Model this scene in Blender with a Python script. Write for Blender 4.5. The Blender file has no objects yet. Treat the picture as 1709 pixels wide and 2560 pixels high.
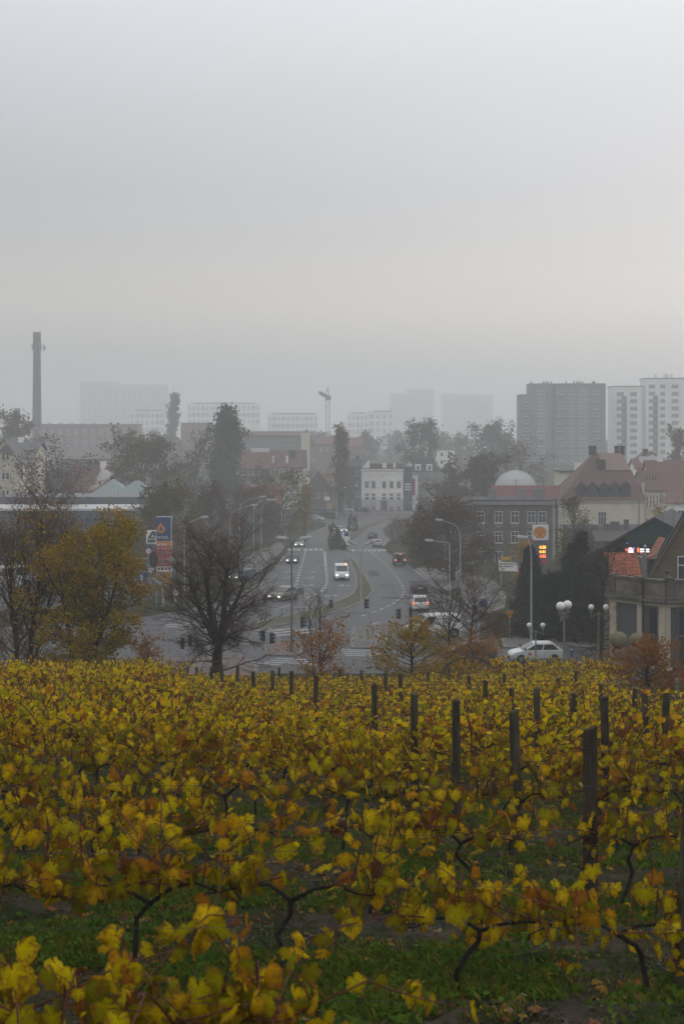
import bpy, bmesh, math, random
import numpy as np
from mathutils import Vector, Matrix
from mathutils.geometry import tessellate_polygon
PI = math.pi
S = bpy.context.scene
COL = S.collection
# ------------------------------------------------------------------ camera
F, CX, HY = 3555.0, 854.5, 1080.0          # focal length, centre column and eye-level line in photo pixels
cd = bpy.data.cameras.new('camera'); cam = bpy.data.objects.new('camera', cd); COL.objects.link(cam)
cd.sensor_fit = 'VERTICAL'; cd.sensor_height = 36.0; cd.sensor_width = 24.0
cd.lens = F / 2560.0 * 36.0
cd.shift_y = -(1280.0 - HY) / 2560.0
cd.clip_start = 0.1; cd.clip_end = 6000
cam.location = (0, 0, 0); cam.rotation_euler = (PI / 2, 0, 0)
cd.dof.use_dof = True; cd.dof.focus_distance = 75.0; cd.dof.aperture_fstop = 5.0
S.camera = cam
S.render.resolution_x = 683; S.render.resolution_y = 1024
# ------------------------------------------------------------------ sky and sun
SUN_EL, SUN_AZ = math.radians(16), math.radians(38)      # behind the cloud, ahead and to the right
w = bpy.data.worlds.new('World'); S.world = w; w.use_nodes = True
nt = w.node_tree; nt.nodes.clear(); N = nt.nodes.new; L = nt.links.new
wo = N('ShaderNodeOutputWorld'); bg = N('ShaderNodeBackground'); bg.inputs['Strength'].default_value = 0.1
L(bg.outputs[0], wo.inputs[0])
sky = N('ShaderNodeTexSky'); sky.sky_type = 'NISHITA'; sky.sun_disc = False
sky.sun_elevation = SUN_EL; sky.sun_rotation = SUN_AZ
tc = N('ShaderNodeTexCoord'); sep = N('ShaderNodeSeparateXYZ'); L(tc.outputs['Generated'], sep.inputs[0])
nz = N('ShaderNodeTexNoise'); nz.inputs['Scale'].default_value = 1.6; nz.inputs['Detail'].default_value = 3.0; nz.inputs['Roughness'].default_value = 0.45
mp = N('ShaderNodeMapping'); mp.inputs['Scale'].default_value = (1.0, 1.0, 4.2); mp.inputs['Location'].default_value = (0.35, 0.1, 0.4)
L(tc.outputs['Generated'], mp.inputs[0]); L(mp.outputs[0], nz.inputs['Vector'])
ma = N('ShaderNodeMath'); ma.operation = 'MULTIPLY_ADD'; ma.inputs[1].default_value = 0.03; ma.inputs[2].default_value = -0.015
L(nz.outputs['Fac'], ma.inputs[0])
ad = N('ShaderNodeMath'); ad.operation = 'ADD'; L(sep.outputs['Z'], ad.inputs[0]); L(ma.outputs[0], ad.inputs[1])
cr = N('ShaderNodeValToRGB'); cr.color_ramp.interpolation = 'LINEAR'
STOPS = [(0.0, (.35, .358, .365)), (.045, (.385, .39, .39)), (.065, (.47, .458, .442)), (.086, (.555, .53, .508)), (.108, (.55, .53, .512)), (.134, (.51, .508, .508)), (.166, (.50, .512, .535)),
         (.227, (.60, .618, .648)), (.29, (.75, .762, .805)), (.5, (.92, .935, .97)), (1.0, (1.08, 1.10, 1.14))]
e = cr.color_ramp.elements
e[0].position, e[0].color = STOPS[0][0], (*STOPS[0][1], 1); e[1].position, e[1].color = 1.0, (*STOPS[-1][1], 1)
for p_, c_ in STOPS[1:-1]:
    k = e.new(p_); k.color = (*c_, 1)
L(ad.outputs[0], cr.inputs[0])
nz2 = N('ShaderNodeTexNoise'); nz2.inputs['Scale'].default_value = 1.1; nz2.inputs['Detail'].default_value = 4.0
mp2 = N('ShaderNodeMapping'); mp2.inputs['Scale'].default_value = (1.0, 1.0, 3.0); mp2.inputs['Location'].default_value = (3.1, 1.7, 0.2)
L(tc.outputs['Generated'], mp2.inputs[0]); L(mp2.outputs[0], nz2.inputs['Vector'])
mr = N('ShaderNodeMapRange'); mr.inputs[1].default_value = 0.25; mr.inputs[2].default_value = 0.75; mr.inputs[3].default_value = 9.5; mr.inputs[4].default_value = 10.5
L(nz2.outputs['Fac'], mr.inputs[0])
vm = N('ShaderNodeVectorMath'); vm.operation = 'SCALE'; L(cr.outputs[0], vm.inputs[0]); L(mr.outputs[0], vm.inputs['Scale'])
# the sun behind the cloud leaves a soft warm glow low in its direction
SD = (math.sin(SUN_AZ) * math.cos(SUN_EL), math.cos(SUN_AZ) * math.cos(SUN_EL), math.sin(SUN_EL))
dt = N('ShaderNodeVectorMath'); dt.operation = 'DOT_PRODUCT'; dt.inputs[1].default_value = SD; L(tc.outputs['Generated'], dt.inputs[0])
mxm = N('ShaderNodeMath'); mxm.operation = 'MAXIMUM'; mxm.inputs[1].default_value = 0.0; L(dt.outputs['Value'], mxm.inputs[0])
pw = N('ShaderNodeMath'); pw.operation = 'POWER'; pw.inputs[1].default_value = 5.0; L(mxm.outputs[0], pw.inputs[0])
lowz = N('ShaderNodeMapRange'); lowz.inputs[1].default_value = 0.08; lowz.inputs[2].default_value = 0.36; lowz.inputs[3].default_value = 5.6; lowz.inputs[4].default_value = 1.0; L(sep.outputs['Z'], lowz.inputs[0])
gm = N('ShaderNodeMath'); gm.operation = 'MULTIPLY'; L(pw.outputs[0], gm.inputs[0]); L(lowz.outputs[0], gm.inputs[1])
gc = N('ShaderNodeVectorMath'); gc.operation = 'SCALE'; gc.inputs[0].default_value = (1.0, .915, .85); L(gm.outputs[0], gc.inputs['Scale'])
vs_ = N('ShaderNodeVectorMath'); vs_.operation = 'ADD'; L(vm.outputs[0], vs_.inputs[0]); L(gc.outputs[0], vs_.inputs[1]); vm = vs_
mx = N('ShaderNodeMix'); mx.data_type = 'RGBA'; mx.inputs['Factor'].default_value = 0.96
L(sky.outputs[0], mx.inputs['A']); L(vm.outputs[0], mx.inputs['B']); L(mx.outputs['Result'], bg.inputs['Color'])
sl = bpy.data.lights.new('sun', 'SUN'); sl.energy = 0.5; sl.angle = math.radians(25); sl.color = (1.0, .95, .88)
so = bpy.data.objects.new('sun', sl); COL.objects.link(so)
sd = Vector((math.sin(SUN_AZ) * math.cos(SUN_EL), math.cos(SUN_AZ) * math.cos(SUN_EL), math.sin(SUN_EL)))
so.rotation_euler = sd.to_track_quat('Z', 'Y').to_euler(); so.location = (0, 0, 60)
S.view_settings.view_transform = 'Standard'; S.view_settings.look = 'None'; S.view_settings.gamma = 1.0
S.view_settings.exposure = 0.0; S.view_settings.use_curve_mapping = False
cy = S.cycles
cy.use_denoising = True
cy.max_bounces = 5; cy.diffuse_bounces = 2; cy.glossy_bounces = 2; cy.transmission_bounces = 3; cy.volume_bounces = 2; cy.transparent_max_bounces = 8
cy.caustics_reflective = False; cy.caustics_refractive = False

# ------------------------------------------------------------------ the lie of the land
def G(y):
    if y < 98: return -2.27 - 0.15 * y
    if y < 310: return -16.97 - 0.03 * (y - 98)
    if y < 460: return -23.33
    if y < 640: return -23.33 + (y - 460) * 0.04
    return -16.13
def P(px, py, d): return Vector(((px - CX) * d / F, d, (HY - py) * d / F))
def at(px, d, dz=0.0): return Vector(((px - CX) * d / F, d, G(d) + dz))
def gp(px, py):
    """the spot on the street level (beyond the slope) that the photo shows at px, py"""
    k = (HY - py) / F
    lo, hi = 98.0, 640.0
    for _ in range(50):
        m = .5 * (lo + hi)
        if k * m > G(m): lo = m
        else: hi = m
    return Vector(((px - CX) * lo / F, lo, G(lo)))
def q(u, v): return gp(550 + u / 2.613, 1250 + v / 2.613)
# ------------------------------------------------------------------ helpers
class MB:
    def __init__(s): s.v = []; s.f = []
    def quad(s, *p):
        i = len(s.v); s.v += [tuple(x) for x in p]; s.f.append(tuple(range(i, i + len(p)))); return s
    def box(s, x0, y0, z0, x1, y1, z1):
        i = len(s.v)
        s.v += [(x0, y0, z0), (x1, y0, z0), (x1, y1, z0), (x0, y1, z0), (x0, y0, z1), (x1, y0, z1), (x1, y1, z1), (x0, y1, z1)]
        s.f += [(i, i + 3, i + 2, i + 1), (i + 4, i + 5, i + 6, i + 7), (i, i + 1, i + 5, i + 4), (i + 1, i + 2, i + 6, i + 5), (i + 2, i + 3, i + 7, i + 6), (i + 3, i, i + 4, i + 7)]
        return s
    def hexa(s, b, t):
        """eight corners: bottom ring and top ring"""
        i = len(s.v); n = len(b); s.v += [tuple(x) for x in b] + [tuple(x) for x in t]
        s.f.append(tuple(range(i + n - 1, i - 1, -1))); s.f.append(tuple(range(i + n, i + 2 * n)))
        for k in range(n):
            j = (k + 1) % n; s.f.append((i + k, i + j, i + n + j, i + n + k))
        return s
    def prism(s, poly, y0, y1):
        """polygon in x,z pulled from y0 to y1"""
        return s.hexa([(x, y0, z) for x, z in poly], [(x, y1, z) for x, z in poly])
    def tube(s, pts, rad, n=6, cap=True):
        i = len(s.v); m = len(pts)
        pts = [Vector(p) for p in pts]
        for k in range(m):
            t = pts[min(k + 1, m - 1)] - pts[max(k - 1, 0)]
            if t.length < 1e-9: t = Vector((0, 0, 1))
            t.normalize()
            a = t.cross(Vector((0, 0, 1)) if abs(t.z) < .9 else Vector((0, 1, 0))); a.normalize(); b = t.cross(a)
            r = rad[k] if hasattr(rad, '__len__') else rad
            for j in range(n):
                an = 2 * PI * j / n
                s.v.append(tuple(pts[k] + a * (math.cos(an) * r) + b * (math.sin(an) * r)))
        for k in range(m - 1):
            for j in range(n):
                j2 = (j + 1) % n
                s.f.append((i + k * n + j, i + k * n + j2, i + (k + 1) * n + j2, i + (k + 1) * n + j))
        if cap:
            s.f.append(tuple(i + j for j in range(n - 1, -1, -1))); s.f.append(tuple(i + (m - 1) * n + j for j in range(n)))
        return s
    def lathe(s, prof, n=16, c=(0, 0, 0)):
        """profile of (radius, z) turned about z"""
        i = len(s.v); m = len(prof)
        for r, z in prof:
            for j in range(n):
                a = 2 * PI * j / n; s.v.append((c[0] + r * math.cos(a), c[1] + r * math.sin(a), c[2] + z))
        for k in range(m - 1):
            for j in range(n):
                j2 = (j + 1) % n; s.f.append((i + k * n + j, i + k * n + j2, i + (k + 1) * n + j2, i + (k + 1) * n + j))
        s.f.append(tuple(i + j for j in range(n - 1, -1, -1))); s.f.append(tuple(i + (m - 1) * n + j for j in range(n)))
        return s
    def ball(s, c, r, n=16, m=10, sq=(1, 1, 1)):
        return s.xf(lambda t: t.lathe([(max(1e-4, math.sin(PI * k / m)) * r, -math.cos(PI * k / m) * r) for k in range(m + 1)], n), Matrix.Translation(c) @ Matrix.Diagonal((*sq, 1)))
    def xf(s, fn, M):
        i = len(s.v); fn(s)
        s.v[i:] = [tuple(M @ Vector(p)) for p in s.v[i:]]; return s
    def mesh(s, name, mat, smooth=False):
        me = bpy.data.meshes.new(name); me.from_pydata(s.v, [], s.f); me.update()
        if mat: me.materials.append(mat)
        if smooth: me.polygons.foreach_set('use_smooth', [True] * len(me.polygons))
        return me
    def build(s, name, mat, parent=None, smooth=False, bevel=0, loc=None):
        o = bpy.data.objects.new(name, s.mesh(name, mat, smooth)); COL.objects.link(o)
        if parent: o.parent = parent
        if loc is not None: o.location = loc
        if bevel:
            m = o.modifiers.new('b', 'BEVEL'); m.width = bevel; m.segments = 2; m.limit_method = 'ANGLE'; m.angle_limit = math.radians(35)
        return o
def link(name, me, parent=None, M=None):
    o = bpy.data.objects.new(name, me); COL.objects.link(o)
    if parent: o.parent = parent
    if M is not None: o.matrix_basis = M
    return o
def tag(o, label=None, cat=None, group=None, kind=None):
    if label: o['label'] = label
    if cat: o['category'] = cat
    if group: o['group'] = group
    if kind: o['kind'] = kind
    return o
def thing(name, label, cat, loc=(0, 0, 0), rz=0.0, group=None):
    o = bpy.data.objects.new(name, None); COL.objects.link(o); o.location = loc; o.rotation_euler = (0, 0, rz)
    o.empty_display_size = .2
    return tag(o, label, cat, group)
ORD = ['first', 'second', 'third', 'fourth', 'fifth', 'sixth', 'seventh', 'eighth', 'ninth', 'tenth', 'eleventh', 'twelfth', 'thirteenth', 'fourteenth',
       'fifteenth', 'sixteenth', 'seventeenth', 'eighteenth', 'nineteenth', 'twentieth', 'twenty-first', 'twenty-second', 'twenty-third', 'twenty-fourth',
       'twenty-fifth', 'twenty-sixth', 'twenty-seventh', 'twenty-eighth', 'twenty-ninth', 'thirtieth', 'thirty-first', 'thirty-second', 'thirty-third']
# ------------------------------------------------------------------ materials
def sh(c, f): return tuple(min(1, max(0, x * f)) for x in c)
MATS = {}
def mat(name, col, rough=.8, var=.18, scale=3.0, col2=None, bump=0.0, bscale=None, spec=.3, metal=0.0, stretch=(1, 1, 1), emit=0, patch=None, grain=None):
    if name in MATS: return MATS[name]
    m = bpy.data.materials.new(name); m.use_nodes = True; MATS[name] = m
    t = m.node_tree; N = t.nodes.new; L = t.links.new; b = t.nodes['Principled BSDF']
    b.inputs['Roughness'].default_value = rough; b.inputs['Specular IOR Level'].default_value = spec; b.inputs['Metallic'].default_value = metal
    tcn = N('ShaderNodeTexCoord'); oi = N('ShaderNodeObjectInfo')
    sc = N('ShaderNodeVectorMath'); sc.operation = 'MULTIPLY_ADD'; sc.inputs[1].default_value = stretch
    cm = N('ShaderNodeCombineXYZ'); mu = N('ShaderNodeMath'); mu.operation = 'MULTIPLY'; mu.inputs[1].default_value = 37.0
    L(oi.outputs['Random'], mu.inputs[0]); L(mu.outputs[0], cm.inputs[0]); L(mu.outputs[0], cm.inputs[1])
    L(tcn.outputs['Object'], sc.inputs[0]); L(cm.outputs[0], sc.inputs[2])
    n = N('ShaderNodeTexNoise'); n.inputs['Scale'].default_value = scale; n.inputs['Detail'].default_value = 7; n.inputs['Roughness'].default_value = .62
    L(sc.outputs[0], n.inputs['Vector'])
    r = N('ShaderNodeValToRGB'); r.color_ramp.elements[0].position = .3; r.color_ramp.elements[1].position = .7
    a_, b_ = (sh(col, 1 - var), sh(col, 1 + var)) if col2 is None else (col, col2)
    r.color_ramp.elements[0].color = (*a_, 1); r.color_ramp.elements[1].color = (*b_, 1)
    L(n.outputs['Fac'], r.inputs[0])
    out = r.outputs[0]
    if patch:      # second, larger-scale blotch colour: (colour, scale, threshold, amount)
        n2 = N('ShaderNodeTexNoise'); n2.inputs['Scale'].default_value = patch[1]; n2.inputs['Detail'].default_value = 6; L(sc.outputs[0], n2.inputs['Vector'])
        r2 = N('ShaderNodeValToRGB'); r2.color_ramp.elements[0].position = patch[2] - .06; r2.color_ramp.elements[1].position = patch[2] + .06
        r2.color_ramp.elements[1].color = (patch[3],) * 3 + (1,)
        L(n2.outputs['Fac'], r2.inputs[0])
        mxn = N('ShaderNodeMix'); mxn.data_type = 'RGBA'; L(r2.outputs[0], mxn.inputs['Factor']); L(out, mxn.inputs['A']); mxn.inputs['B'].default_value = (*patch[0], 1)
        out = mxn.outputs['Result']
    if grain:      # fine dark and light crumbs: (scale, strength)
        n3 = N('ShaderNodeTexNoise'); n3.inputs['Scale'].default_value = grain[0]; n3.inputs['Detail'].default_value = 9; n3.inputs['Roughness'].default_value = .75; L(sc.outputs[0], n3.inputs['Vector'])
        r3 = N('ShaderNodeMapRange'); r3.inputs[1].default_value = .3; r3.inputs[2].default_value = .7; r3.inputs[3].default_value = 1 - grain[1]; r3.inputs[4].default_value = 1 + grain[1]; L(n3.outputs['Fac'], r3.inputs[0])
        vsn = N('ShaderNodeVectorMath'); vsn.operation = 'SCALE'; L(out, vsn.inputs[0]); L(r3.outputs[0], vsn.inputs['Scale']); out = vsn.outputs[0]
    L(out, b.inputs['Base Color'])
    if bump:
        nb = N('ShaderNodeTexNoise'); nb.inputs['Scale'].default_value = bscale or scale * 4; nb.inputs['Detail'].default_value = 8; L(sc.outputs[0], nb.inputs['Vector'])
        bp = N('ShaderNodeBump'); bp.inputs['Strength'].default_value = bump; bp.inputs['Distance'].default_value = .05
        L(nb.outputs['Fac'], bp.inputs['Height']); L(bp.outputs[0], b.inputs['Normal'])
    if emit:
        b.inputs['Emission Color'].default_value = (*col, 1); b.inputs['Emission Strength'].default_value = emit
    return m
def rowmat(name, col, col2, period, axis='Z', rough=.75, depth=.35):
    """courses or ribs across one axis, with a grain on top"""
    m = mat(name, col, rough, col2=col2, scale=1.3)
    t = m.node_tree; N = t.nodes.new; L = t.links.new; b = t.nodes['Principled BSDF']
    tcn = N('ShaderNodeTexCoord'); wv = N('ShaderNodeTexWave'); wv.bands_direction = axis; wv.wave_profile = 'SAW'
    wv.inputs['Scale'].default_value = 1 / (period * 3.18); wv.inputs['Distortion'].default_value = .15
    L(tcn.outputs['Object'], wv.inputs['Vector'])
    bp = N('ShaderNodeBump'); bp.inputs['Strength'].default_value = depth; bp.inputs['Distance'].default_value = .08
    L(wv.outputs['Fac'], bp.inputs['Height']); L(bp.outputs[0], b.inputs['Normal'])
    src = b.inputs['Base Color'].links[0].from_socket
    r = N('ShaderNodeValToRGB'); r.color_ramp.elements[0].color = (.62, .62, .62, 1); r.color_ramp.elements[1].position = .35
    L(wv.outputs['Fac'], r.inputs[0])
    mm = N('ShaderNodeMix'); mm.data_type = 'RGBA'; mm.blend_type = 'MULTIPLY'; mm.inputs['Factor'].default_value = 1
    L(src, mm.inputs['A']); L(r.outputs[0], mm.inputs['B']); L(mm.outputs['Result'], b.inputs['Base Color'])
    return m
def leafmat(name, stops, attr=None, trans=.3, edge=None, rough=.6, vary=0):
    """foliage: colour picked per leaf (attribute rnd, or per object), let some light through"""
    m = bpy.data.materials.new(name); m.use_nodes = True; MATS[name] = m
    t = m.node_tree; N = t.nodes.new; L = t.links.new; b = t.nodes['Principled BSDF']; out = t.nodes['Material Output']
    b.inputs['Roughness'].default_value = .8; b.inputs['Specular IOR Level'].default_value = .02
    if attr:
        a = N('ShaderNodeAttribute'); a.attribute_name = attr; val = a.outputs['Fac']
        if vary:       # whole plants turn at different times
            o_ = N('ShaderNodeObjectInfo'); m1 = N('ShaderNodeMath'); m1.operation = 'MULTIPLY_ADD'; m1.inputs[1].default_value = vary; m1.inputs[2].default_value = -vary * .42; L(o_.outputs['Random'], m1.inputs[0])
            m2 = N('ShaderNodeMath'); m2.operation = 'ADD'; m2.use_clamp = True; L(val, m2.inputs[0]); L(m1.outputs[0], m2.inputs[1]); val = m2.outputs[0]
    else: a = N('ShaderNodeObjectInfo'); val = a.outputs['Random']
    r = N('ShaderNodeValToRGB'); e = r.color_ramp.elements
    e[0].position, e[0].color = stops[0][0], (*stops[0][1], 1); e[1].position, e[1].color = stops[-1][0], (*stops[-1][1], 1)
    for p_, c_ in stops[1:-1]: k = e.new(p_); k.color = (*c_, 1)
    L(val, r.inputs[0]); col = r.outputs[0]
    if edge:
        tcn = N('ShaderNodeTexCoord'); n = N('ShaderNodeTexNoise'); n.inputs['Scale'].default_value = edge[1]; n.inputs['Detail'].default_value = 5
        cm = N('ShaderNodeCombineXYZ'); mu = N('ShaderNodeMath'); mu.operation = 'MULTIPLY'; mu.inputs[1].default_value = 53.0
        L(val, mu.inputs[0]); L(mu.outputs[0], cm.inputs[0]); av = N('ShaderNodeVectorMath'); L(tcn.outputs['Object'], av.inputs[0]); L(cm.outputs[0], av.inputs[1])
        L(av.outputs[0], n.inputs['Vector'])
        ea = N('ShaderNodeAttribute'); ea.attribute_name = 'edge'
        s_ = N('ShaderNodeMath'); s_.operation = 'MULTIPLY_ADD'; s_.inputs[1].default_value = .34; L(ea.outputs['Fac'], s_.inputs[0]); L(n.outputs['Fac'], s_.inputs[2])
        r2 = N('ShaderNodeValToRGB'); r2.color_ramp.elements[0].position = .66; r2.color_ramp.elements[1].position = .88; r2.color_ramp.elements[1].color = (.85, .85, .85, 1)
        L(s_.outputs[0], r2.inputs[0])
        mm = N('ShaderNodeMix'); mm.data_type = 'RGBA'; L(r2.outputs[0], mm.inputs['Factor']); L(col, mm.inputs['A']); mm.inputs['B'].default_value = (*edge[0], 1)
        # light and dark mottling and greenish veins
        r3 = N('ShaderNodeValToRGB'); r3.color_ramp.elements[0].position = .35; r3.color_ramp.elements[0].color = (.72, .8, .7, 1); r3.color_ramp.elements[1].position = .6
        L(n.outputs['Fac'], r3.inputs[0])
        m3 = N('ShaderNodeMix'); m3.data_type = 'RGBA'; m3.blend_type = 'MULTIPLY'; m3.inputs['Factor'].default_value = 1
        L(mm.outputs['Result'], m3.inputs['A']); L(r3.outputs[0], m3.inputs['B']); col = m3.outputs['Result']
        va = N('ShaderNodeAttribute'); va.attribute_name = 'vein'; r4 = N('ShaderNodeValToRGB'); r4.color_ramp.elements[0].position = .55; r4.color_ramp.elements[1].position = .95; r4.color_ramp.elements[1].color = (.55, .55, .55, 1); L(va.outputs['Fac'], r4.inputs[0]); r4.color_ramp.elements[1].color = (.5, .5, .5, 1)
        vb = N('ShaderNodeVectorMath'); vb.operation = 'SCALE'; vb.inputs['Scale'].default_value = 1.45; L(col, vb.inputs[0])
        m4 = N('ShaderNodeMix'); m4.data_type = 'RGBA'; L(r4.outputs[0], m4.inputs['Factor']); L(col, m4.inputs['A']); L(vb.outputs[0], m4.inputs['B']); col = m4.outputs['Result']
    L(col, b.inputs['Base Color'])
    tr = N('ShaderNodeBsdfTranslucent'); L(col, tr.inputs['Color'])
    ms = N('ShaderNodeMixShader'); ms.inputs[0].default_value = trans
    L(b.outputs[0], ms.inputs[1]); L(tr.outputs[0], ms.inputs[2]); L(ms.outputs[0], out.inputs['Surface'])
    return m
M_bark = mat('bark', (.030, .025, .020), .9, .35, 6, bump=.6, spec=.1, patch=((.038, .042, .028), 2.5, .6, .6))
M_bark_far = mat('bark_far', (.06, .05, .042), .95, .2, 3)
M_twig = mat('twig', (.085, .048, .034), .9, .3, 5)
M_metal = mat('galvanised', (.33, .34, .345), .55, .12, 4, spec=.4)
M_pole_dark = mat('dark_pole', (.10, .105, .11), .6, .2, 4)
M_green_pole = mat('grey_green_paint', (.155, .17, .14), .6, .15, 5, bump=.1)
M_black = mat('black_plastic', (.018, .022, .023), .5, .2, 5)
M_white = mat('white_paint', (.70, .70, .68), .5, .06, 3)
M_glass = mat('window_glass', (.05, .062, .07), .12, .3, .6, spec=.6)
M_frame = mat('white_window_frame', (.62, .62, .60), .5, .08, 4)
M_lamp = mat('lamp_housing', (.42, .43, .42), .45, .1, 5)
M_lamp_glass = mat('lamp_lens', (.33, .34, .33), .25, .1, 3, spec=.5)
# ------------------------------------------------------------------ ground sheets
def sheet(name, poly, off, m, parent=None, thick=0.0, kind=None):
    """a flat polygon laid on the land (cut where the land bends), optionally with edges down to the ground"""
    bm = bmesh.new()
    vs = [bm.verts.new((p.x, p.y, 0)) for p in poly]
    for tri in tessellate_polygon([[Vector((p.x, p.y, 0)) for p in poly]]):
        try: bm.faces.new([vs[i] for i in tri])
        except ValueError: pass
    bmesh.ops.recalc_face_normals(bm, faces=bm.faces[:])
    if sum(f.normal.z for f in bm.faces) < 0: bmesh.ops.reverse_faces(bm, faces=bm.faces[:])
    for yc in (98.0, 310.0, 460.0):
        bmesh.ops.bisect_plane(bm, geom=bm.verts[:] + bm.edges[:] + bm.faces[:], plane_co=(0, yc, 0), plane_no=(0, 1, 0))
    if thick:
        ed = [x for x in bm.edges if len(x.link_faces) == 1]
        g = bmesh.ops.extrude_edge_only(bm, edges=ed)['geom']
        low = set(v for v in g if isinstance(v, bmesh.types.BMVert))
    else: low = set()
    for v in bm.verts: v.co.z = G(v.co.y) + off - (thick if v in low else 0)
    me = bpy.data.meshes.new(name); bm.to_mesh(me); bm.free(); me.materials.append(m)
    o = link(name, me, parent)
    if kind: o['kind'] = kind
    return o
def resample(pts, step):
    out = [pts[0].copy()]; acc = 0
    for a, b in zip(pts, pts[1:]):
        n = max(1, int((b - a).length / step))
        for k in range(1, n + 1): out.append(a.lerp(b, k / n))
    return out
def stroke(name, pts, width, off, m, parent):
    """a painted line of given width along ground points"""
    L_, R_ = [], []
    for i, p in enumerate(pts):
        t = pts[min(i + 1, len(pts) - 1)] - pts[max(0, i - 1)]; t.z = 0; t.normalize(); n = Vector((-t.y, t.x, 0)) * (width / 2)
        L_.append(p + n); R_.append(p - n)
    return sheet(name, L_ + R_[::-1], off, m, parent)
def kerb(pts, name='kerb', width=.22, h=.13):
    mb = MB(); n = len(pts)
    for i in range(n - 1):
        a, b = pts[i], pts[i + 1]
        t = b - a; t.z = 0
        if t.length < 1e-4: continue
        t.normalize(); w_ = Vector((-t.y, t.x, 0)) * (width / 2)
        def dn(p, z): return Vector((p.x, p.y, G(p.y) + z))
        mb.hexa([dn(a - w_, -.05), dn(b - w_, -.05), dn(b + w_, -.05), dn(a + w_, -.05)], [dn(a - w_, h), dn(b - w_, h), dn(b + w_, h), dn(a + w_, h)])
    return tag(mb.build(name, M_kerb), kind='structure')
def smooth_path(pts, it=2):
    for _ in range(it):
        o = [pts[0]]
        for a, b in zip(pts, pts[1:]): o += [a.lerp(b, .25), a.lerp(b, .75)]
        pts = o + [pts[-1]]
    return pts
M_kerb = mat('kerb_stone', (.16, .16, .155), .85, .2, 2)
M_asphalt = mat('asphalt', (.033, .035, .038), .5, .25, .9, bump=.12, bscale=60, spec=.2, patch=((.036, .038, .041), .35, .5, .85), grain=(1.5, .22), stretch=(1, .12, 1))
M_paving = mat('paving', (.10, .094, .09), .8, .2, .5, bump=.2, bscale=20, patch=((.12, .115, .11), .2, .55, .7))
M_redpave = mat('reddish_paving', (.115, .082, .075), .8, .2, .6, bump=.2, bscale=20)
M_mark = mat('road_paint', (.34, .35, .35), .6, .2, 2.5, patch=((.10, .10, .10), 2.5, .56, .8))
M_verge = mat('verge_grass', (.052, .056, .024), .95, .3, .7, bump=.7, bscale=9, patch=((.085, .068, .04), .25, .56, .8))
# soil with weeds and moss for the whole land
M_land = mat('land', (.024, .032, .010), .95, .45, 1.6, bump=1.0, bscale=22, spec=.02, patch=((.056, .045, .034), 1.3, .53, .9), grain=(9, .65))
rng = np.random.default_rng(7)
xs = np.concatenate([[-1500, -600, -250, -120, -60, -30, -16], np.arange(-9, 9.01, .18), [16, 30, 60, 120, 250, 600, 1500]])
ys = np.concatenate([[-60, -20, 0, 3], np.arange(5, 24, .18), np.arange(24, 97, 2.0), [98, 110, 150, 200, 250, 310, 360, 460, 550, 640, 900, 1300, 1650, 2300, 2990]])
X, Y = np.meshgrid(xs, ys)
Z = np.vectorize(G)(Y)
near = np.clip((60 - Y) / 30, 0, 1) * (Y > 3)
Z = Z + near * (.03 * rng.normal(size=X.shape) * (Y < 24) + .035 * np.sin(X * 2.1 + 1.3 * np.sin(Y * 1.7)) * np.cos(Y * 2.3 + X) + .018 * (rng.random(X.shape) - .5))
vv = np.stack([X, Y, Z], -1).reshape(-1, 3); nx = len(xs)
ff = [(j * nx + i, j * nx + i + 1, (j + 1) * nx + i + 1, (j + 1) * nx + i) for j in range(len(ys) - 1) for i in range(nx - 1)]
me = bpy.data.meshes.new('ground'); me.from_pydata(vv.tolist(), [], ff); me.materials.append(M_land)
me.polygons.foreach_set('use_smooth', [True] * len(ff))
ground = tag(link('ground', me), kind='structure')
# ------------------------------------------------------------------ road, median, pavements
road_px = [(1300, 100), (1300, 75), (560, 75), (560, 130), (690, 150), (690, 175), (610, 205), (560, 225), (510, 275), (445, 335), (400, 385), (345, 455), (250, 545), (150, 605),
           (0, 660), (-200, 715), (-600, 780), (-1700, 850), (-1700, 1135), (3300, 1135), (3300, 960), (2300, 972), (1829, 972), (1800, 900), (1720, 800),
           (1640, 715), (1500, 640), (1410, 590), (1390, 560), (1270, 455), (1240, 430), (1085, 340), (1062, 310), (1115, 255), (1075, 230), (1062, 190), (1110, 150), (1200, 118)]
road = sheet('road', [q(*p) for p in road_px], .02, M_asphalt, kind='structure')
med = smooth_path([q(*p) for p in [(250, 848), (450, 812), (650, 765), (780, 730), (880, 690), (940, 660), (985, 625), (1000, 590), (960, 520), (900, 430), (850, 370), (790, 332), (735, 326)]], 2)
med2 = smooth_path([q(*p) for p in [(735, 326), (815, 350), (845, 395), (875, 460), (893, 530), (885, 590), (850, 630), (760, 670), (650, 705), (500, 750), (300, 790), (170, 835), (250, 848)]], 2)
sheet('median_strip', med + med2[1:-1], .12, M_verge, kind='structure', thick=.12)
kerb(med + med2[1:])
fm = smooth_path([q(*p) for p in [(735, 318), (692, 318), (690, 296), (740, 268), (800, 228), (870, 198), (950, 165), (1060, 124), (1085, 130), (980, 182), (900, 240), (840, 286), (800, 318), (735, 318)]], 2)
sheet('median_strip', fm[:-1], .12, M_verge, kind='structure', thick=.12); kerb(fm)
def pave(name, pts, m, kind='structure', rim=True):
    pp = [gp(*p) for p in pts]
    o = sheet(name, pp, .11, m, kind=kind, thick=.11)
    if rim: kerb(pp + [pp[0]])
    return o
pave('traffic_island', [(667, 1606), (752, 1608), (756, 1626), (745, 1640), (664, 1640)], M_redpave)
pave('traffic_island', [(886, 1570), (940, 1568), (948, 1590), (935, 1622), (880, 1622), (878, 1595)], M_paving)
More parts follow.
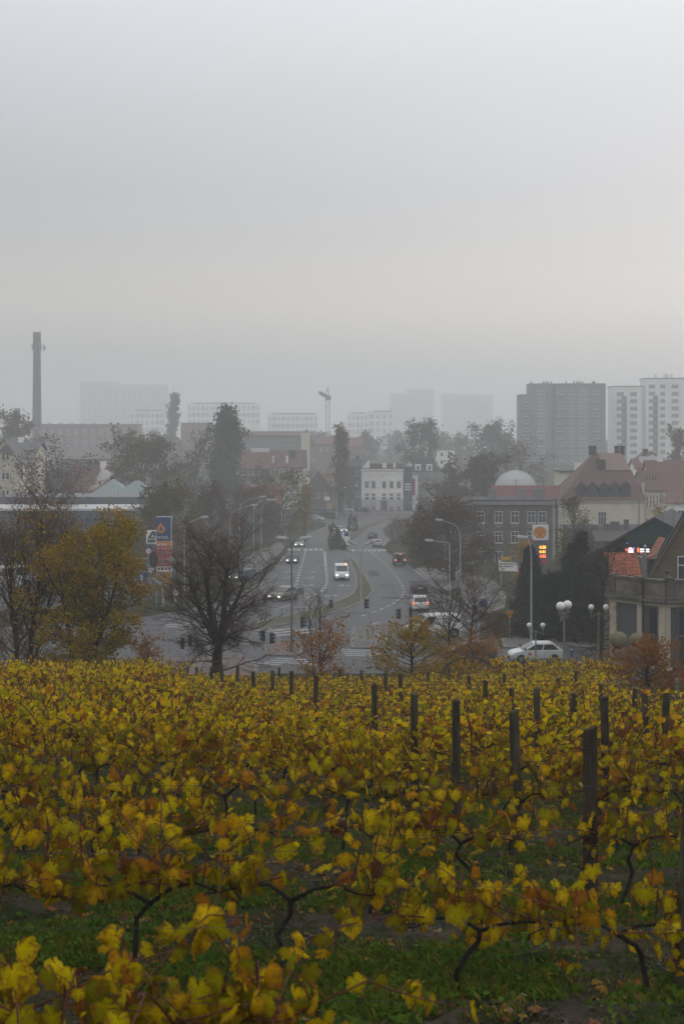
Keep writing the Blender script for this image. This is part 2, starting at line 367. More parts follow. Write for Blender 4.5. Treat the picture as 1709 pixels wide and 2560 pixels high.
pave('pavement', [(400, 1648), (600, 1640), (640, 1668), (640, 1692), (300, 1692)], M_redpave)
pave('pavement', [(1255, 1598), (1480, 1600), (1900, 1596), (1900, 1622), (1480, 1621), (1262, 1621)], M_paving)
pave('pavement', [(1042, 1422), (1140, 1422), (1150, 1440), (1160, 1462), (1120, 1478), (1092, 1474), (1084, 1464)], M_paving)
pave('pavement', [(1070, 1383), (1100, 1378), (1190, 1396), (1190, 1414), (1075, 1400)], M_paving, rim=False)
pave('pavement', [(1165, 1448), (1190, 1440), (1232, 1456), (1262, 1486), (1258, 1520), (1225, 1535), (1180, 1520), (1150, 1490)], M_paving)
pave('forecourt', [(120, 1425), (330, 1418), (420, 1440), (470, 1480), (300, 1515), (-60, 1535), (-60, 1430)], M_asphalt, rim=False)
pave('pavement', [(590, 1400), (640, 1380), (700, 1355), (712, 1368), (690, 1395), (660, 1425), (600, 1460)], M_paving, rim=False)
pave('pavement', [(860, 1277), (1010, 1277), (1040, 1282), (1040, 1288), (860, 1286)], M_redpave, rim=False)
pave('plaza', [(1690, 1640), (1900, 1640), (1900, 1690), (1560, 1690), (1570, 1662)], M_paving, rim=False)
# paint on the road
def mark(name, pts, wd=.16, ppx=True): return stroke(name, [q(*p) for p in pts], wd, .026, M_mark, road)
def dashes(pts, on, gap, wd=.2, name='lane_dash'):
    pp = resample(smooth_path([q(*p) for p in pts], 2), .4); run, acc, draw = [pp[0]], 0, True
    for a, b in zip(pp, pp[1:]):
        acc += (b - a).length; run.append(b)
        if acc > (on if draw else gap):
            if draw and len(run) > 1: stroke(name, run, wd, .026, M_mark, road)
            run, acc, draw = [b], 0, not draw
mark('lane_line', [(560, 330), (535, 420)]); mark('lane_line', [(682, 338), (690, 440)], .3)
dashes([(535, 425), (522, 455), (511, 500), (500, 540), (487, 575), (465, 600), (440, 612)], 2.2, 2.6, .35)
dashes([(690, 445), (696, 480), (698, 520), (694, 555), (680, 580), (660, 597), (620, 618), (570, 640), (500, 660)], 2.2, 1.9, .35)
mark('lane_line', [(955, 315), (1010, 360)], .22)
dashes([(1015, 362), (1040, 385), (1090, 425), (1130, 470), (1160, 510), (1185, 550), (1203, 595)], 1.6, 2.2, .25)
dashes([(1203, 597), (1190, 622), (1170, 650), (1130, 677), (1070, 706), (995, 738), (890, 770)], 1.6, 1.7, .25)
dashes([(1270, 455), (1330, 505), (1390, 560)], 1.4, .7, .3)
mark('lane_line', [(985, 815), (1040, 800)], .25)
mark('edge_line', [(-300, 830), (-50, 780), (102, 783), (272, 740), (488, 680)], .22); mark('edge_line', [(120, 745), (270, 700)], .22)
mark('edge_line', [(20, 690), (150, 650), (260, 600)], .2); mark('edge_line', [(395, 405), (418, 365)], .2)
mark('edge_line', [(880, 262), (903, 252)], .2); mark('edge_line', [(1062, 300), (1080, 278), (1108, 262)], .2); mark('edge_line', [(560, 212), (640, 190), (700, 172)], .14)
def zebra(rows, wd=.5):
    for x0, y0, x1, y1 in rows:
        a, b = gp(x0, y0), gp(x1, y1); stroke('crossing_stripe', [a, b], wd, .026, M_mark, road)
zebra([(640, 1581.5, 735, 1571), (660, 1586, 790, 1572), (690, 1589.5, 815, 1577), (640, 1576, 690, 1570.5)], .55)
zebra([(415, 1563, 500, 1558), (412, 1568, 525, 1561.5), (430, 1573.5, 545, 1566), (440, 1579, 570, 1570)], .55)
zebra([(856, 1624.5, 955, 1627.5), (858, 1629, 962, 1632), (860, 1634, 965, 1636.5), (862, 1638.5, 968, 1640.5)], .4)
zebra([(690, 1646, 790, 1651.5), (676, 1651, 795, 1657), (660, 1655.5, 800, 1662), (620, 1656, 700, 1663)], .4)
zebra([(930, 1592, 968, 1598), (1030, 1605, 1048, 1612), (1055, 1617, 1075, 1622)], .45)
for u in (452, 482, 513, 558, 592, 626, 660): stroke('crossing_stripe', [q(u, 331), q(u, 319)], .6, .026, M_mark, road)
for u in (868, 905, 940, 975, 1008, 1040, 1072): stroke('crossing_stripe', [q(u, 335), q(u, 324)], .6, .026, M_mark, road)
for u in (1010, 1080, 1200): stroke('lane_dash', [q(u, 205 - (u - 1010) * .16), q(u + 34, 198 - (u - 1010) * .16)], .3, .026, M_mark, road)
# mended patches and covers in the asphalt
M_patch = mat('patched_asphalt', (.030, .031, .033), .65, .2, 1.2, spec=.15, grain=(3, .25)); M_patch2 = mat('old_asphalt', (.062, .063, .064), .6, .2, 1.2, spec=.15, grain=(3, .25))
for k, (u, v, a_, b_) in enumerate([(640, 400, 1.2, 9), (1000, 480, 1.4, 12), (820, 400, .9, 7), (1090, 560, 1.8, 6), (600, 640, 3.0, 1.4), (900, 740, 3.5, 1.2), (480, 520, 1.0, 10), (1120, 640, 2.2, 2.6), (560, 900, 4.2, 1.2), (1150, 850, 3.2, 2.0), (760, 480, .8, 8)]):
    c = q(u, v); sheet('asphalt_patch', [c + Vector((x_ * a_, y_ * b_, 0)) for x_, y_ in ((-.5, -.5), (.5, -.46), (.52, .5), (-.48, .47))], .023, M_patch if k % 3 else M_patch2, road)
for u, v in ((690, 610), (960, 600), (1050, 690), (560, 770)):
    c = q(u, v); sheet('manhole_cover', [c + Vector((.38 * math.cos(a_), .38 * math.sin(a_), 0)) for a_ in np.linspace(0, 2 * PI, 14)[:-1]], .027, mat('iron_cover', (.022, .021, .02), .6), road)
def arrow(u, v, ang, turn):
    c = q(u, v); dr = Vector((math.sin(ang), -math.cos(ang), 0)); rt = Vector((dr.y, -dr.x, 0))
    sh_ = [(-.11, -2.0), (.11, -2.0), (.11, .3), (.42, .3), (0, 1.5), (-.42, .3), (-.11, .3)]
    sheet('turn_arrow', [c + dr * y + rt * x for x, y in sh_][::-1], .026, M_mark, road)
    if turn:
        tt = [(.112, -.9), (.7, -.35), (.7, -.75), (1.15, .1), (.7, .55), (.7, .0), (.112, -.55)]
        sheet('turn_arrow', [c + dr * y + rt * (x * turn) for x, y in tt][::(-1 if turn > 0 else 1)], .026, M_mark, road)
for u, v, a, t in [(612, 470, -.1, 1), (602, 509, -.15, 1), (592, 557, -.2, 1), (440, 470, -.2, -1), (425, 508, -.25, -1), (792, 560, -.1, -1), (715, 626, -.5, -1), (527, 618, -.5, 1), (530, 702, -1.0, 1)]:
    arrow(u, v, a, t)
# ------------------------------------------------------------------ trees
def leaf_mesh(name, c, size, m, r, hang=.4, aspect=.62, rnd=None):
    """diamond leaves at points c: numpy (n,3)"""
    n = len(c)
    a = r.normal(size=(n, 3)); a[:, 2] -= hang; a /= np.linalg.norm(a, axis=1)[:, None]
    b = r.normal(size=(n, 3)); b -= (b * a).sum(1)[:, None] * a; b /= np.linalg.norm(b, axis=1)[:, None] + 1e-9
    nn = np.cross(a, b)
    s = size * (.55 + .9 * r.random(n))[:, None]
    v = np.stack([c - a * s * .5, c + b * s * aspect * .5 + nn * s * .12, c + a * s * .5, c - b * s * aspect * .5 + nn * s * .12], 1).reshape(-1, 3)
    me = bpy.data.meshes.new(name)
    me.vertices.add(4 * n); me.vertices.foreach_set('co', v.astype(np.float32).ravel())
    me.loops.add(4 * n); me.loops.foreach_set('vertex_index', np.arange(4 * n, dtype=np.int32))
    me.polygons.add(n); me.polygons.foreach_set('loop_start', np.arange(0, 4 * n, 4, dtype=np.int32))
    me.update(calc_edges=True)
    at_ = me.attributes.new('rnd', 'FLOAT', 'POINT')
    ph = r.random(6) * 6; sc_f = 2.2 / max(.5, np.ptp(c[:, 2]) * .16)
    cl = .5 + .25 * (np.sin(c[:, 0] * sc_f + ph[0] + 1.5 * np.sin(c[:, 2] * sc_f * .7 + ph[1])) + np.sin(c[:, 2] * sc_f * 1.3 + ph[2] + c[:, 1] * sc_f))
    rv = np.clip(.55 * r.random(n) + .45 * cl, 0, 1) if rnd is None else rnd
    at_.data.foreach_set('value', np.repeat(rv, 4).astype(np.float32))
    me.materials.append(m)
    return me
def rot_to(d, ang, az):
    d = d.normalized(); a = d.cross(Vector((0, 0, 1)) if abs(d.z) < .95 else Vector((1, 0, 0))); a.normalize(); b = d.cross(a)
    return (d * math.cos(ang) + (a * math.cos(az) + b * math.sin(az)) * math.sin(ang)).normalized()
def path(p, d, L_, n, wob, trop, R):
    pts = [p.copy()]
    for k in range(n):
        d = (d + Vector((R.gauss(0, wob), R.gauss(0, wob), R.gauss(0, wob) + trop))).normalized()
        pts.append(pts[-1] + d * (L_ / n))
    return pts
def on(pts, f):
    k = f * (len(pts) - 1); i = min(int(k), len(pts) - 2)
    return pts[i].lerp(pts[i + 1], k - i), (pts[i + 1] - pts[i]).normalized()
def gen_tree(seed, h, w, leaders=1, t0=.2, fork=0.0, nl=26, n2=8, n3=4, e0=0, e1=70, trop=.05, env='round', r0=None, spread=0, len2=.45, len3=.4, wob=.12, sides=(7, 5, 4, 3), lean=0, keep_out=0, tmin=.004, low=0, lk=.5):
    R = random.Random(seed); wood, twig, tips = MB(), MB(), []
    r0 = r0 or h * .017
    for ld in range(leaders):
        az0 = ld * 2 * PI / max(1, leaders) + R.random()
        d0 = Vector((math.cos(az0) * spread + lean, math.sin(az0) * spread, 1))
        hh = h * (1 if ld == 0 else R.uniform(.8, .97))
        base = Vector((math.cos(az0), math.sin(az0), 0)) * (0 if leaders == 1 else r0 * 1.2)
        if fork:
            base = Vector((0, 0, 0)); bole = [Vector((math.sin(k) * .03 * k, math.cos(k * 1.7) * .03 * k, h * fork * k / 3)) for k in range(4)]
            stem = bole + path(bole[-1], d0, hh * (1 - fork) * d0.length * .98, 6, .05, .06, R)[1:]
        else: stem = path(base, d0, hh * d0.length * .98, 9, .035, .03, R)
        stem = [Vector((p.x, p.y, max(0, p.z))) for p in stem]
        rr = r0 * (1 if leaders == 1 else .72)
        wood.tube(stem, [rr * (1.35 if k == 0 else 1) * (1 - k / 9.6) ** .85 + .01 for k in range(10)], sides[0])
        for i in range(nl + (low if ld == 0 else 0)):
            rel = (i + R.random() * .8) / nl; t = t0 + (1 - t0) * rel * .97
            if i >= nl: rel = .2; t = R.uniform(.10, .42)
            if fork and ld and t < fork: continue
            p, _ = on(stem, t)
            ev = {'round': math.sin(PI * (.16 + .80 * rel)) ** .65, 'low': (1 - rel) ** .55 * .9 + .12, 'col': .75 + .25 * math.sin(PI * rel), 'cone': 1.02 - rel}[env]
            az = i * 2.39996 + R.uniform(-.4, .4) + ld
            el = math.radians(e0 + (e1 - e0) * rel + R.gauss(0, 8))
            if i >= nl: el = math.radians(R.uniform(-8, 25)); ev = R.uniform(.8, 1.1)
            L1 = (w / 2 * ev * R.uniform(.75, 1.08)) / max(.32, math.cos(el))
            if env == 'col': L1 = min(h * .26, h * (1 - t) + .06 * h) * R.uniform(.8, 1.1)
            L1 = min(L1, h * .6)
            d = Vector((math.cos(az) * math.cos(el), math.sin(az) * math.cos(el), math.sin(el)))
            lp = path(p, d, L1, 6, wob, trop if i < nl else -.11, R)
            lr = max(.012, rr * (lk - lk * .6 * rel) * (L1 / (w / 2 + .1)) ** .5)
            wood.tube(lp, [lr * (1 - .13 * k) for k in range(7)], sides[1], cap=False)
            for j in range(n2 if i < nl else max(3, n2 - 4)):
                f = .22 + .78 * (j + R.random()) / n2
                p2, d2 = on(lp, min(.999, f))
                L2 = L1 * len2 * (1.1 - .55 * f) * R.uniform(.7, 1.2)
                l2 = path(p2, rot_to(d2, R.uniform(.45, .95), R.random() * 2 * PI), L2, 4, wob * 1.3, trop, R)
                r2 = max(.006, lr * .4 * (1 - .5 * f))
                wood.tube(l2, [r2 * (1 - .17 * k) for k in range(5)], sides[2], cap=False)
                tips.append(l2[-1]); tips.append(l2[2])
                for k in range(n3):
                    p3, d3 = on(l2, .2 + .8 * R.random())
                    L3 = L2 * len3 * R.uniform(.6, 1.3)
                    l3 = path(p3, rot_to(d3, R.uniform(.3, .9), R.random() * 2 * PI), L3, 2, wob, trop, R)
                    twig.tube(l3, [max(tmin, r2 * .5), max(tmin * .8, r2 * .35), max(tmin * .5, r2 * .2)], sides[3], cap=False)
                    tips += [l3[1], l3[2]]
    tp = np.array([tuple(t) for t in tips])
    # keep the crown to its true height and breadth
    kz = h / np.percentile(tp[:, 2], 99.7); kr = (w / 2) / np.percentile(np.abs(tp[:, 0]), 96 if env != 'col' else 98)
    kr = min(1.5, max(.5, kr))
    for m_ in (wood, twig): m_.v = [(x * kr, y * kr, z * kz) if z * kz > h * .12 else (x * (1 + (kr - 1) * max(0, z * kz) / (h * .12)), y * (1 + (kr - 1) * max(0, z * kz) / (h * .12)), z * kz) for x, y, z in m_.v]
    tp[:, :2] *= kr; tp[:, 2] *= kz
    return wood, twig, tp
def scatter(tips, n, sd, r):
    c = tips[r.integers(0, len(tips), n)]
    return c + r.normal(size=(n, 3)) * sd
LEAF = {
 'yellow': leafmat('leaves_yellow', [(0, (.06, .058, .012)), (.3, (.14, .12, .012)), (.55, (.29, .20, .010)), (.8, (.43, .245, .010)), (1, (.22, .09, .015))], 'rnd'),
 'rusty': leafmat('leaves_rusty', [(0, (.15, .065, .03)), (.4, (.22, .11, .035)), (.7, (.19, .13, .03)), (1, (.11, .055, .03))], 'rnd'),
 'oak': leafmat('leaves_oak', [(0, (.15, .13, .015)), (.35, (.26, .15, .015)), (.65, (.34, .12, .015)), (.85, (.26, .06, .018)), (1, (.12, .04, .02))], 'rnd'),
 'oakgold': leafmat('leaves_oak_gold', [(0, (.13, .12, .015)), (.4, (.26, .18, .015)), (.75, (.36, .19, .012)), (1, (.22, .07, .02))], 'rnd'),
 'red': leafmat('leaves_red', [(0, (.13, .12, .02)), (.3, (.24, .14, .018)), (.6, (.27, .09, .02)), (.85, (.20, .045, .022)), (1, (.09, .03, .02))], 'rnd'),
 'brown': leafmat('leaves_brown', [(0, (.055, .045, .025)), (.5, (.09, .06, .028)), (.8, (.11, .055, .025)), (1, (.05, .035, .022))], 'rnd'),
 'olive': leafmat('leaves_olive', [(0, (.045, .05, .022)), (.5, (.075, .075, .025)), (.8, (.11, .085, .025)), (1, (.06, .05, .022))], 'rnd'),
 'gold_olive': leafmat('leaves_gold_olive', [(0, (.06, .055, .022)), (.5, (.10, .085, .025)), (.8, (.16, .11, .02)), (1, (.07, .05, .025))], 'rnd'),
 'green': leafmat('leaves_green', [(0, (.026, .04, .02)), (.6, (.045, .06, .026)), (.9, (.075, .075, .03)), (1, (.09, .07, .03))], 'rnd'),
 'conifer': leafmat('needles', [(0, (.008, .014, .010)), (.6, (.014, .022, .014)), (1, (.024, .028, .017))], 'rnd', trans=.1),
 'ivy': leafmat('ivy', [(0, (.02, .04, .02)), (.6, (.035, .065, .035)), (1, (.06, .08, .05))], 'rnd'),
}
def put_tree(name, label, px, d, top_py, wpx, seed, leaf, nleaf, ls, sd=.25, group=None, dy=0, base=None, fine=True, **kw):
    b = base if base is not None else at(px, d)
    h = (HY - top_py) * d / F - b.z; wd = wpx * d / F
    t = thing(name, label, 'tree', b, random.Random(seed).random() * 6.28, group)
    wood, twig, tips = gen_tree(seed, h, wd, **kw)
    wood.build('trunk', M_bark if fine else M_bark_far, t, smooth=True)
    cr_ = twig.build('crown', M_twig if fine else M_bark_far, t)
    if nleaf:
        r = np.random.default_rng(seed)
        lm = leaf_mesh('leaf_mass', scatter(tips, int(nleaf * (1.8 if d > 150 else 1)), sd, r), ls, LEAF[leaf], r)
        tag(link('leaf_mass', lm, cr_), kind='stuff')
    return t
FAR = dict(fine=False, sides=(5, 4, 3, 3), n3=2)
# -- far and middle trees, seen through the haze
put_tree('poplar', 'tall broad Lombardy poplar behind the red-roofed tenements', 558, 395, 1022, 84, 11, 'green', 8200, .8, .7, nl=42, n2=4, env='col', e0=70, e1=80, t0=.06, spread=.05, leaders=3, **FAR)
put_tree('poplar', 'pale slim poplar far off left of the broad poplar', 428, 760, 984, 34, 12, 'green', 2600, .9, .6, nl=30, n2=4, env='col', e0=72, e1=82, t0=.08, **FAR)
put_tree('poplar', 'three-spired poplar clump left of the white tenement', 850, 414, 1064, 40, 13, 'gold_olive', 2600, .6, .35, nl=30, n2=4, env='col', e0=76, e1=84, t0=.06, leaders=3, spread=.075, **FAR)
put_tree('bare_tree', 'round-crowned almost leafless tree beside the cream house', 128, 225, 1092, 215, 21, 'brown', 1500, .35, .35, nl=30, n2=8, e0=12, e1=75, t0=.18, fine=False, sides=(6, 4, 3, 3), n3=4)
put_tree('broad_tree', 'big broad olive-brown tree above the copper hip roofs', 345, 330, 1082, 190, 22, 'gold_olive', 5200, .7, .6, nl=26, n2=6, e0=5, e1=75, t0=.2, **FAR)
put_tree('bare_tree', 'bare upright tree between the broad tree and the poplar', 478, 345, 1074, 95, 23, 'brown', 700, .4, .4, nl=30, n2=7, e0=35, e1=80, t0=.2, fine=False, sides=(5, 4, 3, 3), n3=4)
put_tree('broad_tree', 'golden brown tree directly behind the fuel sign', 428, 205, 1204, 150, 24, 'gold_olive', 4200, .34, .35, nl=28, n2=7, e0=5, e1=75, t0=.16, **FAR)
put_tree('broad_tree', 'brown tree right of the fuel sign behind the bare tree', 532, 240, 1212, 130, 25, 'brown', 3600, .36, .4, nl=26, n2=7, e0=5, e1=75, t0=.16, **FAR)
put_tree('broad_tree', 'small dark brown tree left of the fuel sign', 362, 212, 1240, 72, 26, 'brown', 1700, .3, .3, nl=20, n2=6, e0=5, e1=75, t0=.2, **FAR)
put_tree('broad_tree', 'dark brown tree behind the tall curved road lamps', 640, 285, 1200, 100, 27, 'brown', 3200, .42, .4, nl=26, n2=7, e0=5, e1=75, t0=.1, **FAR)
put_tree('bare_tree', 'bare twiggy tree arching above the orange-roofed house', 705, 300, 1158, 125, 28, 'brown', 1700, .4, .4, nl=30, n2=7, e0=20, e1=70, t0=.15, trop=-.03, fine=False, sides=(5, 4, 3, 3), n3=4)
put_tree('birch', 'slender yellow-leaved birch by the left kerb far along', 762, 300, 1215, 34, 29, 'yellow', 900, .4, .3, nl=18, n2=5, e0=30, e1=75, t0=.2, **FAR)
put_tree('broad_tree', 'dense dark brown tree overhanging the right pavement', 1128, 187, 1246, 190, 31, 'brown', 4200, .3, .34, nl=34, n2=8, e0=0, e1=75, t0=.2, r0=.42, fine=False, sides=(6, 4, 3, 3), n3=3)
put_tree('broad_tree', 'brown tree left of the dense one, over the blue signs', 1062, 222, 1272, 84, 32, 'brown', 2600, .32, .32, nl=26, n2=6, e0=0, e1=75, t0=.22, r0=.36, **FAR)
put_tree('broad_tree', 'olive green willow-like tree left of the white dome', 1176, 330, 1138, 150, 33, 'olive', 5200, .6, .55, nl=28, n2=6, e0=0, e1=75, t0=.12, trop=-.02, **FAR)
put_tree('broad_tree', 'brown hazy tree in front of the grey tenement', 1105, 340, 1192, 110, 34, 'brown', 3600, .5, .5, nl=26, n2=6, e0=0, e1=75, t0=.1, **FAR)
put_tree('bare_tree', 'grey leafless tree behind the white dome', 1300, 420, 1092, 125, 35, 'brown', 1400, .5, .5, nl=30, n2=7, e0=20, e1=75, t0=.12, fine=False, sides=(5, 4, 3, 3), n3=4)
put_tree('broad_tree', 'hazy round tree right of the far white offices', 1050, 540, 1050, 84, 36, 'green', 3000, .9, .8, nl=22, n2=5, e0=5, e1=75, t0=.1, **FAR)
put_tree('broad_tree', 'hazy tall tree left of the grey tower block', 1226, 580, 1052, 74, 37, 'green', 2800, .9, .8, nl=22, n2=5, e0=30, e1=78, t0=.05, **FAR)
put_tree('broad_tree', 'dark tree at the right edge before the white towers', 1700, 430, 1066, 62, 38, 'brown', 2600, .6, .5, nl=22, n2=6, e0=5, e1=75, t0=.1, **FAR)
put_tree('broad_tree', 'pale yellow-green tree before the cream mansion', 1442, 178, 1238, 76, 39, 'gold_olive', 1900, .2, .3, nl=26, n2=7, e0=20, e1=75, t0=.12, fine=False, sides=(5, 4, 3, 3), n3=3)
put_tree('shrub_tree', 'yellow-brown shrub above the green gable roof', 1668, 172, 1258, 62, 40, 'yellow', 900, .2, .25, nl=20, n2=6, e0=20, e1=75, t0=.12, **FAR)
put_tree('broad_tree', 'hazy tree beside the foot of the chimney', 40, 480, 1030, 110, 41, 'brown', 3000, .8, .7, nl=22, n2=5, e0=5, e1=75, t0=.1, **FAR)
put_tree('broad_tree', 'dark twiggy tree at the left edge beside the cream house', -8, 235, 1170, 60, 42, 'brown', 900, .35, .3, nl=20, n2=6, e0=5, e1=75, t0=.15, **FAR)
put_tree('shrub_tree', 'yellow shrub beside the red banner flag', 1297, 180, 1352, 56, 43, 'yellow', 1500, .2, .25, nl=20, n2=6, e0=10, e1=75, t0=.05, **FAR)
put_tree('shrub_tree', 'beige feathery shrub right of the price sign', 1405, 150, 1336, 60, 44, 'gold_olive', 1700, .2, .25, nl=20, n2=6, e0=10, e1=75, t0=.05, **FAR)
put_tree('shrub_tree', 'pale brown shrub behind the dark conifers', 1462, 155, 1352, 70, 45, 'brown', 1700, .22, .25, nl=20, n2=6, e0=10, e1=75, t0=.05, **FAR)
for i, (px, d, tp, wp) in enumerate([(985, 300, 1290, 26), (1000, 290, 1296, 22), (1015, 280, 1292, 26)]):
    put_tree('bare_tree', ['thin bare street tree nearest the far grey car', 'thin bare street tree, middle of three right of the road', 'thin bare street tree nearest the blue lane signs'][i], px, d, tp, wp, 50 + i, 'brown', 120, .25, .2,
             group='thin trees on the right verge', nl=16, n2=5, e0=30, e1=78, t0=.3, **FAR)
# a belt of mist-grey trees between the far blocks
proto_sets = []
for s_ in range(3):
    wood, twig, tips = gen_tree(70 + s_, 15, 13, nl=20, n2=5, n3=2, e0=5, e1=75, t0=.1, sides=(4, 3, 3, 3))
    r = np.random.default_rng(70 + s_)
    proto_sets.append((wood.mesh('trunk', M_bark_far), leaf_mesh('crown', scatter(tips, 2200, .7, r), 1.0, LEAF[['brown', 'green', 'olive'][s_]], r)))
R = random.Random(5)
belt = sorted([(150, 560), (205, 640), (262, 520), (310, 460), (395, 470), (455, 520), (500, 640), (545, 560), (610, 480), (655, 640), (705, 690), (745, 470), (800, 560), (830, 480), (880, 530), (915, 480),
        (930, 620), (985, 560), (1010, 680), (1090, 500), (1115, 640), (1160, 480), (1255, 500), (1330, 660), (1520, 560), (1545, 640), (1640, 520), (90, 640), (60, 430), (690, 520), (1140, 430), (1215, 450), (10, 560), (240, 380), (205, 345), (780, 640)])
for i, (px, d) in enumerate(belt):
    d *= 1.5 if d > 450 else 1
    b = at(px, d); t = thing('hazy_tree', 'small grey tree lost in the mist among far buildings, %s from the left' % (ORD[i] if i < 33 else ['thirty-fourth', 'thirty-fifth', 'thirty-sixth', 'thirty-seventh'][i - 33]), 'tree', b, R.random() * 6.28, 'trees in the misty distance')
    k = R.uniform(.55, .9) * (1.2 if d > 450 else .7); t.scale = (k * R.uniform(.9, 1.2), k * R.uniform(.9, 1.2), k)
    tm, lm = proto_sets[i % 3]; link('trunk', tm, t); link('crown', lm, t)
# -- near trees at the foot of the slope
put_tree('lime_tree', 'large leafless tree with drooping dark limbs and reddish twigs', 546, 76, 1290, 290, 101, 'rusty', 900, .05, .1, leaders=4, fork=.33, spread=.34, low=12, nl=16, n2=10, n3=12, e0=8, e1=74, t0=.22, env='round', trop=.06, r0=.40, lk=.24, tmin=.0075, len2=.42, len3=.6, wob=.2, sides=(10, 6, 4, 3))
put_tree('tree_clump', 'multi-stemmed half-bare tree with upright stems at the left edge', 62, 70, 1212, 250, 102, 'rusty', 6500, .10, .2, lk=.3, leaders=5, spread=.16, nl=18, n2=8, n3=7, e0=42, e1=80, t0=.12, trop=.05, r0=.22, len2=.5, tmin=.009)
put_tree('tree_clump', 'bushy tree with yellow and bronze leaves behind the left vines', 212, 68, 1282, 244, 103, 'yellow', 27000, .14, .17, leaders=4, spread=.24, nl=20, n2=8, n3=4, e0=5, e1=72, t0=.08, trop=.03, r0=.2, lk=.3)
put_tree('bare_tree', 'open leafless tree with arching limbs beside the white van', 1140, 82, 1402, 250, 104, 'rusty', 1500, .06, .14, tmin=.009, nl=30, n2=8, n3=6, e0=-5, e1=72, t0=.25, env='round', trop=-.01, r0=.15, leaders=2, spread=.16, len2=.5)
put_tree('oak_sapling', 'young oak with orange leaves below the twin-arm lamp post', 800, 63, 1545, 150, 105, 'oak', 2000, .11, .11, nl=26, n2=6, n3=2, e0=5, e1=70, t0=.2, env='round', r0=.06)
put_tree('bare_tree', 'thin pair of bare saplings rising above the orange oak', 792, 66, 1452, 120, 106, 'rusty', 160, .06, .1, nl=16, n2=6, n3=3, e0=35, e1=80, t0=.3, env='round', r0=.045, leaders=2, spread=.1)
put_tree('oak_sapling', 'young oak with golden leaves in front of the white van', 1022, 62, 1540, 165, 107, 'oakgold', 3600, .11, .12, nl=30, n2=7, n3=2, e0=5, e1=70, t0=.22, env='round', r0=.065)
put_tree('oak_sapling', 'orange-leaved sapling under the leafless arching tree', 1170, 70, 1572, 175, 108, 'oak', 2600, .10, .14, nl=26, n2=6, n3=2, e0=0, e1=65, t0=.15, env='round', r0=.06)
put_tree('oak_sapling', 'rust-red young oak in front of the terraced house', 1618, 56, 1594, 155, 109, 'red', 3800, .11, .13, nl=32, n2=7, n3=2, e0=0, e1=70, t0=.25, env='round', r0=.06)
put_tree('oak_sapling', 'small red-orange sapling left of the large leafless tree', 358, 66, 1580, 72, 110, 'red', 1600, .10, .14, nl=18, n2=5, n3=2, e0=5, e1=70, t0=.25, env='round', r0=.035)
put_tree('shrub_tree', 'olive shrub at the vineyard edge beside the blue car', 1100, 66, 1648, 190, 111, 'oakgold', 2600, .12, .16, nl=22, n2=6, n3=2, e0=5, e1=60, t0=.05, env='round', r0=.03, leaders=3, spread=.5)
# conifers and dark evergreens by the right-hand filling station
def conifer(label, px, d, top_py, wpx, seed, n):
    b = at(px, d); h = (HY - top_py) * d / F - b.z; wd = wpx * d / F
    t = thing('conifer', label, 'tree', b, seed, 'dark conifers on the right')
    wood, twig, tips = gen_tree(seed, h, wd, nl=70, n2=6, n3=2, e0=-12, e1=45, t0=.03, env='cone', trop=.02, r0=.16, sides=(6, 4, 3, 3), len2=.35)
    wood.build('trunk', M_bark, t); cr_ = twig.build('crown', M_bark, t)
    r = np.random.default_rng(seed); tag(link('leaf_mass', leaf_mesh('needle_mass', scatter(tips, n * 2, .2, r), .26, LEAF['conifer'], r, aspect=.45), cr_), kind='stuff')
conifer('narrow dark conifer in front of the red flag and price sign', 1322, 135, 1372, 84, 121, 7000)
conifer('tall dark pointed conifer right of the price sign', 1424, 128, 1340, 120, 122, 9000)
conifer('low dark spreading conifer behind the double globe lamp', 1375, 122, 1440, 130, 123, 8000)
conifer('dark conifer behind the globe lamp beside the terraced house', 1470, 119, 1420, 110, 124, 8000)
put_tree('bare_tree', 'dark leafless tree in front of the ivied green gable', 1496, 100, 1352, 190, 125, 'conifer', 300, .08, .12, tmin=.011, nl=34, n2=8, n3=5, e0=-15, e1=75, t0=.14, env='low', r0=.15, len2=.5)
# hedges
def hedge(name, label, x0, x1, y0, y1, z0, h, leaf, n, ls, seed):
    c = Vector(((x0 + x1) / 2, (y0 + y1) / 2, z0)); t = thing(name, label, 'hedge', c)
    r = np.random.default_rng(seed); u = r.random((n, 3)); sx, sy = (x1 - x0), (y1 - y0)
    # more leaves towards the skin
    ax = r.integers(0, 3, n); u[np.arange(n), ax] = np.where(r.random(n) < .5, u[np.arange(n), ax] * .15, 1 - u[np.arange(n), ax] * .15)
    k_ = (1 - .28 * u[:, 2] ** 3) * (1 + .16 * np.sin(u[:, 2] * 9 + u[:, 0] * 7 + seed)); nx_ = (u[:, 0] - .5) * 2
    pts = np.stack([nx_ * sx / 2 * np.where(sx < 7.5, k_, 1), (u[:, 1] - .5) * sy * k_, u[:, 2] * h * (1 + .15 * np.sin(u[:, 0] * 9 + seed) + .08 * np.sin(u[:, 0] * 23)) * np.where(sx < 7.5, 1 - .3 * np.abs(nx_) ** 4, 1)], 1) + r.normal(size=(n, 3)) * .12
    lm = link('leaf_mass', leaf_mesh('leaf_mass', pts, ls, LEAF[leaf], r), t); tag(lm, kind='stuff')
    mb = MB(); R = random.Random(seed)
    for k in range(int(max(4, sx * 2))):
        p = Vector((R.uniform(-.5, .5) * sx, R.uniform(-.3, .3) * sy, 0)); mb.tube([p, p + Vector((R.gauss(0, .15), R.gauss(0, .1), h * .8))], [.03, .01], 4)
    mb.build('stems', M_twig, t)
m0 = q(765, 326); hedge('hedge', 'dark green clipped hedge on the median by the far crossing', m0.x - 1.4, m0.x + 1.6, m0.y - .5, m0.y + 6, m0.z + .1, 2.5, 'green', 2600, .24, 3)
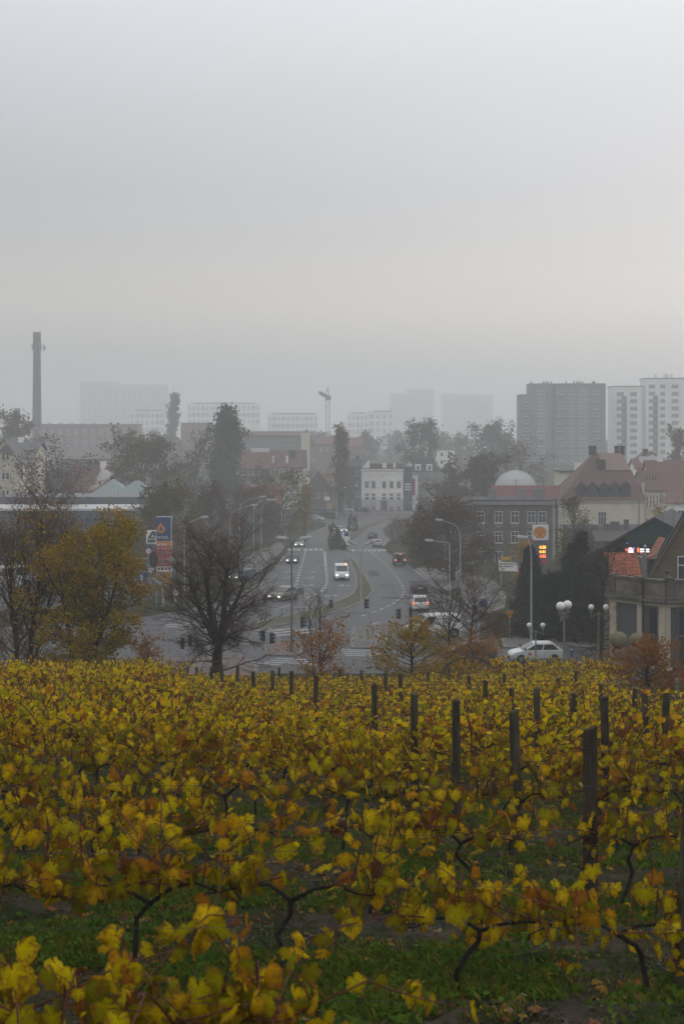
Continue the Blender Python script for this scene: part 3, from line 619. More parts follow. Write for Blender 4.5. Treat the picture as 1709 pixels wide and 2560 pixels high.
m0 = q(745, 300); hedge('hedge', 'taller brown-green bush behind the clipped median hedge', m0.x - 1.1, m0.x + 1.1, m0.y - 1, m0.y + 2, m0.z + .1, 3.8, 'olive', 1200, .26, 4)
m0 = q(862, 205); hedge('hedge', 'dark bush on the far end of the median', m0.x - 1, m0.x + 1.2, m0.y, m0.y + 2.2, m0.z + .1, 3.4, 'green', 900, .3, 5)
m0 = gp(385, 1497); hedge('hedge', 'low brown hedge in front of the fuel sign', m0.x - 2.2, m0.x + 2.6, m0.y, m0.y + 1.4, m0.z, 1.25, 'brown', 2600, .14, 6)
m0 = gp(1330, 1596); hedge('hedge', 'dark brown scrub at the foot of the conifers', m0.x - 4, m0.x + 9, m0.y + 2, m0.y + 5, m0.z, 1.4, 'brown', 5200, .16, 7)
m0 = gp(800, 1298); hedge('hedge', 'low green bush on the corner by the far parked car', m0.x - 4, m0.x + 4, m0.y, m0.y + 3, m0.z, 1.6, 'green', 1400, .35, 8)
m0 = gp(1120, 1398); hedge('hedge', 'rust-brown leaf-strewn hedge below the dense brown tree', m0.x - 5, m0.x + 6, m0.y - 8, m0.y - 5.5, m0.z + .3, .9, 'rusty', 2600, .2, 9)
# ------------------------------------------------------------------ buildings
RAD_ = math.radians
W_MESH = {}
M_dframe = mat('grey_window_frame', (.36, .37, .37), .6, .1, 2); M_fglass = mat('haze_paled_glass', (.24, .255, .265), .3, .3, .4); M_mframe = mat('haze_paled_frame', (.52, .52, .51), .7, .1, 2); M_mglass = mat('misty_haze_paled_glass', (.36, .375, .385), .3, .3, .2)  # far panes and misty frames: sky reflection and haze fade painted as lighter colour
def win_mesh(wd, h, mull, style):
    k = (round(wd, 2), round(h, 2), mull, style)
    if k not in W_MESH:
        f = MB(); b = {'far': .17, 'dark': .10, 'misty': .10}.get(style, .07)
        f.box(-wd / 2, -.06, 0, wd / 2, .02, b); f.box(-wd / 2, -.06, h - b, wd / 2, .02, h)
        f.box(-wd / 2, -.06, b, -wd / 2 + b, .02, h - b); f.box(wd / 2 - b, -.06, b, wd / 2, .02, h - b)
        for i in range(1, mull + 1):
            x = -wd / 2 + wd * i / (mull + 1); f.box(x - b / 2, -.055, b, x + b / 2, .02, h - b)
        if style == 'old': f.box(-wd / 2 + b, -.05, h * .62, wd / 2 - b, .015, h * .62 + b * .8)
        f.box(-wd / 2 - .08, -.14, -.08, wd / 2 + .08, .02, -.002)
        p = MB().box(-wd / 2 + b, -.03, b, wd / 2 - b, 0, h - b)
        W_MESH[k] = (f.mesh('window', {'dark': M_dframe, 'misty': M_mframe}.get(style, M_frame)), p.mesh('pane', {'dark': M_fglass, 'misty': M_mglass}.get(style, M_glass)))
    return W_MESH[k]
def window(par, x, y, z, wd, h, mull=1, style='old', rz=0.0):
    fm_, pm = win_mesh(wd, h, mull, style)
    o = link('window', fm_, par, Matrix.Translation((x, y, z)) @ Matrix.Rotation(rz, 4, 'Z')); link('pane', pm, o); return o
def bld(name, label, px0, px1, d, top_py, depth, wall, rz=0.0, cat='building', z0=None, group=None):
    x0, x1 = (px0 - CX) * d / F, (px1 - CX) * d / F
    zb = G(d) - .6 if z0 is None else z0
    t = thing(name, label, cat, ((x0 + x1) / 2, d, zb), rz, group); wd = (x1 - x0); h = (HY - top_py) * d / F - zb
    MB().box(-wd / 2, 0, 0, wd / 2, depth, h).build('wall', wall, t)
    return t, wd, h, F / d
def grid(t, wd, h, cols, rows, ww, wh, mull=1, style='old', skip=None, y=-.001):
    for ri, z in enumerate(rows):
        for ci, x in enumerate(cols):
            if skip and (ri, ci) in skip: continue
            window(t, (x - .5) * wd, y, z, ww, wh, mull, style)
def gable(t, wd, h, depth, rise, m, over=.4, ridge='x', name='roof', y0=0, wallm=None):
    """roof with ridge along x (slope faces the street) or along y (gable faces the street)"""
    mb = MB(); th = .18
    if ridge == 'x':
        yc = y0 + depth / 2; a = -wd / 2 - over; b = wd / 2 + over; k = over * rise / (depth / 2)
        for s in (-1, 1):
            ye = yc + s * (depth / 2 + over)
            lo = [(a, ye, h - k), (b, ye, h - k), (b, yc, h + rise), (a, yc, h + rise)]
            mb.hexa([(x, y, z + .01) for x, y, z in lo], [(x, y, z + th) for x, y, z in lo])
        o = mb.build(name, m, t)
        g = MB().hexa([(-wd / 2 + .01, y0 + .01, h), (-wd / 2 + .01, y0 + depth - .01, h), (-wd / 2 + .01, yc, h + rise - .05)], [(wd / 2 - .01, y0 + .01, h), (wd / 2 - .01, y0 + depth - .01, h), (wd / 2 - .01, yc, h + rise - .05)])
    else:
        k = over * rise / (wd / 2)
        for s in (-1, 1):
            xe = s * (wd / 2 + over)
            lo = [(xe, y0 - over, h - k), (xe, y0 + depth + over, h - k), (0, y0 + depth + over, h + rise), (0, y0 - over, h + rise)]
            mb.hexa([(x, y, z + .01) for x, y, z in lo], [(x, y, z + th) for x, y, z in lo])
        o = mb.build(name, m, t)
        g = MB().prism([(-wd / 2, h), (wd / 2, h), (0, h + rise - .05)], y0 + .005, y0 + depth - .005)
    if wallm: g.build('gable', wallm, t)
    return o
def hip(t, wd, h, depth, rise, m, over=.5, name='roof', x=0, y=0, run=None):
    a, b = -wd / 2 - over + x, wd / 2 + over + x; c, e = y - over, y + depth + over
    run = min(wd, depth) / 2 + over if run is None else run
    mb = MB(); cy_ = (c + e) / 2; r0_, r1_ = a + run, b - run
    if r1_ < r0_: r0_ = r1_ = (a + b) / 2
    B = [(a, c, h), (b, c, h), (b, e, h), (a, e, h)]; i = 0
    mb.v += B + [(r0_, cy_, h + rise), (r1_, cy_, h + rise)]
    mb.f += [(3, 2, 1, 0), (0, 1, 5, 4), (1, 2, 5), (2, 3, 4, 5), (3, 0, 4)]
    return mb.build(name, m, t)
def flat_roof(t, wd, h, depth, m, over=.15, th=.25, name='roof'):
    return MB().box(-wd / 2 - over, -over, h + .002, wd / 2 + over, depth + over, h + th).build(name, m, t)
def chimney(t, x, y, z, w_=.7, h=1.6, m=None):
    o = MB().box(x - w_ / 2, y - .3, z, x + w_ / 2, y + .3, z + h).box(x - w_ / 2 - .06, y - .36, z + h + .001, x + w_ / 2 + .06, y + .36, z + h + .14).build('chimney', m or M_brick_dk, t); return o
M_plaster_w = mat('pale_plaster', (.78, .77, .75), .9, .1, .4, patch=((.66, .65, .62), .6, .62, .5))
M_plaster_c = mat('cream_plaster', (.56, .52, .42), .9, .1, .4, patch=((.46, .42, .34), .5, .6, .5))
M_plaster_g = mat('grey_plaster', (.20, .20, .20), .9, .14, .4, patch=((.15, .15, .15), .5, .58, .6))
M_plaster_dk = mat('dark_grey_plaster', (.075, .082, .095), .9, .15, .4)
M_brown = mat('brown_render', (.105, .088, .078), .9, .16, .5, patch=((.14, .11, .09), .7, .6, .5))
M_brick_dk = mat('dark_brick', (.085, .06, .05), .9, .25, 2)
M_pinkwall = mat('pinkish_wall', (.21, .165, .145), .9, .14, .4)
M_tower_g = mat('grey_tower_panel', (.145, .155, .16), .9, .16, .5, stretch=(1, 1, .15))
M_tower_w = mat('white_tower_panel', (.82, .81, .78), .9, .06, .12)
M_recess = mat('balcony_recess', (.10, .115, .13), .9, .1, .3)
M_roof_red = rowmat('red_tile', (.135, .064, .052), (.165, .085, .068), .32)
M_roof_brown = rowmat('brown_tile', (.115, .064, .056), (.14, .082, .072), .34)
M_roof_orange = rowmat('orange_tile', (.26, .10, .055), (.20, .08, .05), .34)
M_roof_dark = mat('dark_roofing', (.05, .05, .053), .85, .2, .7)
M_roof_grey = mat('grey_roofing', (.13, .13, .135), .8, .2, .6)
M_copper = rowmat('patina_metal', (.20, .245, .24), (.25, .29, .28), .6, axis='X', rough=.5)
M_clad = rowmat('grey_cladding', (.105, .115, .125), (.12, .13, .14), .5, rough=.5, depth=.1)
M_whiteroof = mat('white_roof_membrane', (.55, .56, .56), .6, .08, .2)
# tall brick chimney stack
c0 = at(93, 740); cz = (HY - 830) * 740 / F - c0.z; KC = 740 / 500
ch = thing('factory_chimney', 'tall brick factory chimney rising on the left', 'chimney', c0)
M_chim = mat('chimney_brick', (.085, .06, .055), .9, .15, .8)
MB().lathe([(1.85 * KC, -1), (1.75 * KC, 0), (1.30 * KC, cz - 9), (1.28 * KC, cz - 8.5)], 20).build('shaft', M_chim, ch, smooth=True)
MB().lathe([(1.36 * KC, cz - 8.49), (1.36 * KC, cz - .1), (1.2 * KC, cz)], 20).build('cap', mat('chimney_top', (.06, .05, .05), .9), ch, smooth=True)
for k in range(7): MB().lathe([((1.80 - k * .06) * KC + .02, 2 + k * (cz - 12) / 7), ((1.80 - k * .06) * KC + .02, 2.2 + k * (cz - 12) / 7)], 20).build('band', M_pole_dark, ch)
zz = 0
an = MB()
for k in range(8):
    a = k * PI / 4; an.tube([(1.5 * math.cos(a), 1.5 * math.sin(a), zz - 1.2), (1.5 * math.cos(a), 1.5 * math.sin(a), zz + 1.6)], .12, 5)
an.box(1.35, -.3, zz - .8, 2.9, -.2, zz - .7).box(2.2, -.5, zz - 1.2, 2.7, .1, zz + .9).box(2.8, -.5, zz - .6, 3.1, .1, zz + .3).box(-1.75, -.6, zz - .8, -1.4, 0, zz + 1)
ao_ = an.build('antenna', M_metal, ch); ao_.scale = (KC,) * 3; ao_.location = (0, 0, cz - 8)
# grey and white tower blocks
def tower(name, label, parts, cols, d, wallm, frame_style='far', group='tower blocks'):
    """parts: (px0, px1, top_py, depth offset); cols: (px, rows from, kind)"""
    x0 = (parts[0][0] - CX) * d / F; x1 = (parts[-1][1] - CX) * d / F; zb = G(d) - 1
    t = thing(name, label, 'tower block', ((x0 + x1) / 2, d, zb), 0, group)
    xm = (x0 + x1) / 2
    for a, b, tp, off in parts:
        xa, xb = (a - CX) * d / F - xm, (b - CX) * d / F - xm; h = (HY - tp) * d / F - zb
        MB().box(xa + .01, off, 0, xb - .01, 14 + off, h).build('wall', wallm, t)
        MB().box(xa - .12, off - .12, h + .003, xb + .12, 14 + off, h + .5).build('parapet', M_roof_grey if d < 800 else wallm, t)
    return t, xm, zb
def tower_cols(t, xm, zb, d, cols, y_first, step, base_py, style='far'):
    for px, ww, mull, y0, balc, off in cols:
        x = (px - CX) * d / F - xm; y = y0
        while y < base_py:
            z = (HY - y) * d / F - zb
            window(t, x, off - .01, z - .95, ww, 1.9, mull, style)
            if balc:
                MB().box(x - 1.9, off - 1.2, z - 2.5, x + 1.9, off - .02, z - 2.32).box(x - 1.9, off - 1.2, z - 2.318, x + 1.9, off - 1.1, z - 1.2).build('balcony', M_recess, t)
            y += step
t, xm, zb = tower('tower_block', 'dark grey concrete tower block with rows of white windows', [(1300, 1324, 988, .8), (1324, 1378, 961, 0), (1378, 1386, 962, 2.0), (1386, 1513, 961, 0)], [], 700, M_tower_g)
tower_cols(t, xm, zb, 700, [(1318, 3.1, 2, 1000, 1, .8), (1352, 3.3, 3, 982, 0, 0), (1400, 2.9, 2, 982, 1, 0), (1428, 2.2, 1, 982, 0, 0), (1457, 3.8, 4, 982, 0, 0), (1490, 2.9, 2, 982, 1, 0)], 982, 18.4, 1175)
for px in (1330, 1360, 1366, 1372, 1381, 1418, 1437, 1445, 1451, 1458, 1485, 1489):
    x = (px - CX) * 700 / F - xm; hz = (HY - 961) * 700 / F - zb
    MB().box(x - .3, 4, hz + .51, x + .3, 5, hz + 1.7).build('roof_vent', M_roof_grey, t)
t, xm, zb = tower('tower_block', 'pale white tower block, taller, at the right edge', [(1530, 1602, 967, 0), (1602, 1612, 967, 2.4), (1612, 1760, 947, 0)], [], 720, M_tower_w)
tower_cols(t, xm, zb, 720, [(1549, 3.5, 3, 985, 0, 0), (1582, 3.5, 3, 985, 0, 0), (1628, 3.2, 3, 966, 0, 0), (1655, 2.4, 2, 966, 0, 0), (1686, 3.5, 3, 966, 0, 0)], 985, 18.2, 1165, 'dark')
for px in (1559, 1637):
    x = (px - CX) * 720 / F - xm; hz = (HY - 985) * 720 / F - zb
    MB().box(x - 1.2, -.05, 1, x + 1.2, .3, hz - 1).build('balcony_strip', M_recess, t)
    for k in range(11): MB().box(x - 1.3, -1.0, hz - 4.0 - k * 3.69, x + 1.3, -.06, hz - 2.7 - k * 3.69).build('balcony', mat('balcony_front', (.24, .25, .26), .9), t)
for px in (1642, 1665, 1672, 1682):
    x = (px - CX) * 720 / F - xm; hz = (HY - 947) * 720 / F - zb
    MB().box(x - .5, 4, hz + .51, x + .5, 5, hz + 2.6).build('roof_vent', M_tower_w, t)
# faint towers far off in the mist
for nm, lab, segs, d in [('tower_block', 'faint stepped tower blocks lost in mist, nearer the road', [(975, 1015, 985, 2), (1015, 1084, 974, 0)], 2200),
                         ('tower_block', 'faint wide tower block in mist left of the grey tower', [(1104, 1150, 985, 2), (1150, 1232, 988, 0)], 2250),
                         ('tower_block', 'barely visible long slab block in mist right of the chimney', [(200, 300, 956, 0), (300, 420, 962, 3)], 1950)]:
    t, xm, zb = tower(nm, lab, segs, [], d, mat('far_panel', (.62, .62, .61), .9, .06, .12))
    for a, b, tp, off in segs:
        k = 0
        for px in np.arange(a + 10, b - 4, 13):
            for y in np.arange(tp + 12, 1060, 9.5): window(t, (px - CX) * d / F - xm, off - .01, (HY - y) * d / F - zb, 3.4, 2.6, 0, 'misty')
# white modern offices and flats in the mist
def modern(label, px0, px1, d, tp, rows, cols, seed, depth=14):
    t, wd, h, s = bld('apartment_block', label, px0, px1, d, tp, depth, M_tower_w, group='white blocks in the mist')
    flat_roof(t, wd, h, depth, mat('haze_paled_parapet', (.42, .42, .41), .9), .1, .4)  # roof edge lightened, haze fade put into its colour
    R = random.Random(seed)
    for r_ in range(rows):
        z = h - 6.4 - r_ * 6.8
        for c in range(cols):
            ww = R.choice([1.2, 1.2, 2.4, 3.4]); x = (c + .5) / cols * wd - wd / 2
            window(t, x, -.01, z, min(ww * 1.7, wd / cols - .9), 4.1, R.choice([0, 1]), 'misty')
    for k in range(6): MB().box(R.uniform(-.45, .45) * wd, 4, h + .41, R.uniform(-.45, .45) * wd + .5, 5, h + 1.4).build('roof_vent', M_roof_grey, t)
    return t
modern('misty white block left of the far poplar', 325, 412, 1400, 1028, 3, 7, 1)
modern('long misty white block behind the broad poplar', 468, 650, 1450, 1010, 3, 16, 2)
modern('misty white block left of the crane with balconies', 668, 795, 1420, 1036, 3, 11, 3)
modern('misty white block right of the crane', 868, 920, 1400, 1034, 4, 5, 4)
modern('misty white block with dark stair strip right of the crane', 920, 984, 1370, 1030, 4, 4, 5)
modern('low misty pale block far right of the road', 1140, 1230, 1400, 1078, 2, 8, 6)
modern('low misty white block at the left edge', -20, 66, 1300, 1040, 2, 7, 7)
# old factory beside the chimney
t, wd, h, s = bld('factory', 'long misty reddish factory with tall windows right of the chimney', 100, 345, 760, 1062, 16, M_pinkwall)
flat_roof(t, wd, h, 16, M_roof_grey, .3, .4)
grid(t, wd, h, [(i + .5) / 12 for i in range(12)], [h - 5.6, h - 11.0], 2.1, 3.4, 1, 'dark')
for i in range(5): MB().box(-wd / 2 + 3 + i * 6, 5, h + .41, -wd / 2 + 5 + i * 6, 7, h + 1.1).build('roof_light', M_whiteroof, t)
# salmon hall behind bare tree
t, wd, h, s = bld('hall', 'plain salmon-pink hall behind the bare upright tree', 452, 526, 700, 1058, 14, mat('salmon_wall', (.25, .185, .165), .9), cat='building'); flat_roof(t, wd, h, 14, M_roof_grey)
t, wd, h, s = bld('hall', 'pink misty house between the poplar clump and the crane', 790, 830, 600, 1110, 14, M_pinkwall); gable(t, wd, h, 14, 3, M_roof_red, wallm=M_pinkwall)
grid(t, wd, h, [.3, .7], [h - 3], 1.1, 1.5, 1, 'far')
t, wd, h, s = bld('house', 'pinkish misty house with red roof behind the white tenement', 868, 905, 620, 1114, 12, M_pinkwall); gable(t, wd, h, 12, 3.4, M_roof_red, wallm=M_pinkwall)
# grey long tenement with white firewall
t, wd, h, s = bld('tenement', 'long grey misty tenement with a tall white end wall', 592, 752, 540, 1090, 14, M_plaster_g)
gable(t, wd, h, 14, 1.6, M_roof_brown, .3, wallm=M_plaster_g)
MB().box(wd / 2 + .01, -.4, 0, wd / 2 + 3.0, 14, h + 1.2).build('end_wall', M_plaster_c, t)
grid(t, wd, h, [.12, .25, .4, .52, .64, .76, .88], [h - 3.2, h - 6.6], 1.1, 1.7, 1, 'old')
for x in (-6, -3, 1, 4): chimney(t, x, 7, h + 1.2, 1.6, 1.0, M_plaster_w)
# red-roofed houses below the poplar
t, wd, h, s = bld('tenement', 'red-roofed house with a skylight strip right of the broad poplar', 598, 674, 425, 1170, 12, M_brown)
gable(t, wd, h, 12, 5.2, M_roof_red, wallm=M_brown); MB().box(-wd / 2 + 3.2, 5.2, h + 4.4, wd / 2 - .3, 6.6, h + 5.9).build('skylight', M_whiteroof, t)
MB().box(-wd / 2 - .8, 5.2, h + 4.4, -wd / 2 + .9, 6.6, h + 5.9).build('skylight', M_whiteroof, t)
grid(t, wd, h, [.12, .28, .44, .68], [h - 2.1], .9, 1.6, 1, 'old'); grid(t, wd, h, [.3, .7], [h - 5.4], .9, 1.5, 1, 'old')
t, wd, h, s = bld('tenement', 'red-roofed house with white chimney breasts beside the skylight house', 676, 762, 428, 1168, 12, M_plaster_c)
gable(t, wd, h, 12, 5.0, M_roof_brown, wallm=M_plaster_c)
for x in (-wd / 2 + .4, -.6): MB().box(x, 1.2, h + .5, x + .7, 2.2, h + 3.4).build('chimney', M_plaster_w, t)
MB().box(.4, 2.8, h + 2.6, 2.4, 3.6, h + 4.8).build('roof_window', M_glass, t)
grid(t, wd, h, [.08, .2, .33, .46, .6, .75], [h - 2.2], .8, 1.6, 1, 'old')
# orange-roofed cottage behind bare trees and dark roofs left of it
t, wd, h, s = bld('house', 'low house with an orange tiled roof behind the road lamps', 610, 700, 345, 1262, 11, M_plaster_dk)
gable(t, wd, h, 11, 4.4, M_roof_orange, wallm=M_plaster_dk)
t, wd, h, s = bld('house', 'blue-grey boarded gable house left of the orange roof', 592, 652, 340, 1256, 10, mat('blue_grey_boards', (.11, .135, .145), .9)); gable(t, wd, h, 10, 4.0, M_roof_brown, ridge='y', wallm=mat('blue_grey_boards', (.11, .135, .145), .9))
# brown gabled shop by the far junction
t, wd, h, s = bld('shop_house', 'brown gabled house with shop signs at the far junction', 762, 830, 405, 1222, 10, M_brown)
gable(t, wd, h, 10, 5.0, M_roof_brown, ridge='y', wallm=M_brown); grid(t, wd, h, [.25, .5, .75], [h - 2.6], .9, 1.5, 1, 'old')
MB().box(wd * .22, -.12, h - 3.4, wd * .48, -.02, h - 2.2).build('shop_sign', M_white, t)
MB().box(wd * .30, -.14, 2.0, wd * .5, -.02, h - 4.0).build('shop_panel', mat('ochre_panel', (.35, .25, .12), .8), t)
MB().box(wd * .42, -.24, 4.4, wd * .5, -.15, 6.8).build('shop_sign', mat('sign_blue', (.03, .07, .2), .5), t)
t, wd, h, s = bld('house', 'pale yellow house corner behind the three-spired poplar', 812, 836, 440, 1186, 9, mat('yellow_wall', (.40, .31, .16), .9)); hip(t, wd, h, 9, 3.2, M_roof_brown); grid(t, wd, h, [.6], [h - 3.4, h - 7], 1.0, 1.6, 1, 'old')
# white tenement at the end of the road
t, wd, h, s = bld('tenement', 'white three-storey stuccoed tenement at the end of the road', 903, 1007, 421, 1173, 13, M_plaster_w)
for z, th, ex in ((h - .35, .36, .35), (h - 1.5, .2, .15), (h - 8.2, .25, .22), (h - 2.4, .12, .1)): MB().box(-wd / 2 - ex, -ex, z, wd / 2 + ex, -.003, z + th).build('cornice', M_plaster_w, t)
MB().box(-wd / 2 - .3, -.3, h + .012, wd / 2 + .3, 13, h + .25).build('roof', M_roof_dark, t)
for cx_ in (.13, .29, .545, .72, .895):
    for k, z in enumerate((h - 5.6, h - 9.8 + .6, h - 13.1 + .2)):
        if k == 2 and cx_ > .4 and cx_ < .65: continue
        window(t, (cx_ - .5) * wd, -.001, z - (0 if k else 0), 1.15, 1.95, 1, 'old')
        if k < 2: MB().box((cx_ - .5) * wd - .85, -.2, z + 2.2, (cx_ - .5) * wd + .85, -.003, z + 2.38).build('hood', M_plaster_w, t)
MB().box((.545 - .5) * wd - .9, -.04, .6, (.545 - .5) * wd + .9, -.002, 3.6).build('door', M_plaster_dk, t)
MB().box(-wd / 2 + .05, -.03, .3, wd / 2 - .05, -.0015, h - 8.9).build('ground_floor_band', mat('light_grey_plaster', (.40, .41, .41), .9, .1, .4), t)
MB().box(.38 * wd - .5 * wd, -.08, 1, .40 * wd - .5 * wd, -.002, h - 1).build('pilaster', M_plaster_w, t)
MB().hexa([(-wd / 2 + .3, .5, h + .26), (-wd / 2 + 2.4, .5, h + .26), (-wd / 2 + 2.4, 1.1, h + .26), (-wd / 2 + .3, 1.1, h + .26)], [(-wd / 2 + 1.7, .5, h + 2.3), (-wd / 2 + 2.4, .5, h + 2.6), (-wd / 2 + 2.4, 1.1, h + 2.6), (-wd / 2 + 1.7, 1.1, h + 2.3)]).build('parapet_gable', M_plaster_w, t)
for x in (.1, 3.4): MB().box(x, 2, h + .26, x + (1.2 if x < 1 else .6), 3, h + 1.8).build('chimney', M_plaster_w, t)
MB().box(-wd / 2 + 2.6, 3.5, h + .251, wd / 2, 9, h + 1.6).build('attic', M_roof_brown, t)
t, wd, h, s = bld('tenement', 'dark grey tenement set left of the white one', 866, 902, 424, 1166, 12, M_plaster_dk); gable(t, wd, h, 12, 1.8, M_roof_dark, wallm=M_plaster_dk)
grid(t, wd, h, [.72], [h - 2.7, h - 6, h - 9.2], 1.0, 1.6, 1, 'old'); window(t, 0, -.001, 1.6, 1.1, 1.9, 1, 'old'); chimney(t, 1.2, 6, h + 1, 1.2, 2.0)
t, wd, h, s = bld('tenement', 'blue-grey side wing with wall lettering right of the white tenement', 1008, 1030, 423, 1170, 12, mat('slate_blue_wall', (.06, .075, .10), .9)); flat_roof(t, wd, h, 12, M_roof_dark)
for k in range(3): MB().box(-.9, -.06, h - 5 - k * .8, .9, -.004, h - 4.6 - k * .8).build('wall_lettering', M_white, t)
t, wd, h, s = bld('tenement', 'grey tenement with dormers right of the blue-grey wing', 1034, 1086, 436, 1180, 13, M_plaster_g)
MB().hexa([(-wd / 2, 0, h + .01), (wd / 2, 0, h + .01), (wd / 2, 13, h + .01), (-wd / 2, 13, h + .01)], [(-wd / 2 + .2, 2.2, h + 4.2), (wd / 2 - .2, 2.2, h + 4.2), (wd / 2 - .2, 11, h + 4.2), (-wd / 2 + .2, 11, h + 4.2)]).build('roof', M_roof_dark, t)
for x in (-1.9, 1.6): MB().box(x - .9, .2, h + .3, x + .9, 2.4, h + 2.4).build('dormer', M_plaster_w, t); window(t, x, .19, h + .6, 1.0, 1.4, 1, 'old')
grid(t, wd, h, [.25, .72], [h - 3.2, h - 6.8], 1.1, 1.8, 1, 'old')
t, wd, h, s = bld('shop_house', 'pale narrow shop front with red and white sign beside the grey tenement', 1030, 1044, 425, 1188, 8, M_plaster_w); flat_roof(t, wd, h, 8, M_roof_grey)
MB().box(-.9, -.1, h - 6, 0, -.02, h - 1).build('shop_sign', mat('sign_red', (.30, .05, .05), .5), t); MB().box(-.9, -.1, 3, .6, -.02, 5).build('shop_sign', M_white, t)
t, wd, h, s = bld('apartment_block', 'long low white building in mist above the grey tenement', 1020, 1136, 640, 1126, 12, M_tower_w); flat_roof(t, wd, h, 12, M_roof_grey, .2)
grid(t, wd, h, [.15, .32, .45, .58, .72, .88], [h - 2.6, h - 6], 1.2, 1.6, 1, 'old')
# cream house at left
t, wd, h, s = bld('house', 'cream gabled house with grey roof at the left edge', -30, 52, 262, 1158, 9, M_plaster_c)
gable(t, wd, h, 9, 4.4, M_roof_grey, .3, ridge='y', wallm=M_plaster_c)
for z in (h + .6, h - 3.0, h - 6.2):
    for x in (.0, .75): window(t, x - .1, -.001, z, .62, 1.3, 0, 'old')
MB().hexa([(-1.1, -.5, h + 2.1), (1.9, -.5, h + 2.1), (1.9, -.01, h + 2.1), (-1.1, -.01, h + 2.1)], [(.1, -.25, h + 3.3), (.7, -.25, h + 3.3), (.7, -.01, h + 3.3), (.1, -.01, h + 3.3)]).build('porch_roof', M_roof_grey, t)
t, wd, h, s = bld('house', 'grey-roofed wing behind the cream gabled house', 28, 92, 272, 1126, 8, M_plaster_c); gable(t, wd, h, 8, 1.4, M_roof_grey, wallm=M_plaster_c); chimney(t, -1.5, 4, h + 1, 1.0, 1.4, M_plaster_w)
t, wd, h, s = bld('house', 'house with a brown tiled roof behind the smoke', 166, 262, 285, 1228, 10, M_plaster_g); gable(t, wd, h, 10, 4.6, M_roof_brown, wallm=M_plaster_g); chimney(t, wd / 2 - 1.1, 5, h + 3.8, 1.2, 2.0, M_plaster_w)
t, wd, h, s = bld('house', 'low dark-roofed house behind the round bare tree', 60, 172, 290, 1220, 10, M_brown); gable(t, wd, h, 10, 3.4, M_roof_dark, wallm=M_brown); grid(t, wd, h, [.3, .6, .8], [h - 2.4], .9, 1.3, 1, 'old')
t, wd, h, s = bld('warehouse', 'flat grey warehouse behind the brown-roofed house', 150, 262, 360, 1150, 12, M_plaster_g); flat_roof(t, wd, h, 12, M_roof_grey)
# villa with copper pyramid roofs
t, wd, h, s = bld('pavilion', 'grey pavilion with two patina-green pyramid roofs', 232, 330, 252, 1240, 9, M_plaster_w)
hip(t, 6.6, h, 7, 2.9, M_copper, .6, x=-.6, y=1.5); hip(t, 7.8, h - .5, 7, 3.2, M_copper, .7, x=4.2, y=-2.2)
MB().box(.9, -2.0, h - 5, 7.8, -.01, h - .6).build('wall', M_plaster_w, t)
grid(t, wd, h, [.1, .3, .45], [h - 2.3], .9, 1.7, 0, 'old'); window(t, 3, -2.01, h - 2.4, 1.2, 1.5, 1, 'old'); window(t, 5.6, -2.01, h - 2.4, 1.2, 1.5, 1, 'old')
# long grey showroom
t, wd, h, s = bld('showroom', 'long low grey showroom with white roof edge behind the left trees', -60, 336, 218, 1330, 26, M_glass)
hz = (HY - 1276) * 218 / F - (G(218) - .6)
MB().box(-wd / 2 - .3, -1.2, h + .01, wd / 2 + .3, 26.2, hz).build('fascia', M_clad, t)
MB().box(-wd / 2 - .4, -1.3, hz + .003, wd / 2 + .4, 26.4, hz + .35).build('roof', M_whiteroof, t)
MB().box(-wd / 2 - .4, 12, hz + .353, wd / 2 + .4, 26.4, hz + 1.5).build('upper_roof', M_clad, t)
for x in (7.2, 10.2): MB().ball((x, 3, hz + .4), .75, 10, 6, (1.2, 1.2, .5)).build('roof_light', M_whiteroof, t)
for i in range(13): MB().box(-wd / 2 + i * wd / 12 - .08, -.06, .2, -wd / 2 + i * wd / 12 + .08, -.002, h).build('mullion', M_clad, t)
for i in range(9): MB().box(wd / 2 - 5.6 + i * .62, -.05, h - 1.2 + .12 * (i % 3), wd / 2 - 5.2 + i * .62, -.01, h - 1.05 + .12 * (i % 3)).build('ceiling_light', mat('strip_light', (.75, .68, .45), .4, emit=.9), t)
def text(name, s_, size, m, par, M, ext=.012, align='CENTER', bold=0.0):
    c = bpy.data.curves.new(name, 'FONT'); c.body = s_; c.size = size; c.extrude = ext; c.align_x = align; c.align_y = 'CENTER'; c.offset = bold; c.resolution_u = 2
    o = bpy.data.objects.new(name, c); COL.objects.link(o); bpy.context.view_layer.update()
    me = bpy.data.meshes.new_from_object(o.evaluated_get(bpy.context.evaluated_depsgraph_get())); bpy.data.objects.remove(o); bpy.data.curves.remove(c)
    me.materials.clear(); me.materials.append(m)
    return link(name, me, par, M @ Matrix.Rotation(PI / 2, 4, 'X'))
T = Matrix.Translation
text('lettering', 'TEDBUD', 1.15, mat('fascia_blue', (.03, .08, .24), .5), t, T((wd / 2 - 5.4, -1.23, hz - 1.5)), bold=.02)
# smoke from the brown-roofed house
sm = bpy.data.materials.new('smoke'); sm.use_nodes = True; st = sm.node_tree; st.nodes.clear()
so_ = st.nodes.new('ShaderNodeOutputMaterial'); pv = st.nodes.new('ShaderNodeVolumePrincipled'); pv.inputs['Color'].default_value = (.95, .95, .95, 1); pv.inputs['Density'].default_value = .35
st.links.new(pv.outputs[0], so_.inputs['Volume'])
R = random.Random(9); pts = [P(222 + 48 * f ** .8 + R.gauss(0, 1.5), 1226 - 50 * f, 276) for f in np.linspace(0, 1, 9)]
mb = MB(); mb.tube(pts, [.25 + .16 * k + R.uniform(-.1, .2) for k in range(9)], 10)
tag(mb.build('smoke_plume', sm, smooth=True), 'thin white smoke drifting from a chimney by the pyramid roofs', 'smoke', kind='stuff')
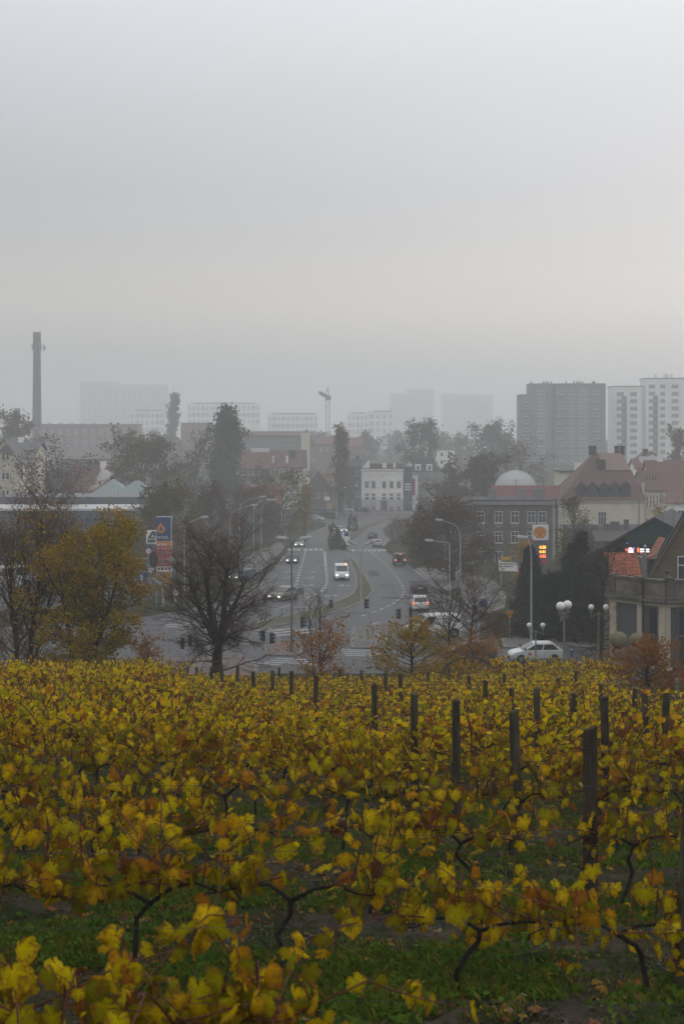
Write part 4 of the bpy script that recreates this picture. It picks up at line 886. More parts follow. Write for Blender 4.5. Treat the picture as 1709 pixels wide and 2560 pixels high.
# brown brick apartment house behind the right-hand filling station
t, wd, h, s = bld('tenement', 'brown brick flat-roofed house behind the scallop sign', 1172, 1380, 228, 1262, 12, M_brown)
MB().box(-wd / 2 - .4, -.4, h + .003, wd / 2 + .35, 12, h + .55).build('cornice', M_plaster_g, t)
MB().box(-wd / 2 + .2, -.2, h + .553, wd / 2, 12, h + .8).build('roof', M_roof_dark, t)
for cpx in (1201, 1245, 1286, 1327, 1354):
    x = (cpx - CX) * 228 / F - ((1172 + 1380) / 2 - CX) * 228 / F
    for k, z in enumerate((h - 2.9, h - 6.1, h - 9.3)):
        window(t, x, -.001, z, 1.25, 1.85, 1, 'old')
        if k == 0: MB().box(x - .62, -.03, z - .75, x + .62, -.002, z - .14).build('apron_panel', mat('apron', (.19, .15, .12), .9), t)
for z in (h - 3.9, h - 7.1): MB().box(-wd / 2 + .05, -.07, z, wd / 2 - .05, -.0025, z + .12).build('string_course', M_brown, t)
for x, w_ in ((-wd / 2 + 4.2, 1.3), (2.4, 1.1), (5.0, 1.9)): chimney(t, x, 4, h + .8, w_, 1.5, M_plaster_g)
MB().hexa([(wd / 2 + .001, 0, 0), (wd / 2 + 1.8, 9, 0), (wd / 2 + 1.8, 11.9, 0), (wd / 2 + .001, 11.9, 0)], [(wd / 2 + .001, 0, h), (wd / 2 + 1.8, 9, h - 1.2), (wd / 2 + 1.8, 11.9, h - 1.2), (wd / 2 + .001, 11.9, h)]).build('side_wall', mat('pale_brown_render', (.22, .19, .165), .9, .1), t)
for x, hh in ((-wd / 2 + 3, 3.4), (1.4, 3.2), (5.8, 3.6)): MB().tube([(x, 4.5, h + .8), (x, 4.5, h + .8 + hh)], .03, 4).box(x - .7, 4.45, h + .5 + hh, x + .7, 4.5, h + .55 + hh).box(x - .5, 4.45, h + .1 + hh, x + .5, 4.5, h + .15 + hh).build('aerial', M_black, t)
# dark red low roof and inflatable dome behind
t, wd, h, s = bld('low_hall', 'low hall with a crimson sheet roof below the white dome', 1238, 1404, 262, 1262, 10, M_brown); gable(t, wd, h, 10, 3.2, mat('crimson_sheet', (.13, .04, .046), .6, .1, .4), wallm=M_brown)
c = at(1288, 300); dm = thing('sports_dome', 'pale ribbed air dome behind the brown brick house', 'dome', c)
rd = 54 * 300 / F; zt = (HY - 1176) * 300 / F - c.z
mb = MB(); nn = 48
prof = [(rd * math.cos(a * PI / 2 / 12), zt - rd * .95 + rd * .95 * math.sin(a * PI / 2 / 12)) for a in range(12)] + [(.02, zt)]
mb.lathe([(rd, 0)] + prof, nn); mb.build('membrane', mat('dome_membrane', (.46, .48, .47), .55, .06, .2), dm)
for k in range(nn):
    a = 2 * PI * k / nn
    MB().tube([(r_ * math.cos(a) * 1.004, r_ * math.sin(a) * 1.004, z_ + .01) for r_, z_ in prof], .06, 4).build('rib', mat('dome_seam', (.36, .38, .38), .6), dm)
# flat houses behind the mansion
t, wd, h, s = bld('house', 'beige flat-roofed house behind the mansion roof', 1402, 1470, 300, 1180, 10, M_plaster_c); flat_roof(t, wd, h, 10, M_roof_dark, .5); chimney(t, 1.5, 4, h + .2, 1.8, 1.6, M_plaster_w); chimney(t, 4.5, 4, h + .2, 1.0, 1.8, M_plaster_w)
# cream mansion with mansard
D = 256
t, wd, h, s = bld('mansion', 'large cream mansion with hipped red-brown roof and five dormers', 1406, 1610, D, 1250, 15, M_plaster_c)
rt = (HY - 1134) * D / F - (G(D) - .6); ev = h + .02; x0, x1 = -wd / 2 - .6, wd / 2 + .4
mid = h + (rt - h) * .62
xr0, xr1 = (1503 - 1508) * D / F, (1572 - 1508) * D / F
MB().hexa([(x0, -.6, ev), (x1, -.6, ev), (x1, 15.6, ev), (x0, 15.6, ev)], [(xr0 - .1, 7.2, rt), (xr1, 7.2, rt), (xr1, 7.9, rt), (xr0 - .1, 7.9, rt)]).build('roof', M_roof_brown, t)
kf = lambda f: (-.6 + 7.8 * f, ev + (rt - ev) * f)
(yA, zA), (yB, zB) = kf(.62), kf(.985)
MB().hexa([(1.0, yA - .10, zA + .04), (xr1 + 1.15, yA - .10, zA + .04), (xr1 - .1, yB - .10, zB + .04), (xr0 + .5, yB - .10, zB + .04)], [(1.0, yA - .16, zA + .10), (xr1 + 1.15, yA - .16, zA + .10), (xr1 - .1, yB - .16, zB + .10), (xr0 + .5, yB - .16, zB + .10)]).build('pale_roof_patch', rowmat('pale_tile', (.23, .16, .14), (.27, .19, .17), .34), t)
for cpx in (1450, 1479, 1507, 1535, 1563):
    x = (cpx - 1508) * D / F
    o = MB().prism([(x - .8, h + .6), (x + .8, h + .6), (x + .8, h + 2.3), (x, h + 3.1), (x - .8, h + 2.3)], -.1, 4).build('dormer', mat('dormer_dark', (.05, .045, .045), .8), t)
    MB().prism([(x - 1.0, h + 2.2), (x, h + 3.3), (x + 1.0, h + 2.2), (x + 1.0, h + 2.32), (x, h + 3.42), (x - 1.0, h + 2.32)], -.35, 4).build('roof', M_roof_brown, o)
    MB().box(x - .5, -.13, h + .8, x + .5, -.101, h + 2.1).build('dormer_pane', M_glass, t)
MB().box((1514 - 1508) * D / F - .6, 3.9, h + 5.6, (1514 - 1508) * D / F + .6, 7, h + 7.2).build('dormer', mat('dormer_dark', (.05, .045, .045), .8), t)
for x, w_ in ((xr0 - .4, 1.3), (xr1 - .9, .8), (xr1 + .1, .8)): chimney(t, x, 7.2, rt - .4, w_, 1.6)
MB().box(-wd / 2 - .3, -.3, h - .4, wd / 2 + .3, -.004, h).build('cornice', M_plaster_c, t)
MB().box(-wd / 2 - .05, -.1, h - 5.0, wd / 2 + .05, -.005, h - 4.75).build('string_course', M_plaster_g, t)
window(t, (1504 - 1508) * D / F, -.001, h - 4.4, 1.5, 2.3, 2, 'old')
MB().tube([((1596 - 1508) * D / F, -.12, 0), ((1596 - 1508) * D / F, -.12, h)], .09, 6).build('downpipe', M_plaster_g, t)
# right-hand wing seen end-on
xw = wd / 2
MB().hexa([(xw + .002, .2, 0), (xw + 1.6, 18, 0), (xw + 1.2, 18.4, 0), (xw - .3, .6, 0)], [(xw + .002, .2, h + 3.2), (xw + 1.6, 18, h + .5), (xw + 1.2, 18.4, h + .5), (xw - .3, .6, h + 3.2)]).build('side_wall', M_plaster_c, t)
t2, wd2, h2, s = bld('mansion_wing', 'cream rear wing of the mansion with narrow tall windows', 1612, 1662, D + 4, 1226, 12, M_plaster_c); gable(t2, wd2, h2, 12, 3.4, M_roof_brown, .3, wallm=M_plaster_c)
grid(t2, wd2, h2, [.1, .26, .42, .58, .74, .9], [h2 - 3.2, h2 - 7.4], .34, 2.4, 0, 'old')
MB().tube([(wd2 * .28, -.1, 0), (wd2 * .28, -.1, h2)], .09, 6).build('downpipe', M_plaster_g, t2)
for k in range(4): MB().tube([(-.9 + k * .5, 3, h2 + 1.2), (-.9 + k * .5, 3, h2 + 3.0)], [.16, .02], 5).build('vent_spike', M_black, t2)
# red roofs at the right edge
t, wd, h, s = bld('house', 'house with a wide red roof at the right edge behind the mansion', 1628, 1780, 300, 1232, 12, M_plaster_w); gable(t, wd, h, 12, 6.6, M_roof_red, wallm=M_plaster_w); grid(t, wd, h, [.12, .3, .45], [h - 2.6], 1.1, 1.6, 1, 'old'); chimney(t, -3.4, 6, h + 5.6, 1.2, 2.2, M_plaster_w); chimney(t, 2.4, 6, h + 5.6, .9, 1.8, M_plaster_w)
t, wd, h, s = bld('house', 'small house with a white gable above the red roofs', 1606, 1652, 330, 1150, 10, M_plaster_w); gable(t, wd, h, 10, 1.7, M_roof_brown, .4, ridge='y', wallm=M_plaster_w); chimney(t, -1, 3, h + 1, 1.2, 1.4)
t, wd, h, s = bld('house', 'low red-roofed annexe left of the white gable', 1590, 1640, 310, 1172, 9, M_plaster_w); gable(t, wd, h, 9, 1.8, M_roof_red, wallm=M_plaster_w); MB().box(-.8, 2.5, h + 1.2, 1.6, 4, h + 2.6).build('skylight', M_whiteroof, t)
# soot-grey sheds below the mansion
t, wd, h, s = bld('shed', 'grey-brown pitched shed with several chimneys below the mansion', 1490, 1612, 196, 1354, 10, mat('soot_render', (.10, .09, .088), .9, .15)); gable(t, wd, h, 10, 1.9, mat('soot_roof', (.085, .08, .08), .9, .15), .2, wallm=mat('soot_render', (.10, .09, .088), .9, .15))
for x, w_, hh in ((-3.0, .9, .7), (-1.4, .7, .9), (-.2, 1.2, 1.2), (1.4, .6, 1.5), (-3.9, .8, .4)): chimney(t, x, 3.4, h + 1.2, w_, hh, mat('soot_render', (.10, .09, .088), .9, .15))
t, wd, h, s = bld('shed', 'dark flat shed left of the pitched shed', 1430, 1492, 200, 1326, 9, M_plaster_dk); flat_roof(t, wd, h, 9, M_roof_dark)
t, wd, h, s = bld('house', 'pale corner house at the right edge beyond the yellow shrub', 1680, 1780, 240, 1258, 9, M_plaster_w); hip(t, wd, h, 9, 3, M_roof_red); grid(t, wd, h, [.2, .4], [h - 2.8], 1.0, 1.6, 1, 'old')
# dark green gabled hall with a screen
D = 128; M_greenwall = mat('dark_green_boards', (.022, .058, .048), .75, .12, .4)
xg = lambda px, d=D: (px - CX) * d / F
zg = lambda py, d=D: (HY - py) * d / F
gb = thing('green_hall', 'dark green boarded hall with a steep gable and ivy', 'building', (xg(1600), D, G(D)), RAD_(-19))
o0 = Vector((xg(1600), 0, G(D)))
poly = [(xg(1415) - o0.x, -.4), (xg(1800) - o0.x, -.4), (xg(1800) - o0.x, zg(1382) - o0.z), (xg(1634) - o0.x, zg(1297) - o0.z), (xg(1415) - o0.x, zg(1430) - o0.z)]
MB().prism(poly, 0, 14).build('wall', M_greenwall, gb)
for a, b in ((2, 3), (3, 4)):
    (xa, za), (xb, zb_) = poly[a], poly[b]
    MB().hexa([(xa, -.35, za + .02), (xb, -.35, zb_ + .02), (xb, 14.3, zb_ + .02), (xa, 14.3, za + .02)], [(xa, -.35, za + .22), (xb, -.35, zb_ + .22), (xb, 14.3, zb_ + .22), (xa, 14.3, za + .22)]).build('roof', M_roof_dark, gb)
for k in range(14): MB().box(poly[0][0] + 1 + k * .95, -.02, 0, poly[0][0] + 1.03 + k * .95, -.001, max(.5, zg(1425) - o0.z + (k + 1) * .95 * .6)).build('board_joint', M_black, gb)
r = np.random.default_rng(33); n = 5200; px = 1415 + 150 * r.random(n) ** 1.15; top = 1430 - (px - 1415) * .60
py = top + (1520 - top) * r.random(n) ** .9
ivp = np.stack([(px - 1600) * D / F, -.05 - .3 * r.random(n), (HY - py) * D / F - o0.z], 1)
tag(link('ivy', leaf_mesh('ivy', ivp, .22, LEAF['ivy'], r), gb), kind='stuff')
# LED screen on the hall
sc_ = thing('led_screen', 'lit video screen showing a face and a red ball on the green hall', 'screen', (xg(1588), D - .55, zg(1373)), RAD_(-19))
MB().box(xg(1555) - xg(1588), 0, zg(1390) - zg(1373), xg(1622) - xg(1588), .4, zg(1357) - zg(1373)).build('panel', M_black, sc_)
def em(name, c, s_): return mat(name, c, .4, .02, 1, emit=s_)
def blob(name, px, py, w_, h_, m, n=14):
    cx_, cz_ = xg(px) - xg(1588), zg(py) - zg(1373); u = D / F
    return MB().quad(*[(cx_ + w_ * u * math.cos(2 * PI * k / n), -.012, cz_ + h_ * u * math.sin(2 * PI * k / n)) for k in range(n)]).build(name, m, sc_)
blob('picture', 1572, 1377, 7, 10, em('led_skin', (.85, .50, .45), 1.6)); blob('picture', 1562, 1374, 3.5, 4, em('led_red', (.75, .12, .08), 1.1)); blob('picture', 1580, 1371, 2.5, 4.5, em('led_blue', (.15, .22, .7), 1.0)); blob('picture', 1564, 1357.5, 2, 1.5, em('led_blue', (.15, .22, .7), 1.0))
for k_, m_ in enumerate(sc_.children): m_.location.y -= .002 * k_
MB().quad(*[(xg(a) - xg(1588), -.03, zg(b) - zg(1373)) for a, b in ((1566, 1385), (1583, 1385), (1578, 1377), (1571, 1375))]).build('picture', em('led_white', (.9, .85, .82), 1.5), sc_)
o_ = blob('picture', 1590.5, 1373.5, 3.2, 6.5, em('led_orange', (.8, .16, .05), 1.2)); o_.location.y -= .02
for y0, y1 in ((1370, 1373.5), (1375.5, 1378.5)): MB().quad(*[(xg(a) - xg(1588), -.03, zg(b) - zg(1373)) for a, b in ((1595, y1), (1618, y1), (1618, y0), (1595, y0))]).build('picture', em('led_white', (.9, .85, .82), 1.5), sc_)
MB().quad(*[(xg(a) - xg(1588), -.03, zg(b) - zg(1373)) for a, b in ((1595, 1382), (1602, 1382), (1602, 1380), (1595, 1380))]).build('picture', em('led_red', (.75, .12, .08), 1.1), sc_)
# gabled brick house and its red tiled lean-to
D = 99; M_tanbrick = mat('tan_brick', (.135, .105, .075), .9, .2, 1.6, bump=.3, bscale=12, stretch=(1, 1, 4), patch=((.10, .09, .06), .8, .55, .7))
hb = thing('brick_house', 'tan brick house with a steep gable at the right edge', 'house', (xg(1660, D), D, G(D)), RAD_(-15)); ox, oz = xg(1660, D), G(D)
g_ = [(1628, 1700), (1770, 1700), (1770, 1360), (1715, 1272), (1628, 1428)]
pg = [(xg(a, D) - ox, zg(b, D) - oz) for a, b in g_]
MB().prism(pg, 0, 9).build('wall', M_tanbrick, hb)
for a, b in ((2, 3), (3, 4)):
    (xa, za), (xb, zb_) = pg[a], pg[b]; ex = 0 if a == 2 else 0
    if a == 3: dx_, dz_ = (xb - xa) * .12, (zb_ - za) * .12; xb += dx_ * .4; zb_ += dz_ * .4
    MB().hexa([(xa, -.35, za + .02), (xb, -.35, zb_ + .02), (xb, 9.3, zb_ + .02), (xa, 9.3, za + .02)], [(xa, -.35, za + .24), (xb, -.35, zb_ + .24), (xb, 9.3, zb_ + .24), (xa, 9.3, za + .24)]).build('roof', M_roof_dark, hb)
(xa, za), (xb, zb_) = pg[3], pg[4]
MB().hexa([(xa, -.30, za - .28), (xb, -.30, zb_ - .28), (xb, -.02, zb_ - .28), (xa, -.02, za - .28)], [(xa, -.30, za - .02), (xb, -.30, zb_ - .02), (xb, -.02, zb_ - .02), (xa, -.02, za - .02)]).build('bargeboard', mat('old_timber', (.16, .145, .12), .85), hb)
window(hb, xg(1709, D) - ox, -.002, zg(1452, D) - oz, 1.0, 1.75, 1, 'old')
# lean-to with real roof tiles
D2 = 101; lt = thing('lean_to', 'lean-to with an orange-red tiled roof beside the brick gable', 'outbuilding', (xg(1562, D2), D2, G(D2))); ox, oz = xg(1562, D2), G(D2)
za, zb_ = zg(1447, D2) - oz, zg(1393, D2) - oz; xa, xb = xg(1524, D2) - ox, xg(1606, D2) - ox
MB().box(xa + .1, .1, -.3, xb, 3.0, za - .05).build('wall', M_tanbrick, lt)
MB().hexa([(xa, 0, za - .06), (xb, 0, za - .06), (xb, 2.2, zb_ - .06), (xa + .35, 2.2, zb_ - .06)], [(xa, 0, za), (xb, 0, za), (xb, 2.2, zb_), (xa + .35, 2.2, zb_)]).build('roof_deck', M_brick_dk, lt)
sl_ = math.atan2(zb_ - za, 2.2); slen = math.hypot(zb_ - za, 2.2)
tm = MB(); ncol, nrow = 9, 7; tw, tl = (xb - xa) / ncol, slen / nrow
for k in range(6):
    a0, a1 = PI * k / 6, PI * (k + 1) / 6
    for (A, B) in ((a0, a1),):
        xA, xB = -tw / 2 + tw * k / 6, -tw / 2 + tw * (k + 1) / 6
        zA, zB = .06 * math.sin(A) ** 2, .06 * math.sin(B) ** 2
        tm.quad((xA, 0, zA + .05), (xB, 0, zB + .05), (xB, tl * 1.08, zB + .012), (xA, tl * 1.08, zA + .012)); tm.quad((xA, 0, zA + .012), (xB, 0, zB + .012), (xB, 0, zB + .05), (xA, 0, zA + .05))
tme = [tm.mesh('roof_tile', mat('tile_' + str(k), c_, .75, .15, 3)) for k, c_ in enumerate([(.33, .105, .055), (.27, .085, .048), (.37, .125, .065)])]
R = random.Random(3)
roofp = MB().box(xa, 2.15, zb_ - .02, xb, 2.45, zb_ + .12).build('ridge', tme[0].materials[0], lt)
for r_ in range(nrow):
    for c_ in range(ncol):
        f = r_ / nrow
        x_ = xa + .35 * f + (c_ + .5) * (xb - xa - .35 * f) / ncol
        link('roof_tile', R.choice(tme), lt, T((x_, 2.2 * f, za + (zb_ - za) * f + .004)) @ Matrix.Rotation(sl_, 4, 'X') @ Matrix.Diagonal((1 - .35 * f / (xb - xa), 1, 1, 1)))
D3 = 107; tr_ = thing('tiled_roof', 'strip of orange tiled roof climbing behind the brick gable', 'roof', (xg(1645, D3), D3, zg(1386, D3))); ox, oz = xg(1645, D3), zg(1386, D3)
q4 = [(1612, 1396), (1640, 1387), (1684, 1352), (1668, 1348)]
MB().hexa([(xg(a, D3) - ox, (0 if i < 2 else 3), zg(b, D3) - oz - .1) for i, (a, b) in enumerate(q4)], [(xg(a, D3) - ox, (0 if i < 2 else 3), zg(b, D3) - oz) for i, (a, b) in enumerate(q4)]).build('roof_plane', M_roof_orange, tr_)
MB().box(xg(1612, D3) - ox, .5, G(D3) - oz, xg(1690, D3) - ox, 4, -.4).build('wall', M_tanbrick, tr_)
fl = thing('flue_pipe', 'grey metal chimney flue with a cowl beside the lean-to roof', 'chimney', (xg(1611, 98.6), 98.6, zg(1445, 98.6))); u = 98.6 / F
MB().box(-4.5 * u, 0, 0, 4.5 * u, .3, 58 * u).build('casing', mat('flue_grey', (.15, .165, .16), .6), fl); MB().lathe([(.07, 58 * u), (.07, 78 * u)], 10).build('pipe', M_metal, fl); MB().lathe([(.13, 79 * u), (.10, 81 * u), (.02, 84 * u)], 10).build('cowl', M_metal, fl)
# terraced corner house with piers, glazing and balustrade
TB = thing('terrace_house', 'weathered corner house with tall dark windows and balustraded terrace', 'house', (19.33, 85, G(85)))
M_stone = mat('stained_stucco', (.44, .39, .295), .9, .14, .8, bump=.3, bscale=9, patch=((.25, .21, .16), 1.3, .6, .7))
M_dkstone = mat('sooty_stone', (.115, .105, .09), .9, .22, 1.0, bump=.4, bscale=8, patch=((.055, .055, .045), 1.2, .55, .8))
M_blind = mat('grey_glazing', (.085, .09, .092), .3, .12, .5, spec=.5)
A_, B_, C_ = Vector((-2.7, 3.3, 0)), Vector((0, 0, 0)), Vector((5.2, 1.2, 0))
zc = -10.19 - G(85); zt_ = -8.80 - G(85)
def on_face(p0, p1):
    d_ = (p1 - p0); L_ = d_.length; M_ = Matrix.Translation(p0) @ Matrix.Rotation(math.atan2(d_.y, d_.x), 4, 'Z'); return L_, M_
def fbox(name, L_, M_, a, b, y0, y1, z0, z1, m):
    return MB().xf(lambda s_: s_.box(a, y0, z0, b, y1, z1), M_).build(name, m, TB)
for (p0, p1, piers, dark) in ((A_, B_, [(0, .5), (2.12, 2.48), (3.75, 4.26)], [(3.0, 3.45)]), (B_, C_, [(0, .28), (2.6, 3.0), (5.0, 5.33)], [(.9, 1.7)])):
    L_, M_ = on_face(p0, p1)
    fbox('plinth', L_, M_, 0, L_, -.12, .3, -1.2, .75, M_dkstone); fbox('window_sill', L_, M_, 0, L_, -.16, .25, .752, .9, M_stone)
    fbox('glazing', L_, M_, .02, L_ - .02, .12, .2, .9, zc - .3, M_blind)
    for a, b in piers: fbox('pier', L_, M_, a, b, -.05, .3, .9, zc - .3, M_stone)
    for a, b in dark:
        fbox('casement', L_, M_, a, b, .06, .11, .95, zc - .45, M_black); fbox('casement_bar', L_, M_, a - .12, a, .05, .115, .95, zc - .45, M_blind); fbox('transom', L_, M_, a, b, .04, .058, 2.7, 2.85, M_blind)
    fbox('frieze', L_, M_, 0, L_, -.07, .3, zc - .3, zc - .02, M_stone); fbox('cornice', L_, M_, -.1, L_ + .1, -.4, .3, zc - .02, zc + .10, M_dkstone); fbox('cornice', L_, M_, -.05, L_ + .05, -.25, .3, zc + .10, zc + .24, M_dkstone)
    fbox('parapet', L_, M_, .05, L_ - .05, -.02, .2, zc + .24, zt_ - .2, mat('worn_parapet', (.155, .135, .115), .9, .2, 1.5, patch=((.10, .09, .08), 1.0, .55, .8)))
    fbox('coping', L_, M_, 0, L_, -.1, .28, zt_ - .2, zt_ - .06, M_dkstone)
    for x in ((.2, L_ * .52) if dark[0][0] > 2 else (.3, L_ * .5, L_ - .3)): fbox('parapet_pier', L_, M_, x - .26, x + .26, -.09, .26, zc + .25, zt_ + .02, M_dkstone)
    for k in range(1, 3): fbox('parapet_panel', L_, M_, L_ * (k * .5 - .38), L_ * (k * .5 - .08), -.05, -.021, zc + .42, zt_ - .34, mat('worn_panel', (.185, .155, .13), .9, .22, 1.8, patch=((.11, .10, .085), 1.4, .55, .8)))
MB().lathe([(.18, 0), (.30, .05), (.22, .12), (.10, .22), (.08, .34), (.20, .44), (.22, .47), (.02, .5)], 12).build('urn', M_dkstone, TB, loc=(.15, .1, zt_ + .02))
MB().hexa([A_ + Vector((.3, .35, zc - .1)), B_ + Vector((.1, .4, zc - .1)), C_ + Vector((0, .4, zc - .1)), Vector((6.6, 12, zc - .1)), Vector((-.6, 12, zc - .1))], [A_ + Vector((.3, .35, zc + .2)), B_ + Vector((.1, .4, zc + .2)), C_ + Vector((0, .4, zc + .2)), Vector((6.6, 12, zc + .2)), Vector((-.6, 12, zc + .2))]).build('terrace_slab', M_dkstone, TB)
MB().hexa([A_ + Vector((.1, .3, -1)), A_ + Vector((.4, .3, -1)), Vector((-.5, 11, -1)), Vector((-.8, 11, -1))], [A_ + Vector((.1, .3, zc - .1)), A_ + Vector((.4, .3, zc - .1)), Vector((-.5, 11, zc - .1)), Vector((-.8, 11, zc - .1))]).build('side_wall', M_stone, TB)
MB().tube([(-1.15, 1.0, 2.9), (-1.15, 1.0, zt_)], .06, 6).ball((-1.15, .95, zt_ - .35), .1, 8, 6).build('wall_lamp', M_black, TB)
# notice box and cellar steps beside it
bx_ = thing('red_box', 'small dark red box against the foot of the terraced house', 'box', (xg(1697, 82), 82, G(82))); MB().box(-.35, 0, 0, .35, .3, 1.0).build('body', mat('dark_red_paint', (.13, .03, .03), .5), bx_); MB().box(-.4, -.05, 1.001, .4, .32, 1.08).build('lid', M_dkstone, bx_)
# ------------------------------------------------------------------ vehicles
M_tyre = mat('tyre', (.015, .015, .016), .9, .2, 5); M_rim = mat('rim', (.22, .23, .24), .4, .1, 4, metal=.6)
M_cglass = mat('car_glass', (.02, .026, .03), .08, .15, .8, spec=.7)
M_trim = mat('car_trim', (.02, .021, .022), .6, .2, 5); M_plate = mat('plate', (.6, .6, .58), .5, .05)
M_head = mat('headlight', (1.0, .96, .86), .2, .02, 1, emit=2.2); M_headoff = mat('headlight_off', (.42, .44, .46), .15, .1, 3, spec=.7)
M_tail = mat('tail_light', (.28, .02, .02), .25, .1, 3); M_tailon = mat('brake_light', (1.0, .22, .10), .25, .02, 1, emit=1.3); M_amber = mat('amber_lamp', (1.0, .42, .10), .3, .02, 1, emit=3)
def paint(name, c): return mat(name, c, .32, .06, 1.2, spec=.5)
PROF = {  # belt line stations: (y, z top), y from -front to +rear; roof and glass lines
 'hatch': dict(L=4.05, W=1.72, hood=[(-2.02, .48), (-1.99, .66), (-1.82, .80), (-1.5, .89), (-1.1, .97)], rear=[(1.85, .99), (1.97, .84), (2.02, .52)], cab=(-1.22, -.18, 1.22, 1.93), roof=1.50, belt=.98),
 'sedan': dict(L=4.5, W=1.74, hood=[(-2.25, .52), (-2.18, .72), (-1.95, .80), (-.95, .94)], rear=[(1.45, .98), (2.1, .95), (2.22, .82), (2.25, .52)], cab=(-.98, -.25, .95, 1.62), roof=1.43, belt=.96),
 'estate': dict(L=4.5, W=1.78, hood=[(-2.25, .55), (-2.18, .76), (-1.95, .84), (-.95, .98)], rear=[(2.02, 1.0), (2.2, .88), (2.25, .55)], cab=(-.98, -.28, 1.78, 2.08), roof=1.50, belt=.99),
 'offroad': dict(L=4.2, W=1.80, hood=[(-2.08, .62), (-2.04, .98), (-1.9, 1.05), (-.8, 1.12)], rear=[(1.98, 1.12), (2.04, 1.0), (2.06, .62)], cab=(-.82, -.35, 1.84, 1.98), roof=1.85, belt=1.12),
 'van': dict(L=4.8, W=1.90, hood=[(-2.4, .55), (-2.34, .85), (-2.2, .98), (-1.7, 1.16)], rear=[(2.3, 1.2), (2.38, 1.0), (2.4, .55)], cab=(-1.72, -.88, 2.28, 2.36), roof=1.96, belt=1.16),
}
def car(name, label, style, colm, loc, rz, lights=False, brake=False, cat='car', panel_van=False, **kw):
    p = PROF[style]; W = p['W'] / 2; t = thing(name, label, cat, loc, rz, 'vehicles on the road')
    st = [p['hood'][0]] + p['hood'][1:] + [(p['cab'][3] - .05, p['belt'])] + p['rear']
    st = sorted(set(st)); zb = .26 if style != 'offroad' else .42
    mb = MB(); n = 8
    for i, (y, z) in enumerate(st):
        e_ = min(i, len(st) - 1 - i); wf = [.86, .95, .99, 1.0][min(3, e_)]
        w_ = W * wf; zz = [(w_ * .88, zb), (w_ * .99, zb + .14), (w_, (zb + z) * .5), (w_ * .97, z - .05), (w_ * .86, z), ]
        ring = [(x, y, z_) for x, z_ in zz] + [(-x, y, z_) for x, z_ in reversed(zz)]
        n = len(ring); k = len(mb.v); mb.v += ring
        if i:
            for j in range(n):
                j2 = (j + 1) % n; mb.f.append((k - n + j, k - n + j2, k + j2, k + j))
    mb.f.append(tuple(range(n))); mb.f.append(tuple(range(len(mb.v) - 1, len(mb.v) - n - 1, -1)))
    mb.build('body', colm, t, smooth=False, bevel=.06)
    a, b, c, d_ = p['cab']; zr, zl = p['roof'], p['belt'] - .03; wt = W * (.78 if style not in ('van', 'offroad') else .88); wl = W * .93
    base = [(-wl, a, zl), (wl, a, zl), (wl, d_, zl), (-wl, d_, zl)]; top = [(-wt, b, zr - .04), (wt, b, zr - .04), (wt, c, zr - .04), (-wt, c, zr - .04)]
    top2 = [(-wt * .86, b + .18, zr), (wt * .86, b + .18, zr), (wt * .86, c - .15, zr), (-wt * .86, c - .15, zr)]
    cabm = MB().hexa(base, top).hexa([(x, y, z + .001) for x, y, z in top], top2); cabm.build('cabin', colm, t, bevel=.07)
    def face(i, j, f0, f1, g0, g1, off):
        """glass let on a side of the cabin: fractions along (f) and up (g)"""
        B0, B1, T0, T1 = Vector(base[i]), Vector(base[j]), Vector(top[i]), Vector(top[j])
        def pt(f, g): return B0.lerp(B1, f).lerp(T0.lerp(T1, f), g)
        nrm = (B1 - B0).cross(T0 - B0).normalized()
        q_ = [pt(f0, g0), pt(f1, g0), pt(f1, g1), pt(f0, g1)]
        return MB().hexa([v_ + nrm * .004 for v_ in q_], [v_ + nrm * (off + .012) for v_ in q_])
    face(0, 1, .06, .94, .08, .93, .01).build('windscreen', M_cglass, t)
    if not panel_van: face(2, 3, .08, .92, .14 if style != 'offroad' else .1, .9, .01).build('rear_window', M_cglass, t)
    for (i, j) in ((1, 2), (3, 0)):
        spl = [(.10, .47), (.51, .90)] if not panel_van else [(.08, .30)]
        if i == 3: spl = [(1 - f1, 1 - f0) for f0, f1 in spl]
        for f0, f1 in spl: face(i, j, f0, f1, .12, .86, .008).build('side_window', M_cglass, t)
    yf, yr = st[0][0], st[-1][0]
    hz_ = p['hood'][1][1] - .10
    for s in (-1, 1):
        MB().box(s * W * .70 - .17, yf - .005, hz_ - .08, s * W * .70 + .17, yf + .25, hz_ + .09).build('headlight', M_head if lights else M_headoff, t, bevel=.03)
        tz = (p['belt'] - .22) if style not in ('van', 'estate') else p['belt'] - .1
        MB().box(s * W * .80 - .11, yr - .22, tz - .12, s * W * .80 + .11, yr + .012, tz + .14).build('tail_light', M_tailon if brake else M_tail, t, bevel=.02)
        MB().box(s * (W + .02), a + .18, zl + .08, s * (W + .20), a + .30, zl + .24).build('mirror', M_trim, t)
        MB().box(s * W - .012, a + .5, zl - .22, s * W + .012, a + .66, zl - .19).build('door_handle', M_trim, t)
    MB().box(-.45, yf - .02, zb + .02, .45, yf + .1, zb + .22).build('grille', M_trim, t)
    MB().box(-W * .86, yf - .01, zb - .02, W * .86, yf + .2, zb + .04).build('bumper', M_trim, t); MB().box(-W * .86, yr - .2, zb - .02, W * .86, yr + .02, zb + .10).build('bumper', M_trim, t)
    MB().box(-.26, yf - .035, zb + .22, .26, yf - .01, zb + .33).build('number_plate', M_plate, t); MB().box(-.26, yr + .005, zb + .36, .26, yr + .03, zb + .47).build('number_plate', M_plate, t)
    rw = .30 if style in ('hatch', 'sedan', 'estate') else .35
